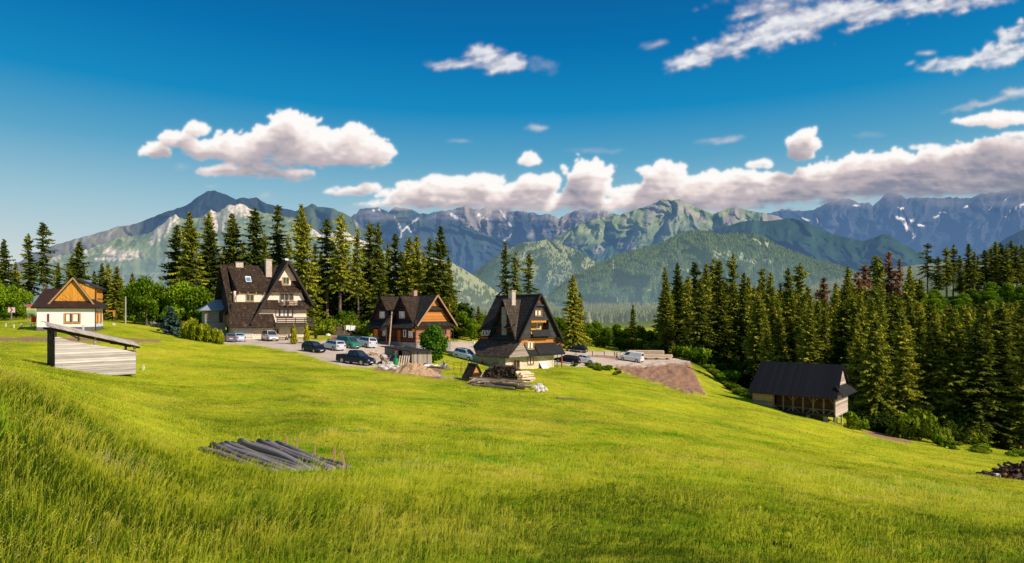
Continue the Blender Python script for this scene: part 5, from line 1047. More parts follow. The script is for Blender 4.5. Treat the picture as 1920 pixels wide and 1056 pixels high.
# ================================================================ dark-gabled house
def gabled_house():
    D0 = 103; o = thing('gabled_house', 'tall house with dark grey shingled gable, orange balcony recess and pale stone ground floor', 'house', ((1007.3-960)/F*D0, D0, -9.15), R(42))
    hp(o, 'stone_wall', MB().box(-6.8, 3.8, 0, 8.0, -2.5, 2.55), STONE)
    m = MB(); m.poly([(-6.83, 8, -2), (-6.83, 0.02, -2), (-6.83, 0.02, 2.5), (-6.83, 8, 2.5)]); hp(o, 'shaded_stone_face', m, STONE_G)  # darker stone sheet over the pale wall, side shade put into its colour
    hp(o, 'timber_wall', MB().box(-4.3, 4.1, .1, 9.0, 2.5, 5.3), W_RED); m = MB(); m.poly(XZ([(-4.6, 4.0), (4.2, 4.0), (4.2, 5.3), (-4.6, 5.3)], .02)); hp(o, 'front_timber_wall', m, W_ORNG)
    AZ = 12.3; 
    L_ = lambda z: -4.15*(12.1-z)/6.9; R_ = lambda z: 4.35*(12.1-z)/6.9
    y = -.4; m = MB()
    def tz(z0, z1, a=None, b=None, c=None, d=None): m.poly(XZ([(L_(z0) if a is None else a, z0), (R_(z0) if b is None else b, z0), (R_(z1) if c is None else c, z1), (L_(z1) if d is None else d, z1)], y))
    z0, z1, hx0, hx1 = 5.85, 8.0, -1.75, 2.2
    tz(5.2, z0); tz(z0, z1, None, hx0, hx0, None); tz(z0, z1, hx1, None, None, hx1); tz(z1, 10.75)
    m.poly([(L_(5.2), y, 5.2), (L_(5.2), .3, 5.2), (R_(5.2), .3, 5.2), (R_(5.2), y, 5.2)]); hp(o, 'gable_wall', m, SH_SID)
    m = MB(); m.poly(XZ([(L_(10.75), 10.75), (R_(10.75), 10.75), (0, 12.1)], y)); hp(o, 'gable_peak', m, W_RED)
    m = MB(); up_slab(m, [(L_(10.5)-.1, -.75, 10.35), (R_(10.5)+.1, -.75, 10.35), (R_(10.85), -.42, 10.85), (L_(10.85), -.42, 10.85)], .07); hp(o, 'gable_skirt', m, SH_SID)
    # balcony recess
    m = MB(); m.box(hx0, hx1, .9, 1.0, z0, z1); hp(o, 'balcony_wall', m, planks('bright_orange_boards', (.72, .34, .06), (.92, .48, .10), .2, gap=.2))
    m = MB(); m.box(hx0, hx1, y, 1.0, z0-.1, z0).box(hx0-.05, hx0, y, 1, z0, z1).box(hx1, hx1+.05, y, 1, z0, z1).box(hx0, hx1, y, 1, z1, z1+.05); hp(o, 'balcony_lining', m, W_DARK)
    m = MB(); up_slab(m, [(hx0, -1.0, 5.5), (hx1+.1, -1.0, 5.5), (hx1, -.45, 6.55), (hx0, -.45, 6.55)], .08); hp(o, 'balcony_parapet', m, BLKROOF)
    m = MB()
    for i in range(8): x = hx0+.02+i*.42; m.poly(XZ([(x, z1+.02), (x, z1-.22), (x+.21, z1-.36), (x+.42, z1-.22), (x+.42, z1+.02)], y-.03))
    hp(o, 'valance', m, FR_OR)
    X = (1, 0, 0); window(o, (-1.4, .88, 7.0), X, .5, .85, 1, FR_OR, True); window(o, (1.0, .88, 7.15), X, .7, .75, 1, FR_WH, True)
    window(o, (-.2, y-.02, 9.2), X, 1.35, .85, 2, FR_OR, True); window(o, (-2.1, -.62, 4.05), X, 1.2, .95, 2, FR_YE, True)
    window(o, (-4.6, -.03, 1.2), X, 1.2, 1.05, 2, FR_OR); window(o, (-1.5, -.03, 1.55), X, 1.1, 1.0, 2, FR_OR, True)
    window(o, (-6.86, 2.2, 1.2), (0, -1, 0), .9, .8, 2, FR_BR); window(o, (-6.86, 5.4, 1.2), (0, -1, 0), .7, .8, 1, FR_BR)
    m = MB(); m.box(-2.8, -1.4, -.6, .1, 3.45, 4.65); hp(o, 'bay', m, FR_WH)
    m = MB(); up_slab(m, [(-3.0, -1.4, 2.5), (5.1, -1.4, 2.5), (5.0, 0, 4.15), (-3.0, 0, 4.15)], .13); up_slab(m, [(-.9, -1.45, 2.62), (5.1, -1.45, 2.62), (5.0, -.02, 4.4), (-.9, -.02, 4.4)], .12); hp(o, 'front_canopy', m, BLKROOF)
    m = MB(); up_slab(m, [(-7.15, -1.2, 2.45), (-2.95, -1.3, 2.5), (-3.0, .02, 4.2), (-4.5, .02, 4.9)], .1); hp(o, 'corner_canopy', m, W_GREY)
    m = MB(); up_slab(m, [(3.9, -.8, 5.3), (3.9, 5, 5.3), (6.2, 5, 4.2), (6.2, -.8, 4.2)], .12); hp(o, 'side_canopy', m, BLKROOF)
    m = MB(); m.bar((4.1, -.3, 2.6), (5.4, -.3, 4.3), .16).bar((4.0, -.3, 3.9), (5.2, -.3, 4.4), .14).box(5.3, 5.45, -.4, -.25, -.5, 4.3); hp(o, 'bracket', m, W_RED)
    # roofs
    m = MB(); k = 7.3/4.7; zl = lambda x: AZ+x*k
    up_slab(m, [(0, -.95, AZ), (0, 10, AZ), (-3.9, 10, zl(-3.9)), (-3.9, 6.1, zl(-3.9)), (-4.7, 6.1, 5.0), (-4.7, -.95, 5.0)], .18); hp(o, 'main_roof', m, SH_DRK)
    m = MB(); up_slab(m, [(0, -.95, AZ), (0, 10, AZ), (4.9, 10, 5.0), (4.9, -.95, 5.0)], .18); hp(o, 'main_roof', m, SH_DRK)
    m = MB(); m.bar((0, -.98, AZ+.02), (-4.75, -.98, 4.95), .08, .26).bar((0, -.98, AZ+.02), (4.95, -.98, 4.95), .08, .26); hp(o, 'bargeboard', m, W_DARK)
    zr = 11.45; m = MB(); up_slab(m, [(-.5, 3.3, zr), (-4.5, 3.3, zr), (-4.5, -.05, 4.75), (-4.75, -.05, 4.75)], .16); hp(o, 'side_gable_roof', m, SH_BRN)
    m = MB(); up_slab(m, [(-.5, 3.3, zr), (-4.5, 3.3, zr), (-4.5, 6.6, 4.9), (-4.75, 6.6, 4.9)], .16); hp(o, 'side_gable_roof', m, SH_DRK)  # darker shingles than the sunlit slope; shade put into the colour
    m = MB(); m.poly([(-3.95, 6.2, 5.0), (-3.95, .35, 5.0), (-3.95, 3.3, zr-.3)]); m.poly([(-3.93, 9.2, 5.1), (-3.93, 6.1, 5.1), (-3.93, 6.1, 6.6), (-3.93, 9.2, 6.6)]); hp(o, 'side_timber_wall', m, W_BRN)
    hp(o, 'stone_pier', MB().box(-4.25, -3.95, 2.75, 3.85, 5.0, 10.2), STONE_G)
    m = MB(); up_slab(m, [(-4.9, .8, 6.9), (-4.9, 2.7, 6.9), (-3.9, 2.7, 7.5), (-3.9, .8, 7.5)], .08); up_slab(m, [(-4.9, 3.9, 6.9), (-4.9, 5.9, 6.9), (-3.9, 5.9, 7.5), (-3.9, 3.9, 7.5)], .08); hp(o, 'side_gable_skirt', m, SH_DRK)
    m = MB(); up_slab(m, [(-7.2, -1.0, 2.4), (-4.2, -1.0, 5.15), (-3.9, 9.4, 5.3), (-5.7, 9.4, 3.75), (-7.2, 6.7, 2.4)], .15); hp(o, 'lower_roof', m, SH_BRN)
    for yy in (6.9, 7.8, 8.7): window(o, (-3.96, yy, 5.9), (0, -1, 0), .45, .65, 1, FR_WH)
    c = hp(o, 'chimney', MB().box(-2.95, -2.15, 2.8, 3.7, 9.8, 12.75), BRICKY); hp(c, 'cap', MB().box(-3.05, -2.05, 2.7, 3.8, 12.75, 12.88), BRICKY)
    m = MB(); m.box(-3.1, -1.0, -2.1, -1.6, -.9, .15).box(-.9, .6, -1.8, -1.4, -.9, .1); hp(o, 'stone_ledge', m, STONE)
    m = MB(); m.tube((3.7, -.9, .2), (3.7, -.9, 2.4), .05, n=6); hp(o, 'downpipe', m, W_DARK)
gabled_house()

# ================================================================ white cottage
def cottage():
    D0 = 89; o = thing('cottage', 'small white cottage with orange wooden gable and brown roof at the left', 'house', ((69-960)/F*D0, D0, -1.9), R(22))
    hp(o, 'wall', MB().box(0, 6.95, 0, 5, 0, 2.85), PLAST); hp(o, 'plinth', MB().box(-.04, 6.99, -.04, 5.04, -1.6, 0), PLINTH)
    m = MB(); up_slab(m, [(-.55, -.65, 2.7), (7.6, -.65, 2.7), (6.8, .75, 3.95), (.3, .75, 3.95)], .14); up_slab(m, [(7.6, -.65, 2.7), (7.6, 5.6, 2.7), (6.8, 4.9, 3.7), (6.8, .75, 3.95)], .14); hp(o, 'skirt_roof', m, TILE)
    m = MB(); up_slab(m, [(-.55, -.62, 2.75), (3.2, -.62, 2.75), (3.2, 2.6, 5.45), (.25, 2.6, 5.45)], .14); up_slab(m, [(-.55, -.62, 2.75), (.25, 2.6, 5.45), (-.55, 5.6, 2.75)], .14); up_slab(m, [(.25, 2.6, 5.45), (3.2, 2.6, 5.45), (3.2, 5.6, 2.75), (-.55, 5.6, 2.75)], .14); hp(o, 'wing_roof', m, TILE)
    A = (4.25, 6.95)
    m = MB(); m.poly(XZ([(1.75, 3.45), (6.35, 3.45), (A[0], A[1]-.15)], .45)); hp(o, 'gable_wall', m, W_ORNG2)
    m = MB()
    for a in (20, 45, 70, 90, 110, 135, 160): m.bar((4.1, .42, 3.5), (4.1+1.5*math.cos(R(a)), .42, 3.5+1.5*math.sin(R(a))), .035)
    hp(o, 'sunburst_carving', m, FR_OR)
    m = MB(); up_slab(m, [(A[0], 0, A[1]), (A[0], 5.2, A[1]), (1.35, 5.2, 3.2), (1.35, 0, 3.2)], .16); up_slab(m, [(A[0], 0, A[1]), (A[0], 1.0, A[1]), (6.75, 1.0, 3.2), (6.75, 0, 3.2)], .16); up_slab(m, [(A[0], .7, A[1]+.03), (A[0], 5.4, A[1]+.03), (7.45, 5.4, 5.5), (7.45, .7, 5.5)], .14); hp(o, 'gable_roof', m, TILE)
    m = MB(); m.bar((A[0], -.03, A[1]), (1.3, -.03, 3.15), .07, .2).bar((A[0], -.03, A[1]), (6.8, -.03, 3.15), .07, .2); hp(o, 'bargeboard', m, W_TRIM)
    m = MB(); m.poly(XZ([(4.3, 6.6), (6.9, 5.55), (6.9, 3.5), (6.3, 3.5)], 1.02)); m.box(6.75, 6.9, 1.02, 4.9, 3.5, 5.6); hp(o, 'dormer_wall', m, W_ORNG2)
    X = (1, 0, 0); window(o, (4.2, -.02, 1.25), X, 1.7, 1.15, 2, FR_OR, True, .14); window(o, (6.97, 1.0, 1.4), (0, 1, 0), .9, 1.3, 1, FR_OR, False, .12); window(o, (6.97, 3.2, 1.4), (0, 1, 0), .9, 1.3, 1, FR_OR, False, .12)
    for yy in (1.8, 2.9, 4.0): window(o, (6.92, yy, 4.6), (0, 1, 0), .6, .8, 1, FR_OR)
    hp(o, 'door', MB().box(1.2, 1.45, -.05, .02, .1, 1.85), plain('dark_red_door', (.20, .03, .02), .5)); m = MB().tube((7.0, -.08, -.5), (7.0, -.08, 2.7), .05, n=8).tube((6.85, .9, 3.6), (6.85, .9, 5.5), .05, n=8).bar((7.0, -.08, 2.7), (7.4, -.5, 2.75), .08); hp(o, 'downpipe', m, TILE)
    m = MB(); m.box(7.4, 8.6, 4.4, 5.2, 2.2, 2.35).box(8.4, 8.5, 4.4, 5.2, 1.4, 2.3); hp(o, 'eave_beam', m, W_ORNG)
cottage()

# ================================================================ stilted barn
def barn():
    D0 = 88; o = thing('stilted_barn', 'long wooden barn on stilts with steep black roof at the forest edge', 'barn', ((1566.4-960)/F*D0, D0, -15.4), R(-40))
    m = MB(); m.box(-11.4, -8.3, 0, .12, -.2, 3.9); hp(o, 'plank_wall', m, W_TAN)
    m = MB(); m.box(-8.3, -.1, 1.3, 1.42, 1.2, 4.2).box(-11.3, 0, 6.9, 7.0, 1.3, 4.0).box(-11.4, -11.3, 0, 7, -.2, 4); hp(o, 'inner_wall', m, planks('old_brown_planks', (.07, .035, .022), (.16, .085, .055), .25, gap=.6))
    m = MB(); m.box(-8.3, 0, -.1, 7, 1.15, 1.42); m.box(-8.3, .02, -.16, -.1, 1.1, 1.45); hp(o, 'floor', m, W_DARK)
    m = MB(); m.poly([(0.02, 0, 1.0), (0.02, 7, 1.25), (0.02, 7, 4.4), (0.02, 0, 4.4)]); m.poly([(.02, .1, 4.4), (.02, 6.9, 4.4), (.02, 3.5, 8.0)]); m.box(-.1, .015, 0, 7, 1.1, 4.2); hp(o, 'gable_wall', m, W_BARN)
    m = MB(); xs = [-8.25, -6.9, -5.55, -4.2, -2.85, -1.5, -.1]
    pm = plain('weathered_post', (.21, .14, .10), .8, var=.3)
    for x in xs: hp(o, 'post', MB().box(x-.1, x+.1, -.06, .12, 1.2, 3.95), pm)
    for x in (-5.55, -2.85):
        for s in (-1, 1): m.bar((x, -.08, 2.9), (x+s*.9, -.08, 3.9), .09).bar((x, -.08, 2.1), (x+s*.9, -.08, 1.35), .09)
    m.bar((-.1, -.08, 2.9), (-1.1, -.08, 3.9), .09).bar((-.1, -.08, 2.1), (-1.0, -.08, 1.4), .09).bar((-8.2, -.08, 2.1), (-7.4, -.08, 1.4), .09).box(-8.3, 0, -.12, -.02, 2.0, 2.08); m.box(-11.4, .02, -.1, .15, 3.9, 4.05); hp(o, 'brace', m, pm)
    pc = plain('grey_concrete', (.28, .27, .27), .9)
    for (x, y, z) in [(-3.6, .3, -1.2), (-1.3, .3, -1.2), (-3.6, 5.5, -2.5), (-1.3, 5.5, -2.5), (-7.5, .4, -.5)]: hp(o, 'pier', MB().box(x-.25, x+.25, y-.2, y+.2, z, 1.2), pc)
    for y in (.05, 3.5, 6.9): hp(o, 'stilt', MB().box(-.12, .06, y-.09, y+.09, -2.2, 1.3), plain('pale_stilt', (.45, .42, .40), .8))
    m = MB(); AZ = 8.15
    up_slab(m, [(.25, 3.5, AZ), (-11.2, 3.5, AZ), (-11.7, -1.1, 3.75), (.45, -1.1, 3.75)], .14); hp(o, 'roof', m, BARNROOF)
    m = MB(); up_slab(m, [(.25, 3.5, AZ), (-11.2, 3.5, AZ), (-11.7, 8.1, 3.75), (.45, 8.1, 3.75)], .14); up_slab(m, [(-11.2, 3.5, AZ), (-11.7, -1.1, 3.75), (-11.7, 8.1, 3.75)], .1); hp(o, 'roof', m, BARNROOF)
    m = MB(); up_slab(m, [(0, .2, 5.35), (0, 6.8, 5.35), (1.15, 7.7, 4.05), (1.15, -.7, 4.05)], .1); hp(o, 'gable_skirt', m, BLKROOF)
barn()

# ================================================================ lean-to hay shed in the meadow
def lean_to():
    D0 = 48; p = at(103, D0); o = thing('lean_to_shed', 'low weathered plank lean-to with slanting roof in the meadow at left', 'shed', (p.x, D0, -4.12), R(45))
    top = lambda x: 2.22-x*(1.15/5.4)
    n = 9; r = random.Random(3); m = MB()
    for i in range(n):
        z0 = -.75+i*.345; z1 = z0+.335; 
        # each board ends where the slanted top cuts it
        xe = 5.4 if top(5.4) >= z1 else max(.3, min(5.4, (2.22-z1)/(1.15/5.4)))
        xs = 5.4 if top(5.4) >= z0 else max(.3, min(5.4, (2.22-z0)/(1.15/5.4)))
        if z0 > 2.1: break
        w_ = r.uniform(-.012, .012); j = r.uniform(-.012, .012)
        P = [(0, -.03+w_, z0+j), (xs, -.03+w_, z0+j), (xe, -.03+w_, z1), (0, -.03+w_, z1)]; m.slab(P, .04)
    hp(o, 'plank_wall', m, W_PALE)
    m = MB(); m.poly([(0, .02, -.8), (5.4, .02, -.8), (5.4, .02, 1.0), (0, .02, 2.2)]); m.poly([(0, 2.7, -.8), (5.4, 2.7, -.8), (5.4, 2.7, 1.1), (0, 2.7, 2.0)]); m.poly([(5.4, 0, -.8), (5.4, 2.7, -.8), (5.4, 2.7, 1.1), (5.4, 0, 1.1)]); hp(o, 'inner_boards', m, W_DARK)
    for x, y, h in ((.04, .08, 3.0), (.0, .9, 3.0), (.0, 1.8, 3.0), (.04, 2.7, 3.05), (2.6, .1, 2.25), (5.35, .1, 1.45), (5.35, 2.7, 1.5)): hp(o, 'post', MB().box(x-.08, x+.08, y-.08, y+.08, -.8, h), W_DARK if x < 1 else pm_(W_GREY))
    m = MB()
    for i in range(6): m.box(-.06, .0, .1+i*.45, .35+i*.45, -.6, 2.5 if i % 2 else 1.6)
    m.bar((-.02, .1, 2.9), (-.02, 2.6, 1.4), .1); hp(o, 'side_slat', m, W_DARK)
    m = MB(); m.bar((.3, .05, 2.9), (1.6, .05, 2.15), .12).bar((3.6, .05, 1.75), (4.4, .05, 1.65), .1).bar((1.5, .05, 2.0), (1.5, .05, 2.6), .1); hp(o, 'brace', m, W_DARK)
    m = MB(); sl = lambda x: 3.12-(x+.3)*(1.66/6.0)
    hp(o, 'roof_beam', MB().bar((-.3, .1, sl(-.3)-.12), (5.7, .1, sl(5.7)-.12), .12, .16).bar((-.3, 2.6, sl(-.3)-.12), (5.7, 2.6, sl(5.7)-.12), .12, .16), W_DARK)
    for i in range(11):
        y0 = -.35+i*.31; j = r.uniform(-.015, .015); e = r.uniform(-.12, .12); h0, h1 = (y0+.35)*.13, (y0+.645)*.13; m.slab([(-.35+e, y0, sl(-.35)+j+h0), (5.75+e, y0, sl(5.75)+j+h0), (5.75+e, y0+.295, sl(5.75)+j+h1), (-.35+e, y0+.295, sl(-.35)+j+h1)], .03)
    hp(o, 'roof', m, planks('silver_roof_boards', (.34, .28, .25), (.66, .56, .52), .31, vert=True, gap=.5))
def pm_(m): return m
lean_to()
# ---------------------------------------------------------------- finding the ground under a measured spot
def spot(px, py, lo=60.0, hi=190.0):
    a, b = lo, hi
    for _ in range(40):
        m = (a+b)/2; x = (px-960)/F*m; row = HY-gzf(x, m)/m*F
        if row > py: a = m
        else: b = m
    return at(px, (a+b)/2)

# ================================================================ cars
TYRE = plain('tyre_rubber', (.018, .018, .018), .8); RIM = plain('alloy_rim', (.45, .46, .48), .35, .7); CGLASS = glass_mat('car_glass', (.015, .022, .03), .05)
LAMP = plain('headlamp_glass', (.75, .76, .78), .15, spec=.8); TAIL = plain('tail_lamp', (.45, .015, .015), .3); PLATE = plain('white_number_plate', (.75, .75, .74), .5, var=.05); CTRIM = plain('black_car_trim', (.02, .02, .022), .6)
def paint(name, c, metal=.3): return plain(name, c, .32, metal, spec=.4, coat=.25, var=.04)
CARS = {
 'sedan': dict(L=4.4, W=1.74, H=1.42, hull=[(0, .62, .80), (.06, .86, .92), (.35, .98, .97), (1.0, 1.0, 1), (3.2, .96, 1), (4.0, .80, .96), (4.32, .66, .88), (4.4, .52, .80)], cab=(.62, 3.42, 1.35, 2.55), wheels=(.85, 3.55)),
 'hatch': dict(L=3.95, W=1.70, H=1.48, hull=[(0, .60, .84), (.06, .95, .95), (.4, 1.0, 1), (2.9, .98, 1), (3.6, .80, .95), (3.88, .64, .86), (3.95, .5, .8)], cab=(.04, 3.1, .50, 2.25), wheels=(.65, 3.2)),
 'wagon': dict(L=4.6, W=1.76, H=1.48, hull=[(0, .62, .85), (.06, .92, .95), (.5, .98, 1), (3.3, .96, 1), (4.15, .80, .95), (4.5, .66, .88), (4.6, .5, .8)], cab=(.06, 3.5, .42, 2.65), wheels=(.9, 3.7)),
 'suv': dict(L=4.5, W=1.82, H=1.70, hull=[(0, .66, .86), (.06, 1.02, .96), (.5, 1.08, 1), (3.2, 1.06, 1), (4.1, .94, .96), (4.42, .76, .9), (4.5, .58, .84)], cab=(.08, 3.4, .40, 2.55), wheels=(.85, 3.6)),
 'mpv': dict(L=4.45, W=1.82, H=1.82, hull=[(0, .62, .88), (.06, 1.05, .97), (.5, 1.08, 1), (3.4, 1.06, 1), (4.1, .90, .96), (4.4, .70, .88), (4.45, .52, .8)], cab=(.05, 3.75, .16, 2.75), wheels=(.75, 3.55)),
 'pickup': dict(L=5.2, W=1.85, H=1.78, hull=[(0, .80, .96), (.04, 1.12, 1), (1.7, 1.12, 1), (3.8, 1.10, 1), (4.7, 1.0, .97), (5.1, .82, .92), (5.2, .62, .86)], cab=(1.75, 3.95, 1.98, 3.1), wheels=(1.05, 4.25), big=.39),
 'van': dict(L=4.9, W=1.9, H=1.96, hull=[(0, .62, .92), (.04, 1.1, .98), (.5, 1.12, 1), (3.7, 1.1, 1), (4.5, .96, .96), (4.85, .74, .88), (4.9, .55, .82)], cab=(.02, 4.15, .10, 3.25), wheels=(.9, 3.9), closed=True),
}
def car(kind, pxy, rz, mat, label, name='parked_car', cat='car'):
    s = CARS[kind]; p = spot(*pxy); L, W, H = s['L'], s['W'], s['H']; h = W/2; o = thing(name, label, cat, p, R(rz), 'cars parked around the houses')
    # follow the slope a little
    fx, fy = math.cos(R(rz)), math.sin(R(rz)); a = gzf(p.x+fx*L*.4, p.y+fy*L*.4); b = gzf(p.x-fx*L*.4, p.y-fy*L*.4)
    l = gzf(p.x-fy*.8, p.y+fx*.8); r_ = gzf(p.x+fy*.8, p.y-fx*.8); o.rotation_euler = (math.atan2(l-r_, 1.6), -math.atan2(a-b, L*.8), R(rz)); o.location.z = (a+b+l+r_)/4
    big = s.get('big', .32); z0 = big*.72; X = lambda x: x-L/2
    m = MB(); rings = []
    for x, zt, wf in s['hull']:
        w_ = h*wf; rings.append([(X(x), -w_*.92, z0), (X(x), -w_, z0+.14), (X(x), -w_, zt-.16), (X(x), -w_*.93, zt-.03), (X(x), -w_*.6, zt), (X(x), w_*.6, zt), (X(x), w_*.93, zt-.03), (X(x), w_, zt-.16), (X(x), w_, z0+.14), (X(x), w_*.92, z0)])
    for A, B in zip(rings[:-1], rings[1:]):
        for i in range(10): j = (i+1) % 10; m.poly([A[i], A[j], B[j], B[i]][::-1])
    m.poly(rings[0]); m.poly(rings[-1][::-1])
    a0, a1, b0, b1 = s['cab']; zb = s['hull'][2][1]-.02; wb, wt = h*.93, h*.74; wm = (wb+wt)/2+.04
    zr = H; Bt = [(X(a0), -wb), (X(a1), -wb), (X(a1), wb), (X(a0), wb)]; Tp = [(X(b0), -wt), (X(b1), -wt), (X(b1), wt), (X(b0), wt)]
    B3 = [(x, y, zb-.05) for x, y in Bt]; T3 = [(x, y, zr-.06) for x, y in Tp]; U3 = [(x+(.12 if i in (0, 3) else -.14), y*.9, zr) for i, (x, y) in enumerate(Tp)]
    for i in range(4): j = (i+1) % 4; m.poly([B3[i], B3[j], T3[j], T3[i]]); m.poly([T3[i], T3[j], U3[j], U3[i]])
    m.poly(U3)
    hp(o, 'body', m, mat, smooth=False, bevel=.03)
    def quad(A, B, C, D, u0, u1, v0, v1, off, name):
        A, B, C, D = map(Vector, (A, B, C, D)); n = (B-A).cross(D-A).normalized()*off
        P = lambda u, v: (A*(1-u)+B*u)*(1-v)+(D*(1-u)+C*u)*v+n
        hp(o, name, MB().poly([P(u0, v0), P(u1, v0), P(u1, v1), P(u0, v1)]), CGLASS)
    quad(B3[1], B3[2], T3[2], T3[1], .06, .94, .12, .94, .015, 'windshield')
    quad(B3[3], B3[0], T3[0], T3[3], .08, .92, .30 if kind != 'pickup' else .15, .92, .015, 'rear_window')
    segs = [(.05, .30), (.33, .62), (.65, .93)] if kind in ('wagon', 'suv', 'mpv') else [(.06, .46), (.50, .92)]
    if s.get('closed'): segs = [(.70, .93)]
    for q in segs:
        quad(B3[0], B3[1], T3[1], T3[0], q[0], q[1], .22, .92, .015, 'side_window'); quad(B3[2], B3[3], T3[3], T3[2], 1-q[1], 1-q[0], .22, .92, .015, 'side_window')
    for x in s['wheels']:
        for sd in (-1, 1):
            y1 = sd*(h+.012); y0 = sd*(h-.2)
            hp(o, 'wheel_arch', MB().tube((X(x), sd*(h-.1), big+.02), (X(x), sd*(h+.004), big+.02), big*1.10, n=18), CTRIM)
            wl = hp(o, 'wheel', MB().tube((X(x), y0, big), (X(x), y1, big), big, n=18), TYRE); hp(wl, 'rim', MB().tube((X(x), y1, big), (X(x), y1+sd*.012, big), big*.62, n=14), RIM)
    zf = s['hull'][-2][1]; zr_ = s['hull'][1][1]
    for sd in (-1, 1):
        hp(o, 'headlight', MB().slab([(X(L)-.02, sd*h*.50, zf-.20), (X(L)-.16, sd*h*.86, zf-.17), (X(L)-.24, sd*h*.88, zf-.01), (X(L)-.07, sd*h*.50, zf-.05)], -.03*sd), LAMP)
        hp(o, 'tail_light', MB().box(X(0)-.02, X(0)+.06, sd*h*.70-.12, sd*h*.70+.12, zr_-.26, zr_-.02), TAIL)
        hp(o, 'mirror', MB().box(X(a1)-.55, X(a1)-.42, sd*(h+.14)-.07, sd*(h+.14)+.07, zb+.02, zb+.15), mat)
    hp(o, 'number_plate', MB().box(X(L)-.02, X(L)+.03, -.25, .25, z0+.12, z0+.23), PLATE); hp(o, 'number_plate', MB().box(X(0)-.03, X(0)+.02, -.25, .25, zr_-.36, zr_-.25), PLATE)
    hp(o, 'grille', MB().box(X(L)-.04, X(L)+.015, -h*.42, h*.42, zf-.22, zf-.10), CTRIM); hp(o, 'bumper', MB().box(X(L)-.08, X(L)+.03, -h*.78, h*.78, z0, z0+.14).box(X(0)-.04, X(0)+.08, -h*.8, h*.8, z0, z0+.14), CTRIM if kind in ('pickup', 'van', 'mpv') else mat)
    if kind == 'pickup':
        hp(o, 'cargo_bed', MB().box(X(.12), X(1.65), -h*.82, h*.82, 1.08, 1.125), CTRIM); hp(o, 'roll_bar', MB().tube((X(1.6), -h*.8, 1.1), (X(1.6), -h*.7, 1.6), .035, n=6).tube((X(1.6), h*.8, 1.1), (X(1.6), h*.7, 1.6), .035, n=6).tube((X(1.6), -h*.7, 1.6), (X(1.6), h*.7, 1.6), .035, n=6), RIM)
    if kind in ('wagon', 'suv', 'mpv'):
        for sd in (-1, 1): hp(o, 'roof_rail', MB().bar((X(b0)+.2, sd*wt*.86, H+.03), (X(b1)-.2, sd*wt*.86, H+.03), .04), CTRIM)
    return o
P_SIL = paint('silver_paint', (.58, .62, .67), .2); P_BLU = paint('silver_blue_paint', (.42, .54, .66), .2); P_BLK = plain('black_paint', (.006, .007, .014), .4, 0, spec=.25, coat=.1, var=.04); P_NAV = plain('dark_navy_paint', (.007, .011, .030), .4, 0, spec=.25, coat=.1, var=.04)
P_GRN = paint('green_paint', (.05, .26, .18)); P_WHT = paint('white_paint', (.78, .78, .80), 0); P_BEI = paint('light_grey_paint', (.55, .54, .52)); P_GRY = paint('dark_grey_paint', (.14, .15, .17)); P_MPV = paint('warm_silver_paint', (.60, .54, .53), .2)
car('hatch', (430, 641), 120, P_GRY, 'dark grey hatchback half hidden by the thuja row')
car('sedan', (446, 639.5), 128, P_BLU, 'silver-blue sedan seen from behind next to the thuja row')
car('mpv', (506, 639), -52, P_MPV, 'silver people carrier parked facing out before the guesthouse')
car('hatch', (588, 659.5), -38, P_BLK, 'black hatchback at the grass edge left of the silver estate car')
car('wagon', (624, 655.5), 138, P_SIL, 'silver estate car seen from behind between the black and the green car')
car('mpv', (653, 652), -38, P_GRN, 'green hatchback parked between two silver cars')
car('suv', (684, 650.5), 138, P_SIL, 'silver off-road car seen from behind, right of the green car')
car('sedan', (719, 641), 38, P_BEI, 'light grey sedan parked behind the leaning pole by the brown house')
car('pickup', (667, 683), -28, P_NAV, 'dark navy pickup truck at the edge of the meadow', 'pickup_truck', 'pickup truck')
car('suv', (873, 674), -38, P_BLU, 'silver-blue off-road car parked left of the dark-gabled house')
car('wagon', (1081, 660), 152, P_BLK, 'black car parked behind the rail, farthest right of the dark-gabled house')
car('wagon', (1063, 681), 155, P_BLK, 'black estate car at the corner of the dark-gabled house')
car('sedan', (1095, 680), -22, P_SIL, 'silver sedan right of the black estate car in the lower yard')
car('van', (1183, 677), 146, P_WHT, 'white delivery van with rear doors towards the lumber stack', 'delivery_van', 'van')

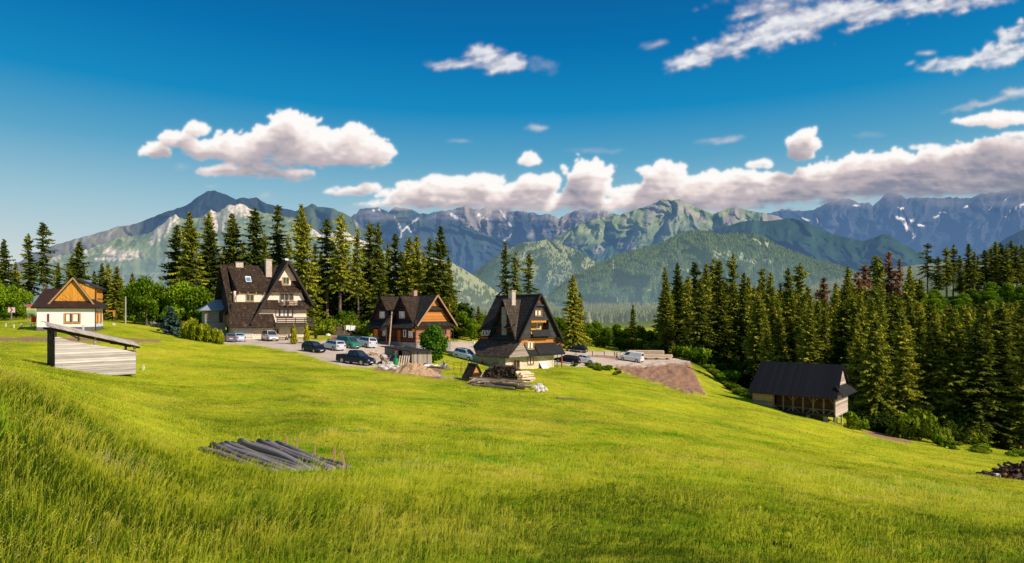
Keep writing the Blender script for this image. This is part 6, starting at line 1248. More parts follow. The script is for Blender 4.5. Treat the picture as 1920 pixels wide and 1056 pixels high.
# ================================================================ people
SKIN = plain('skin', (.55, .30, .20), .6, var=.05); HAIR = plain('dark_hair', (.03, .02, .015), .8)
def limb_mesh(name, verts, edges, radii, mat, parent, root=0, sub=1):
    me = bpy.data.meshes.new(name); me.from_pydata(verts, edges, []); me.materials.append(mat); o = bpy.data.objects.new(name, me); COL.objects.link(o); o.parent = parent
    sk = o.modifiers.new('skin', 'SKIN'); sk.use_smooth_shade = True; ss = o.modifiers.new('sub', 'SUBSURF'); ss.levels = ss.render_levels = sub
    L_ = me.skin_vertices[0].data if me.skin_vertices else None
    if L_ is None:
        me.attributes  # the modifier creates the layer
    return o, radii, root
def person(loc, rz, label, shirt, legs, pose='stand', group=None, arms=0):
    o = thing('person', label, 'person', loc, rz, group)
    if pose == 'stand':
        J = {'pel': (0, 0, .93), 'bel': (0, 0, 1.08), 'che': (0, .0, 1.30), 'nec': (0, 0, 1.48), 'hea': (0, -.02, 1.58), 'top': (0, -.01, 1.70)}
        for s, k in ((-1, 'l'), (1, 'r')):
            st = .06 if s > 0 else -.05
            J.update({'hip'+k: (s*.09, 0, .88), 'kne'+k: (s*.11, -.02+st, .48), 'ank'+k: (s*.11, .03+st, .08), 'toe'+k: (s*.13, -.12+st, .04), 'sho'+k: (s*.17, 0, 1.42), 'elb'+k: (s*.25, .03, 1.14), 'wri'+k: (s*.21, -.16-.06*arms, .98+.12*arms), 'pal'+k: (s*.19, -.23-.06*arms, .96+.16*arms)})
    else:
        J = {'pel': (0, 0, .50), 'bel': (0, -.02, .66), 'che': (0, -.05, .88), 'nec': (0, -.08, 1.06), 'hea': (0, -.12, 1.16), 'top': (0, -.12, 1.28)}
        for s, k in ((-1, 'l'), (1, 'r')):
            J.update({'hip'+k: (s*.10, -.02, .48), 'kne'+k: (s*.13, -.44, .50), 'ank'+k: (s*.13, -.46, .09), 'toe'+k: (s*.14, -.60, .05), 'sho'+k: (s*.17, -.05, 1.0), 'elb'+k: (s*.24, -.18, .76), 'wri'+k: (s*.16, -.40, .78), 'pal'+k: (s*.14, -.47, .79)})
    rad = {'pel': .12, 'bel': .115, 'che': .13, 'nec': .055, 'hea': .085, 'top': .07, 'hip': .085, 'kne': .055, 'ank': .038, 'toe': .035, 'sho': .055, 'elb': .04, 'wri': .028, 'pal': .028}
    chain = [('pel', 'bel'), ('bel', 'che'), ('che', 'nec'), ('nec', 'hea'), ('hea', 'top')]
    for k in 'lr': chain += [('pel', 'hip'+k), ('hip'+k, 'kne'+k), ('kne'+k, 'ank'+k), ('ank'+k, 'toe'+k), ('che', 'sho'+k), ('sho'+k, 'elb'+k), ('elb'+k, 'wri'+k), ('wri'+k, 'pal'+k)]
    def skinned(name, keys, mat, grow=0.0, fingers=False):
        ks = [k for k in J if k in keys]; V = [J[k] for k in ks]; idx = {k: i for i, k in enumerate(ks)}; E = [(idx[a], idx[b]) for a, b in chain if a in idx and b in idx]; RR = [rad.get(k, rad.get(k[:-1]))+grow for k in ks]
        if fingers:
            for k, s in (('l', -1), ('r', 1)):
                pal = Vector(J['pal'+k]); d = (pal-Vector(J['wri'+k])).normalized()
                for f in range(4):
                    b = len(V); q = pal+Vector((s*.012*(f-1.5), 0, 0))+d*.03; V += [tuple(q), tuple(q+d*(.045-.006*abs(f-1.4))+Vector((0, 0, -.012))), tuple(q+d*.065+Vector((0, 0, -.035)))]; RR += [.010, .009, .008]; E += [(idx['pal'+k], b), (b, b+1), (b+1, b+2)]
                b = len(V); q = pal-d*.02; V += [tuple(q+Vector((-s*.035, 0, .005))), tuple(q+Vector((-s*.05, 0, 0))+d*.03)]; RR += [.010, .009]; E += [(idx['pal'+k], b), (b, b+1)]
        me = bpy.data.meshes.new(name); me.from_pydata(V, E, []); me.materials.append(mat); ob = bpy.data.objects.new(name, me); COL.objects.link(ob); ob.parent = o
        ob.modifiers.new('skin', 'SKIN'); ss = ob.modifiers.new('sub', 'SUBSURF'); ss.levels = ss.render_levels = 1
        for sv, q in zip(me.skin_vertices[0].data, RR): sv.radius = (q, q)
        me.skin_vertices[0].data[0].use_root = True
        return ob
    skinned('body', set(J), SKIN, 0, True)
    sh = {'pel', 'bel', 'che', 'shol', 'shor'}; skinned('shirt', sh, shirt, .022)
    skinned('trousers', {'pel', 'hipl', 'hipr', 'knel', 'kner'}, legs, .018)
    hd = J['top']; m = MB(); n = 10
    for i in range(n):
        for j in range(4):
            def q(i, j): a = 2*math.pi*i/n; b = j*math.pi/2/4*1.15; return (hd[0]+.098*math.cos(a)*math.cos(b-.2), hd[1]+.03+.105*math.sin(a)*math.cos(b-.2), hd[2]-.05+.12*math.sin(b-.0))
            m.poly([q(i, j), q(i+1, j), q(i+1, j+1), q(i, j+1)])
    hp(o, 'hair', m, HAIR)
    for k in 'lr': a = J['ank'+k]; t = J['toe'+k]; hp(o, 'shoe', MB().bar((a[0], a[1]+.05, .035), (t[0], t[1]-.03, .03), .09, .07), TYRE)
    f = MB(); hz = J['hea'][2]+.045; fy = J['hea'][1]-.092; f.box(-.045, -.025, fy-.003, fy+.01, hz, hz+.012).box(.025, .045, fy-.003, fy+.01, hz, hz+.012).box(-.025, .025, fy-.003, fy+.012, hz-.075, hz-.066); hp(o, 'face', f, HAIR)
    hp(o, 'nose', MB().box(-.010, .010, fy-.022, fy+.01, hz-.045, hz-.01), SKIN)
    return o
WHITE = plain('white_cloth', (.80, .79, .77), .9, var=.05); PINKC = plain('pink_cloth', (.62, .28, .26), .9); DKC = plain('dark_cloth', (.03, .03, .045), .9); BLUC = plain('blue_cloth', (.08, .13, .25), .9)
person(spot(1156.5, 676.5), R(150), 'person in a pale pink top and dark shorts standing left of the van', PINKC, DKC, group=None, arms=1)
person(spot(1165, 675.5), R(-120), 'person in a white top and dark trousers standing at the front of the van', WHITE, DKC, arms=0)
person(spot(543.5, 637.5), R(80), 'person in a white shirt sitting at the table by the guesthouse door', WHITE, DKC, 'sit')
def on_house(h, x, y, z): return h.matrix_basis @ Vector((x, y, z))
Mh = Matrix.Translation(GH.location) @ Matrix.Rotation(GH.rotation_euler.z, 4, 'Z')
person(Mh @ Vector((8.7, -1.1, 5.72)), R(33), 'person in white leaning at the left of the upper guesthouse balcony', WHITE, BLUC, arms=1)
person(Mh @ Vector((9.75, -1.05, 5.72)), R(20), 'person in pink standing at the middle of the upper guesthouse balcony', PINKC, DKC, arms=1)

# ================================================================ garden shed, poles, piles and small things
def th_at(name, label, cat, px, py, rz=0.0, group=None, lo=60, hi=190): return thing(name, label, cat, spot(px, py, lo, hi), rz, group)
o = th_at('garden_shed', 'grey board garden shed with flat dark roof and open doorway', 'shed', 772, 683.5, R(40))
hp(o, 'front_wall', MB().box(-.0, 3.2, 0, .06, -.6, 1.75), W_GREYV)
m = MB(); m.box(-.02, .04, 0, 2.5, -.6, 1.8).box(-.02, .04, 3.5, 7.4, -.6, 2.1).box(-.02, .04, 2.5, 3.5, 1.75, 2.0); m.box(0, 3.2, 7.34, 7.4, -.6, 2.1).box(3.14, 3.2, 0, 7.4, -.6, 1.7); hp(o, 'side_wall', m, planks('dim_grey_boards', (.16, .15, .14), (.30, .28, .27), .22, vert=True, gap=.7))
m = MB(); m.poly([(.5, .5, -.4), (.5, 7, -.4), (.5, 7, 1.7), (.5, .5, 1.7)]); hp(o, 'inner_wall', m, W_DARK)
m = MB(); up_slab(m, [(-.5, -.5, 1.85), (3.5, -.5, 1.70), (3.5, 7.8, 2.05), (-.5, 7.8, 2.22)], .12); hp(o, 'roof', m, W_DARK)
o = th_at('utility_pole', 'leaning wooden pole standing before the brown house', 'pole', 729.5, 648); q = 1.0
hp(o, 'shaft', MB().tube((0, 0, -.5), (.50, 0, 6.0), .15, .11, 10), plain('pale_pole_wood', (.50, .36, .26), .85, var=.25)); hp(o, 'fitting', MB().box(.42, .66, -.12, .12, 5.4, 5.55), W_DARK)
o = thing('utility_pole', 'short grey pole standing on the lawn behind the cottage', 'pole', at(235.5, 118)); hp(o, 'shaft', MB().tube((0, 0, -.5), (0, 0, 5.2), .13, .11, 8), plain('grey_pole', (.38, .36, .33), .9)); hp(o, 'cap', MB().tube((0, 0, 5.2), (0, 0, 5.26), .15, n=8), W_GREY)
# road sign and billboard at the far left
o = thing('road_sign', 'small red arrow warning sign on a post at the left edge', 'road sign', at(22, 103)); hp(o, 'post', MB().tube((0, 0, -.3), (0, 0, 2.0), .05, n=8), RIM)
hp(o, 'board', MB().box(-.55, .55, -.06, -.02, 1.7, 2.6), PLATE); m = MB(); RED = plain('sign_red', (.70, .02, .02), .5, var=.03)
m.poly(XZ([(-.35, 1.78), (-.05, 1.78), (.30, 2.15), (-.05, 2.52), (-.35, 2.52), (.0, 2.15)], -.065)); m.box(-.55, .55, -.068, -.06, 1.7, 1.75).box(-.55, .55, -.068, -.06, 2.55, 2.6); hp(o, 'arrow', m, RED)
o = thing('billboard', 'small faded billboard in red, yellow and green bands beside the cottage', 'billboard', at(58.5, 104))
hp(o, 'board', MB().box(-.75, .75, 0, .06, 1.6, 3.1), PLATE); hp(o, 'top_band', MB().box(-.75, .75, -.02, 0, 2.55, 3.1), plain('faded_red', (.60, .16, .15), .7)); hp(o, 'middle_band', MB().box(-.75, .75, -.02, 0, 2.15, 2.5), plain('faded_yellow', (.66, .60, .16), .7)); hp(o, 'bottom_band', MB().box(-.75, .75, -.02, 0, 1.62, 2.1), plain('faded_green', (.30, .45, .20), .7))
for x in (-.6, .6): hp(o, 'post', MB().box(x-.05, x+.05, .06, .14, -.4, 3.0), W_GREY)
o = thing('notice_board', 'little red and white board under the cottage eave at left', 'board', at(63, 93)); hp(o, 'panel', MB().box(-.35, .35, 0, .05, .9, 1.7), RED); hp(o, 'post', MB().box(-.04, .04, .05, .12, -.5, 1.6), W_GREY)
# stakes left of the cottage
for i, (px, py, hgt) in enumerate([(11, 613, .55), (26, 615, .55), (40, 614, .6), (59, 614, .5)]):
    o = tag(MB().box(-.07, .07, -.07, .07, -.3, hgt).build('fence_post', plain('white_post', (.72, .66, .58), .8) if i == 0 else bpy.data.materials['white_post'], None, spot(px, py)), f'{ORD[i]} short pale fence post from the left before the cottage', 'post', 'short pale posts left of the cottage')
o = tag(MB().box(0, 1.45, -.03, .03, .42, .5).build('fence_rail', bpy.data.materials['white_post'], None, spot(40, 614)), 'pale rail between the two right posts left of the cottage', 'rail')
tag(MB().box(-.06, .06, -.06, .06, -.3, .5).build('stake', bpy.data.materials['white_post'], None, spot(269, 694, 35, 60)), 'small white stake right of the lean-to shed', 'stake')
tag(MB().box(-.10, .10, -.06, .06, -.3, .9).build('stake', bpy.data.materials['white_post'], None, spot(156, 622)), 'pale stake standing before the cottage wall', 'stake')
# boulders
def rock(name, label, cat, loc, s, mat, seed, group=None, flat=.7):
    r = np.random.default_rng(seed); m = MB(); n = 9; k = 6; P = []
    for j in range(k+1):
        b = -math.pi/2+math.pi*j/k; P.append([(s*math.cos(b)*math.cos(2*math.pi*i/n)*(1+r.uniform(-.2, .2)), s*math.cos(b)*math.sin(2*math.pi*i/n)*(1+r.uniform(-.2, .2)), s*flat*(math.sin(b)+.55)*(1+r.uniform(-.12, .12))) for i in range(n)])
    for j in range(k):
        for i in range(n): m.poly([P[j][i], P[j][(i+1) % n], P[j+1][(i+1) % n], P[j+1][i]])
    return tag(m.build(name, mat, None, loc), label, cat, group)
ROCKM = plain('boulder_stone', (.34, .31, .29), .9, var=.35, scale=4); ROCKW = plain('pale_stone', (.60, .54, .50), .9, var=.2, scale=4)
rock('boulder', 'large grey boulder on the lawn right of the cottage', 'rock', spot(280, 610), .95, ROCKM, 1, flat=.9); rock('boulder', 'smaller grey boulder leaning right of the large one', 'rock', spot(290, 612), .75, ROCKM, 2)
rock('boulder', 'small pale stone lying on the lawn right of the cottage', 'rock', spot(213, 610), .3, ROCKW, 3)
# piles
def sticks(o, name, n, L, rad, spread, H, mat, seed, flatness=.35, dirx=None, thick=None):
    r = random.Random(seed); m = MB()
    for i in range(n):
        a = r.uniform(0, 6.28); q = abs(r.gauss(0, .5)); q = min(q, 1.2); x = spread[0]*q*math.cos(a); y = spread[1]*q*math.sin(a); z = H*max(0, 1-q)*r.uniform(.3, 1)+.05
        d = Vector((r.gauss(0, 1), r.gauss(0, 1), r.gauss(0, flatness))) if dirx is None else Vector(dirx)+Vector((r.gauss(0, .15), r.gauss(0, .15), r.gauss(0, .05)))
        d.normalize(); l = L*r.uniform(.5, 1.2)/2; c = Vector((x, y, z))
        if thick: m.bar(c-d*l, c+d*l, thick[0]*r.uniform(.6, 1.3), thick[1])
        else: m.tube(c-d*l, c+d*l, rad*r.uniform(.6, 1.3), n=5)
    return hp(o, name, m, mat)
def mound(o, name, rx, ry, H, mat, seed, amp=.18, sc=1.3):
    n = 40; u = np.linspace(-1.15, 1.15, n); U, V_ = np.meshgrid(u, u); q = np.sqrt(U**2+V_**2); Z = H*np.clip(1-q**1.6, -.15, 1)+amp*fbm(U*sc*rx+seed*3, V_*sc*ry, 4, seed)*np.clip(1.25-q, 0, 1)*3*H
    X = U*rx; Y = V_*ry; idx = np.arange(n*n).reshape(n, n); Fc = np.stack([idx[:-1, :-1], idx[:-1, 1:], idx[1:, 1:], idx[1:, :-1]], -1).reshape(-1, 4)
    return np_mesh(name, np.stack([X, Y, Z-.08], -1).reshape(-1, 3), Fc, mat, o)
W_STK = plain('dry_branch', (.30, .20, .14), .9, var=.5); W_SPL = plain('split_wood', (.74, .54, .38), .8, var=.3); W_LOG = plain('old_log_bark', (.085, .055, .042), .9, var=.4); W_FRESH = planks('fresh_lumber', (.74, .50, .32), (.95, .74, .54), .12, gap=.4)
o = th_at('brushwood_pile', 'tangled heap of cut branches behind the parked cars', 'brush pile', 634, 628); mound(o, 'heap', 2.6, 1.6, 1.2, plain('brush_core', (.10, .065, .045), .95, var=.4), 5); sticks(o, 'branches', 240, 1.6, .025, (2.6, 1.5), 1.5, W_STK, 5)
o = th_at('woodchip_heap', 'reddish heap of wood chips at the meadow edge', 'heap', 775, 700); mound(o, 'heap', 2.9, 1.7, 1.25, plain('wood_chips', (.46, .29, .17), .95, var=.5, scale=9), 8, .2); sticks(o, 'splinters', 320, .35, .02, (2.4, 1.5), 1.0, W_SPL, 9, thick=(.07, .02))
o = th_at('rubble_heap', 'heap of broken boards and rubble behind the pickup', 'heap', 698, 673); mound(o, 'heap', 2.3, 1.5, .8, plain('rubble', (.42, .33, .26), .95, var=.4, scale=5), 10, .2); sticks(o, 'boards', 90, 1.6, .02, (2.2, 1.4), 1.0, W_SPL, 11, .3, thick=(.14, .03))
for i, (px, py, s) in enumerate([(716, 690, .45), (722, 693, .4), (730, 691, .5), (738, 693, .38), (734, 687, .42), (745, 690, .36), (726, 688, .4), (712, 687, .3)]):
    rock('rubble_stone', 'pale broken stone lying left of the wood chip heap', 'stone', spot(px, py), s, ROCKW, 20+i, 'pale stones left of the wood chip heap', .6)
for i, (px, py, s) in enumerate([(1003, 731, .42), (1012, 729, .46), (1022, 733, .32), (1008, 735, .28), (1016, 735, .34)]):
    rock('white_stone', 'white stone in the small heap right of the log pile', 'stone', spot(px, py), s, ROCKW, 40+i, 'white stones right of the log pile', .8)
# concrete mixer
o = th_at('concrete_mixer', 'old pale concrete mixer with round drum before the garden shed', 'mixer', 719, 684)
m = MB(); pr = [(-.45, .22), (-.2, .48), (.15, .52), (.45, .30)]; M_ = Matrix.Translation((0, 0, 1.0)) @ Matrix.Rotation(R(35), 4, 'Y'); n = 14
for (a, ra), (b, rb) in zip(pr[:-1], pr[1:]):
    for i in range(n): t0, t1 = 2*math.pi*i/n, 2*math.pi*(i+1)/n; m.poly([M_@Vector((ra*math.cos(t0), ra*math.sin(t0), a)), M_@Vector((ra*math.cos(t1), ra*math.sin(t1), a)), M_@Vector((rb*math.cos(t1), rb*math.sin(t1), b)), M_@Vector((rb*math.cos(t0), rb*math.sin(t0), b))])
hp(o, 'drum', m, plain('pale_drum', (.50, .38, .34), .7, var=.3)); hp(o, 'frame', MB().bar((-.5, -.35, 0), (0, -.5, 1.0), .07).bar((-.5, .35, 0), (0, .5, 1.0), .07).bar((.5, -.35, 0), (0, -.5, 1.0), .07).bar((.5, .35, 0), (0, .5, 1.0), .07).bar((-.5, -.35, .1), (-.5, .35, .1), .07), W_DARK)
for s in (-1, 1): hp(o, 'wheel', MB().tube((-.45, s*.42, .22), (-.45, s*.5, .22), .22, n=12), TYRE)
GRN = plain('green_barrel_paint', (.02, .26, .09), .5)
o = th_at('water_barrel', 'green barrel with pump standing before the garden shed', 'barrel', 742, 685); hp(o, 'barrel', MB().tube((0, 0, 0), (0, 0, .9), .33, n=14), GRN); hp(o, 'pump', MB().tube((0, 0, .9), (0, 0, 1.7), .06, n=8).bar((0, 0, 1.55), (-.35, 0, 1.4), .06), GRN); hp(o, 'cap', MB().tube((0, 0, 1.7), (0, 0, 1.85), .12, n=8), RED)
o = th_at('stacked_boards', 'boards leaning against the shed corner', 'boards', 761, 686)
for i in range(5): hp(o, 'board', MB().bar((-.9+i*.3, -.3, 0), (-.8+i*.3, .35, 1.3), .16, .03), W_SPL)
o = th_at('plastic_sheet', 'crumpled white sheet lying right of the wood chip heap', 'sheet', 812, 689); 
n = 22; u = np.linspace(0, 1, n); U, V_ = np.meshgrid(u, u); Z = .45+.35*fbm(U*5, V_*3, 4, 61)-.5*(V_-.5)**2; idx = np.arange(n*n).reshape(n, n); Fc = np.stack([idx[:-1, :-1], idx[:-1, 1:], idx[1:, 1:], idx[1:, :-1]], -1).reshape(-1, 4)
np_mesh('sheet', np.stack([(U-.5)*3.4, (V_-.5)*1.6, Z*.8], -1).reshape(-1, 3), Fc, WHITE, o); hp(o, 'weight', MB().bar((-1.6, 0, .2), (-.9, .1, .55), .15), W_LOG)
o = th_at('broken_boards', 'grey broken boards lying right of the white sheet', 'boards', 832, 692); sticks(o, 'board', 9, 2.0, .02, (1.0, .6), .6, W_GREY, 71, .4, thick=(.18, .03))
# vegetable frames
for i, (px, py, L_, lb) in enumerate([(846, 709, 4.2, 'long pale plank edging the garden bed, nearest the wood chip heap'), (876, 713, 3.2, 'plank edging the garden bed next to the little roofed hut')]):
    p = spot(px, py); o = thing('garden_bed_frame', lb, 'plank', p, R(-14)); hp(o, 'plank', MB().bar((-L_/2, 0, .12), (L_/2, -.2, -.15), .09, .28), W_GREY if i else ROCKW); hp(o, 'soil', MB().bar((-L_/2, .5, .05), (L_/2, .3, -.2), .7, .2), plain('dark_soil', (.03, .022, .018), .95, var=.4) if i == 0 else bpy.data.materials['dark_soil'])
def wire(name, label, px, py, rz, w_, h_):
    o = th_at(name, label, 'trellis', px, py, R(rz))
    for x in np.linspace(0, w_, 4): hp(o, 'upright', MB().bar((x, 0, -.2), (x, 0, h_), .04), W_DARK)
    hp(o, 'rail', MB().bar((0, 0, h_), (w_, 0, h_), .04).bar((0, 0, h_*.5), (w_, 0, h_*.5), .03), W_DARK)
wire('trellis', 'thin dark wire trellis left of the little roofed hut', 851, 700, -10, 2.6, 1.3); wire('trellis', 'taller dark wire frame just left of the little roofed hut', 866, 704, 20, 1.2, 1.7)
# little roofed hut
o = th_at('little_hut', 'little wooden hut with steep dark roof beside the log pile', 'hut', 893, 716.5, R(38)); o.scale = (.78, .78, .78)

hp(o, 'wall', MB().box(-.75, .75, -.0, 1.5, -.4, 1.15), W_ORNG); m = MB(); m.poly(XZ([(-.75, 1.15), (.75, 1.15), (0, 2.45)], -.02)); hp(o, 'gable', m, W_ORNG)
m = MB(); up_slab(m, [(0, -.3, 2.6), (0, 1.9, 2.6), (-1.25, 1.9, .55), (-1.25, -.3, .55)], .08); up_slab(m, [(0, -.3, 2.6), (0, 1.9, 2.6), (1.05, 1.9, .85), (1.05, -.3, .85)], .08); hp(o, 'roof', m, SH_OLD); m = MB(); up_slab(m, [(-.9, -.5, 1.0), (1.0, -.5, 1.0), (.8, 0, 1.35), (-.8, 0, 1.35)], .05); hp(o, 'skirt', m, SH_OLD)
# firewood stack: dark cut ends on one side, pale ends of long pieces on the other
o = th_at('firewood_stack', 'big rounded stack of split firewood with dark cut ends', 'firewood stack', 945, 714, R(-14)); r = random.Random(6)
hm = {}
row = 0; z = .0
while z < 1.8:
    half = 2.5*math.sqrt(max(0, 1-(z/1.95)**2.2)); x = -half
    while x < half:
        rr = r.uniform(.07, .13); m = hm.setdefault(r.choice('abc'), MB()); y = r.uniform(-.12, .1); m.tube((x+r.uniform(-.03, .03), y-.5, z+r.uniform(-.03, .03)), (x, .6+y, z), rr, n=6); x += rr*2.0
    z += .19
CM = [plain('cut_end_'+k, c, .9, var=.4) for k, c in (('brown', (.055, .035, .03)), ('dark', (.03, .02, .018)), ('warm', (.11, .075, .055)))]
mm = MB(); 
for (k, m), mi in zip(hm.items(), range(3)):
    b = len(mm.v); mm.v += m.v; mm.f += [[i+b for i in f] for f in m.f]; mm.m += [mi]*len(m.f)
hp(o, 'cut_logs', mm, CM); m = MB()
for i in range(38): z = r.uniform(0, 1.2); m.tube((1.7+r.uniform(-.3, .4)+(1.5-z)*.35, -1.0+r.uniform(-.1, .2), z), (2.7+r.uniform(-.3, .5)+(1.5-z)*.45, .2, z+r.uniform(-.05, .05)), r.uniform(.08, .13), n=6)
hp(o, 'pale_logs', m, W_SPL)
o = th_at('timber_pile', 'pile of long grey timbers and poles sloping down beside the firewood', 'timber pile', 938, 727, R(-19)); r = random.Random(16)
for i in range(22):
    y = r.uniform(-.9, .9); z = .12+abs(.7-abs(y))*r.uniform(0, 1.1); x0 = r.uniform(-3.6, -2.2); L_ = r.uniform(4.0, 6.4); t = r.uniform(-.3, .3)
    hp(o, 'timber', MB().tube((x0, y, z+.1), (x0+L_, y+t*3, z-.05), r.uniform(.08, .16), r.uniform(.07, .12), 7), [W_GREY, W_LOG, W_STK, W_SPL][i % 4])
for i in range(12):
    x = r.uniform(-2.6, 2.2); a = r.uniform(-.7, .7); l = r.uniform(.8, 1.6); z = r.uniform(.3, .8); hp(o, 'loose_pole', MB().tube((x-l*math.cos(a), -.4-l*math.sin(a)*.5, z+r.uniform(-.25, .25)), (x+l*math.cos(a), -.1+l*math.sin(a)*.5, z+r.uniform(-.25, .25)), .07, .05, 6), [W_SPL, W_GREY, W_STK][i % 3])
hp(o, 'leaning_timber', MB().bar((-2.9, .5, .1), (-2.2, .8, 1.5), .16, .08), W_SPL)
# boards on the meadow
o = th_at('fallen_board', 'short grey board lying in the meadow below the lower yard', 'board', 1060, 749, R(-12)); hp(o, 'plank', MB().box(-.9, .9, -.1, .1, .08, .16), W_GREY); hp(o, 'nail_strip', MB().box(-.8, -.7, -.12, .12, .16, .2), W_DARK)
# lumber stacks
for i, (px, py, rz, L_, rows, cols, lb) in enumerate([(1212, 671, -8, 7.0, 5, 7, 'long stack of fresh sawn lumber behind the white van'), (1232, 674.5, -4, 6.2, 3, 5, 'lower front stack of fresh sawn lumber right of the white van'), (1250, 671, 3, 2.6, 2, 4, 'short stack of lumber ends sticking out to the right')]):
    o = th_at('lumber_stack', lb, 'lumber stack', px, py, R(rz), 'stacks of sawn lumber by the van'); m = MB(); r = random.Random(50+i)
    for a in range(rows):
        for b in range(cols): j = r.uniform(-.25, .25); m.box(-L_/2+j, L_/2+j, b*.30, b*.30+.26, .35+a*.24, .35+a*.24+.17)
    hp(o, 'boards', m, W_FRESH)
    for x in (-L_*.35, 0, L_*.35): hp(o, 'bearer', MB().box(x-.1, x+.1, -.1, cols*.3+.1, -.1, .33), W_LOG)
# yard rail
pts = [(1046, 661), (1080, 665), (1111, 668), (1133, 668.5), (1152, 669)]
o = thing('yard_fence', 'low wooden rail fence along the lower yard beyond the parked cars', 'fence', spot(*pts[0])); o0 = o.location.copy(); P = [spot(*q)-o0 for q in pts]
for q in P: hp(o, 'post', MB().box(q.x-.07, q.x+.07, q.y-.07, q.y+.07, q.z-.3, q.z+1.05), W_DARK)
for a, b in zip(P[:-1], P[1:]): hp(o, 'rail', MB().bar(a+Vector((0, 0, .9)), b+Vector((0, 0, .9)), .07), plain('pale_rail', (.5, .44, .38), .8) if 'pale_rail' not in bpy.data.materials else bpy.data.materials['pale_rail'])
# gravel bank ridge behind the rail
o = th_at('earth_bank', 'low ridge of red-brown earth behind the parked cars in the lower yard', 'earth bank', 1120, 669.5); mound(o, 'earth', 5.2, .9, .45, plain('red_earth', (.36, .20, .12), .95, var=.3), 33)
# guesthouse front: table, pots, laundry
o = th_at('garden_table', 'dark garden table with benches by the guesthouse door', 'table', 529, 637.5, R(33)); hp(o, 'tabletop', MB().box(-.9, .9, -.4, .4, .70, .76), W_DARK); [hp(o, 'leg', MB().box(x-.04, x+.04, y-.04, y+.04, 0, .7), W_DARK) for x in (-.75, .75) for y in (-.3, .3)]
for s in (-1, 1): hp(o, 'bench', MB().box(-.9, .9, s*.75-.14, s*.75+.14, .40, .45).box(-.8, -.7, s*.75-.1, s*.75+.1, 0, .4).box(.7, .8, s*.75-.1, s*.75+.1, 0, .4), W_DARK)
o = th_at('chair', 'small chair under the sitting person by the guesthouse door', 'chair', 543.8, 637.3, R(80)); hp(o, 'seat', MB().box(-.22, .22, -.2, .25, .38, .42), W_BRN); hp(o, 'backrest', MB().box(-.22, .22, .22, .26, .42, .9), W_BRN); [hp(o, 'leg', MB().box(x-.02, x+.02, y-.02, y+.02, 0, .38), W_BRN) for x in (-.19, .19) for y in (-.17, .22)]
o = th_at('flower_pot', 'black pot with small plant on the patio right of the guesthouse', 'flower pot', 592, 635.5); hp(o, 'pot', MB().tube((0, 0, 0), (0, 0, .55), .22, .32, 12), CTRIM); b_ = leafy_mesh(610, [(0, 0, .7, .3, .3, .25)], 120, .12, M_LEAF, name='leaves')
b_[0].parent = o; bpy.data.objects.remove(b_[1])
o = th_at('flower_bed', 'bed of pink and yellow flowers at the patio edge', 'flowers', 627, 640); f1 = leafy_mesh(611, [(0, 0, .5, .4, .4, .4)], 160, .14, leaf_mat('pink_petals', (.25, .04, .15), (.6, .15, .40), (.8, .35, .6), 0), name='pink_blossom'); f2 = leafy_mesh(612, [(.7, .1, .35, .7, .4, .3), (-.8, 0, .3, .5, .4, .3)], 300, .14, M_GOLD, name='yellow_leaves')
for f in (f1, f2): f[0].parent = o; bpy.data.objects.remove(f[1])
o = th_at('clothesline', 'clothesline with two posts between the brush pile and the brown house', 'clothesline', 646, 629)
p2 = spot(668, 630)-o.location
for q in (Vector((0, 0, 0)), p2): hp(o, 'post', MB().bar(q+Vector((0, 0, -.2)), q+Vector((0, 0, 2.1)), .08), W_GREY)
hp(o, 'line', MB().bar((0, 0, 2.05), p2+Vector((0, 0, 2.05)), .02), CTRIM)
for i, (t0, t1, hh, lb) in enumerate([(.12, .5, .95, 'white sheet hanging at the left of the clothesline'), (.53, .92, 1.05, 'white sheet hanging at the right of the clothesline')]):
    n = 12; u = np.linspace(t0, t1, n); v = np.linspace(0, 1, n); U, V_ = np.meshgrid(u, v); X = p2.x*U; Y = p2.y*U+.07*np.sin(U*45)*V_; Z = p2.z*U+2.05-V_*hh*(1+.12*np.sin(U*17)); idx = np.arange(n*n).reshape(n, n); Fc = np.stack([idx[:-1, :-1], idx[:-1, 1:], idx[1:, 1:], idx[1:, :-1]], -1).reshape(-1, 4)
    tag(np_mesh('hanging_sheet', np.stack([X, Y, Z], -1).reshape(-1, 3), Fc, WHITE, None, smooth=True, loc=o.location), lb, 'laundry', 'white sheets on the clothesline')
rock('white_bundle', 'white bundle lying before the brush pile', 'bundle', spot(615, 630), .5, WHITE, 90, flat=.6)
# by the dark-gabled house
o = th_at('leaning_board', 'white board leaning against the stone wall of the dark-gabled house', 'board', 1016, 691, R(42)); hp(o, 'panel', MB().slab([(-.7, -.9, 0), (.8, -.9, 0), (.8, 0, 1.2), (-.7, 0, 1.2)], .05), WHITE); hp(o, 'edge', MB().box(-.8, -.7, -.9, 0, 0, .1), W_DARK)
o = th_at('solar_panel', 'small dark framed panel leaning right of the white board', 'panel', 1027, 688, R(42)); hp(o, 'frame', MB().slab([(-.5, -.5, 0), (.5, -.5, 0), (.5, -.1, .85), (-.5, -.1, .85)], .05), WHITE); hp(o, 'glass', MB().poly([(-.4, -.46, .1), (.4, -.46, .1), (.4, -.16, .76), (-.4, -.16, .76)]), CTRIM)
for i, (px, py, s) in enumerate([(958, 697, .3), (964, 699, .26), (961, 694, .28)]): rock('pale_bucket_stone', 'pale stone before the stone wall of the dark-gabled house', 'stone', spot(px, py), s, ROCKW, 95+i, 'pale stones at the foot of the dark-gabled house', .9)
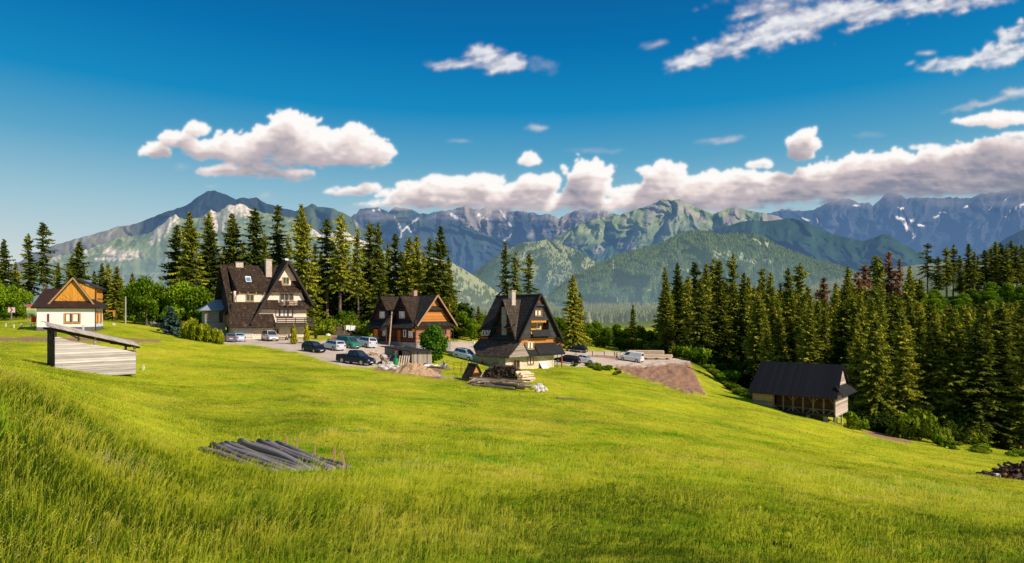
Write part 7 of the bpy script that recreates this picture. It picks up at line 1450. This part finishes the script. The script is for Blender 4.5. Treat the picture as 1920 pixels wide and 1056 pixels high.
o = th_at('water_container', 'small green container behind the left roof edge of the dark-gabled house', 'container', 899, 652, R(10)); hp(o, 'box', MB().box(-1.0, 1.0, -.4, .4, 0, .9), plain('teal_plastic', (.03, .25, .22), .5)); hp(o, 'lid', MB().box(-1.05, 1.05, -.45, .45, .9, .98), plain('teal_lid', (.05, .32, .28), .5))
o = th_at('post_figure', 'pale post with round top beside the silver-blue off-road car', 'post', 889, 660); hp(o, 'shaft', MB().box(-.12, .12, -.12, .12, -.2, 1.6), ROCKW); hp(o, 'top', MB().tube((0, 0, 1.6), (0, 0, 1.95), .22, .16, 10), WHITE)
# mast on the hill
j = int((1150-g7[0][0, 0])/2.5); hv = 92; d_ = float(g7[2][hv, j]); pxm = float(g7[0][hv, j]); pym = float(g7[1][hv, j])
o = thing('radio_mast', 'tiny red and white lattice mast on the forested hill right of centre', 'mast', ((pxm-960)/F*d_, d_, (HY-pym)/F*d_-4)); RM = plain('mast_red', (.55, .12, .10), .7)
for i in range(6): hp(o, 'section', MB().tube((0, 0, i*9), (0, 0, i*9+9), 2.6-i*.3, 2.3-i*.3, 6), RM if i % 2 == 0 else WHITE)

# ================================================================ log raft in the meadow and the pile at the right edge
LOGM = []
for i, c in enumerate([((.13, .105, .11), (.34, .29, .29)), ((.10, .08, .08), (.28, .23, .23)), ((.16, .135, .14), (.40, .35, .35))]):
    t = NT(['log_grey', 'log_brown', 'log_pale'][i]); v = t.coord('Object', (1.2, 9, 9)); nn = t.noise(v, 1.5, 6, .75, 1.0); LOGM.append(t.pbr(t.mix(t.rng(nn, .3, .7), *c), .9, bump=t.bump(nn, .6, .03)))
LE_ = [(380, 842), (394, 840), (408, 838), (424, 835), (440, 834), (456, 832), (472, 833), (488, 833), (503, 832), (517, 833), (528, 836)]
RE_ = [(527, 884), (538, 883), (550, 882), (562, 882), (576, 881), (590, 881), (603, 880), (616, 880), (628, 879), (640, 878), (650, 877)]
r = random.Random(8)
for i, (a, b) in enumerate(zip(LE_, RE_)):
    A = spot(a[0]+r.uniform(-5, 5), a[1]+r.uniform(-1, 3), 14, 40); B = spot(b[0]+r.uniform(-8, 5), b[1]+2, 14, 40); up = [.02, .05, .04, .06, .03, .07, .04, .06, .06, .04, .04][i]; A.z += up+.03; B.z += up*.4+.0; rr = [.10, .11, .125, .115, .11, .13, .12, .115, .13, .11, .09][i]
    dv = B-A; n = 14; seg = 10; V = []; cr = random.Random(i)
    q = dv.to_track_quat('X', 'Z').to_matrix()
    for s in range(seg+1):
        t = s/seg; c = dv*t+q@Vector((0, .05*math.sin(t*5+i), .03*math.sin(t*7+i*2))); rad = rr*(1-.25*t)*(1+cr.uniform(-.05, .05))
        for k in range(n): an = 2*math.pi*k/n; V.append(c+q@Vector((0, rad*math.cos(an)*(1+.05*math.sin(an*3+s)), rad*math.sin(an))))
    Fc = [(s*n+k, s*n+(k+1) % n, (s+1)*n+(k+1) % n, (s+1)*n+k) for s in range(seg) for k in range(n)]
    V += [Vector((0, 0, 0)), dv]; c0, c1 = len(V)-2, len(V)-1; Fc += [(c0, (k+1) % n, k, k) for k in range(n)]
    Fc = [f for f in Fc if len(set(f)) == 4]; caps = [(c0, (k+1) % n, k) for k in range(n)]+[(c1, seg*n+k, seg*n+(k+1) % n) for k in range(n)]
    me = bpy.data.meshes.new('log'); me.from_pydata([tuple(v) for v in V], [], Fc+caps); me.materials.append(LOGM[i % 3]); me.polygons.foreach_set('use_smooth', [True]*len(Fc)+[False]*len(caps))
    ob = bpy.data.objects.new('log', me); COL.objects.link(ob); ob.location = A
    tag(ob, f'weathered grey log, {ORD[i]} from the left in the row lying in the meadow grass', 'log', 'weathered logs lying side by side in the meadow')
for i, (px, py, hgt, ln) in enumerate([(538, 842, .36, 0), (557, 848, .38, 0), (590, 856, .26, 0), (627, 870, .40, 0), (648, 878, .42, -.14)]):
    p = spot(px, py, 14, 40); tag(MB().bar((0, 0, -.1), (ln, 0, hgt+.14), .055).build('stake', plain('reddish_stake', (.48, .26, .16), .8) if i == 0 else bpy.data.materials['reddish_stake'], None, p), f'{ORD[i]} short wooden stake from the left beside the row of logs', 'stake', 'short stakes beside the row of logs')
o = th_at('log_heap', 'heap of dark reddish split logs at the right edge of the meadow', 'log heap', 1898, 897, R(-6), lo=35, hi=70); r = random.Random(77); hm = [MB(), MB(), MB()]
for i in range(330):
    x = r.uniform(-2.0, 3.2); top_ = 1.15*min(1, (x+2.2)/2.2)**.8; z = r.uniform(0, top_); y = r.uniform(-.9, .9)*(1-z/2.2); a = r.uniform(-.5, .5); l = r.uniform(.15, .28); d = Vector((math.sin(a), -math.cos(a), r.uniform(-.3, .3)))
    c = Vector((x, y-.2, z+.05)); hm[i % 3].tube(c-d*l, c+d*l, r.uniform(.05, .11), n=6)
for m, c, nm in zip(hm, ((.12, .05, .035), (.26, .13, .085), (.05, .028, .022)), ('red_logs', 'light_logs', 'dark_logs')): hp(o, nm, m, plain(nm+'_wood', c, .9, var=.4))
mound(o, 'core', 2.6, 1.0, .8, W_DARK, 3); hp(o, 'white_scrap', MB().box(-1.6, -1.3, -.9, -.7, .3, .5), WHITE)
# ---------------------------------------------------------------- meadow grass
def grass_mat():
    t = NT('grass_blades'); a = t.attr('tone'); v = t.coord('Object'); n0 = t.noise(v, .09, 3); n1 = t.noise(v, .5, 4)
    f = t.math('ADD', a.outputs['Fac'], t.math('ADD', t.math('MULTIPLY', t.math('SUBTRACT', n0, .5), 1.2), t.math('MULTIPLY', t.math('SUBTRACT', n1, .5), .8)))
    cr = t.n('ValToRGB'); t.l(f, cr.inputs[0])
    for i, (p, c) in enumerate(((0.0, (.035, .07, .006)), (.28, (.16, .24, .014)), (.54, (.59, .62, .030)), (.76, (.90, .81, .06)), (1, (.86, .74, .26)))):
        e = cr.color_ramp.elements[i] if i < 2 else cr.color_ramp.elements.new(p)
        e.position = p; e.color = (*c, 1)
    tan, lush = meadow_patches(t, v); col = t.mix(tan, cr.outputs[0], t.mix(1.0, cr.outputs[0], (1.10, .90, 1.9), 'MULTIPLY')); col = t.mix(lush, col, t.mix(1.0, col, (.50, .82, .55), 'MULTIPLY'))
    d = t.n('BsdfDiffuse'); t.l(col, d.inputs[0]); tr = t.n('BsdfTranslucent'); t.l(col, tr.inputs[0])
    m = t.n('MixShader'); m.inputs[0].default_value = .35; t.l(d.outputs[0], m.inputs[1]); t.l(tr.outputs[0], m.inputs[2]); t.l(m.outputs[0], t.out.inputs[0]); return t.m
GM = grass_mat()
def blades(name, x, y, h, w, tone, lean, seed, label):
    rng = np.random.default_rng(seed); n = len(x); z = gz(x, y)-.02; a = rng.uniform(0, 6.283, n); wx, wy = np.cos(a)*w, np.sin(a)*w
    la = rng.normal(.3, 1.5, n); lx, ly = np.cos(la)*lean*h, np.sin(la)*lean*h
    B = np.stack([x, y, z], -1); W_ = np.stack([wx, wy, 0*wx], -1)
    M1 = B+np.stack([lx*.22, ly*.22, h*.55], -1); T = B+np.stack([lx, ly, h*(1-.35*lean)], -1)
    V = np.stack([B-W_, B+W_, M1-W_*.75, M1+W_*.75, T], 1).reshape(-1, 3)
    k = np.arange(n)[:, None]*5; Fc = np.concatenate([k+np.array([[0, 1, 3]]), k+np.array([[0, 3, 2]]), k+np.array([[2, 3, 4]])], 1).reshape(-1, 3)
    To = np.stack([tone-.40, tone-.40, tone, tone, tone+.16], 1).ravel()
    o = np_mesh(name, V, Fc, GM, attrs={'tone': ('FLOAT', 'POINT', To)}); tag(o, label, 'grass', kind='stuff'); return o
def field(D0, D1, dens, seed, fx=(-120, 2040)):
    rng = np.random.default_rng(seed); area = .5*(fx[1]-fx[0])/F*(D1*D1-D0*D0); n = int(area*dens); D = np.sqrt(rng.uniform(D0*D0, D1*D1, n)); px = rng.uniform(fx[0], fx[1], n); x = (px-960)/F*D
    return x, D, px, rng
def free(x, D, px):
    keep = np.ones(len(x), bool)
    if D.max() > 50:
        far = D > 50; z = gz(x[far], D[far]); py = HY-z/D[far]*F; sd = zone_sd(px[far], py); ok = np.ones(far.sum(), bool)
        for s in sd.values(): ok &= s > 1.0
        keep[far] = ok
    for (cx, cy, th, x0, x1, y0, y1) in ((-50.16, 114, 33, -1, 14, -2, 9), (-16.7, 112, 50, -1.5, 9, -1, 12.5), (4.05, 103, 42, -7, 4, 0, 8), (-66.1, 89, 22, 0, 7, 0, 5), (at(103, 48).x, 48, 45, 0, 5.4, 0, 2.8), (44.5, 88, -40, -11.3, -8, 0, 7)):
        dx, dy = x-cx, D-cy; c, s = math.cos(R(th)), math.sin(R(th)); u, v = dx*c+dy*s, -dx*s+dy*c
        keep &= ~((u > x0) & (u < x1) & (v > y0) & (v < y1))
    A, B = spot(400, 838, 14, 40), spot(523, 833, 14, 40); C = spot(535, 882, 14, 40); e1 = B-A; e2 = C-A; det = e1.x*e2.y-e1.y*e2.x; dx, dy = x-A.x, D-A.y
    u = (dx*e2.y-dy*e2.x)/det; v = (e1.x*dy-e1.y*dx)/det; keep &= ~((u > -.1) & (u < 1.1) & (v > .0) & (v < .93) & (np.random.default_rng(9).uniform(0, 1, len(x)) > .07))
    return keep
def tuftiness(x, y): return np.clip(.55+.75*fbm(x/.55, y/.55, 3, 300)+.5*fbm(x/4, y/4, 2, 310), .08, 1.4)
for (D0, D1, dens, hm, w, seed, lb) in ((4.5, 10, 2200, .15, .0026, 1, 'tall green grass closest to the viewer at the foot of the view'), (10, 22, 900, .17, .0042, 2, 'green and yellow meadow grass around the row of logs'), (22, 48, 190, .19, .0070, 3, 'sunlit meadow grass in the middle of the slope'), (48, 118, 34, .20, .014, 4, 'yellow-green grass of the upper meadow before the houses')):
    x, D, px, rng = field(D0, D1, dens, seed); tf = tuftiness(x, D); k = (rng.uniform(0, 1.1, len(x)) < tf) & free(x, D, px); x, D, px, tf = x[k], D[k], px[k], tf[k]; n = len(x)
    bank = sstep(700, 150, px)*sstep(22, 14, D); h = hm*rng.uniform(.45, 1.25, n)*(.55+.5*tf)*(1+1.1*bank)*np.where(D > 100, .6, 1)
    tone = .30+rng.normal(0, 1, n)*np.interp(D, [10, 30, 60], [.20, .14, .08])-.16*bank-.07*sstep(13, 8, D)+.24*sstep(8, 24, D)+.06*sstep(26, 60, D); blades('meadow_grass', x, D, h, w*rng.uniform(.6, 1.4, n)*(1+.2*bank), tone, rng.uniform(.05, 1.15, n), seed+50, lb)  # near and bank grass deeper green, with bank shade put into the tone
# seed stalks: thin bending stems with feathery heads, growing in loose tufts
def stalks(name, ncl, per, seed, Dr, fx, hr, tone, head, label):
    rng = np.random.default_rng(seed); cD = np.sqrt(rng.uniform(Dr[0]**2, Dr[1]**2, ncl)); cp = rng.uniform(*fx, ncl); cx = (cp-960)/F*cD
    k = rng.integers(per[0], per[1], ncl); ci = np.repeat(np.arange(ncl), k); n = len(ci); sp = rng.uniform(.08, .45, ncl)[ci]
    x = cx[ci]+rng.normal(0, 1, n)*sp; D = np.maximum(cD[ci]+rng.normal(0, 1, n)*sp, 4.6); ok = free(x, D, 960+F*x/D); x, D, ci = x[ok], D[ok], ci[ok]; n = len(x)
    z = gz(x, D); h = rng.uniform(*hr, ncl)[ci]*rng.uniform(.7, 1.15, n); la = rng.uniform(-1.2, 1.8, ncl)[ci]+rng.normal(0, .45, n); ln = np.clip(rng.uniform(.05, .55, ncl)[ci]+rng.normal(0, .12, n), 0, .9)
    w = .0008+.00017*D; S = 6; dv = np.stack([np.cos(la), np.sin(la), 0*la], -1); B = np.stack([x, D, z], -1); up = np.array([0, 0, 1.0]); P = []
    for i in range(S):
        t = i/(S-1); P.append(B+dv*(ln*h*t**2.2)[:, None]+up*(h*(t-.28*ln*t**3))[:, None])
    V = []; 
    for i, p in enumerate(P): q = w*(1-.55*i/(S-1)); V += [p-np.stack([q, 0*q, 0*q], -1), p+np.stack([q, 0*q, 0*q], -1)]
    V = np.stack(V, 1).reshape(-1, 3); kk = np.arange(n)[:, None]*(2*S)
    Fc = np.concatenate([kk+np.array([q]) for i in range(S-1) for q in ([2*i, 2*i+1, 2*i+3], [2*i, 2*i+3, 2*i+2])], 1).reshape(-1, 3)
    tn = np.clip(rng.normal(tone, .09, ncl)[ci]+rng.normal(0, .04, n), .2, 1.1); To = np.concatenate([np.stack([tn-.25+.3*i/(S-1)]*2, 1) for i in range(S)], 1).ravel()
    # head: small spikelets along the last part of the stem
    nh = 7; HV = []; HT = []
    for j in range(nh):
        t = .74+.26*j/(nh-1); p = B+dv*(ln*h*t**2.2)[:, None]+up*(h*(t-.28*ln*t**3))[:, None]; sgn = (-1)**j; s = (head*(.6+.6*math.sin(math.pi*(j+.6)/nh))*rng.uniform(.6, 1.3, n)*(.6+.04*D))[:, None]
        o1 = np.array([sgn*.9, 0, .9])+rng.normal(0, .25, (n, 3)); c = np.array([.45*sgn, .1, -.25]); HV.append(np.stack([p, p+s*(o1*.5+c*.5), p+s*o1, p+s*(o1*.5-c*.5)], 1)); HT.append(np.repeat(tn+.05+rng.normal(0, .05, n), 4))
    HV = np.concatenate(HV).reshape(-1, 3); HT = np.concatenate(HT); b0 = len(V); m = len(HV)//4; q = b0+np.arange(m)[:, None]*4; Fh = np.concatenate([q+np.array([[0, 1, 2]]), q+np.array([[0, 2, 3]])], 1).reshape(-1, 3)
    tag(np_mesh(name, np.concatenate([V, HV]), np.concatenate([Fc, Fh]), GM, attrs={'tone': ('FLOAT', 'POINT', np.concatenate([To, HT]))}), label, 'grass', kind='stuff')
stalks('seed_grass', 620, (4, 16), 5, (5, 17), (-100, 900), (.30, .62), .72, .016, 'pale seed heads of tall grass bending on the near bank at left')
stalks('seed_grass', 900, (4, 14), 6, (6, 30), (300, 2030), (.22, .42), .70, .013, 'pale seed heads scattered over the near meadow')
stalks('weed_stems', 260, (5, 14), 8, (5, 16), (-100, 2030), (.20, .42), .40, .030, 'dark green leafy weeds standing in the near grass')
def flowers(n, seed, col, name, lab, size, fx=(0, 1950), Dr=(6, 45)):
    rng = np.random.default_rng(seed); cx = rng.uniform(*fx, 14); D = np.sqrt(rng.uniform(Dr[0]**2, Dr[1]**2, n)); px = rng.uniform(*fx, n); x = (px-960)/F*D; k = fbm(x/3, D/3, 2, seed) > .1; x, D = x[k], D[k]; n = len(x)
    z = gz(x, D)+rng.uniform(.2, .5, n); s = size*rng.uniform(.6, 1.3, n)*np.clip(D/14, .7, 2.5); C = np.stack([x, D, z], -1); a = np.stack([s, 0*s, 0*s], -1); b = np.stack([0*s, -s*.5, s*.8], -1)
    V = np.stack([C-a, C-b, C+a, C+b], 1).reshape(-1, 3); tag(np_mesh(name, V, np.arange(4*n).reshape(n, 4), plain(name+'_petals', col, .8, var=.1)), lab, 'flowers', kind='stuff')
flowers(900, 70, (.80, .58, .02), 'yellow_flowers', 'tiny yellow wild flowers scattered through the meadow', .012)
flowers(350, 71, (.75, .72, .68), 'white_flowers', 'tiny white wild flowers scattered through the meadow', .012)
flowers(500, 72, (.42, .16, .04), 'sorrel_flowers', 'small rust-red sorrel heads dotted through the meadow', .014)
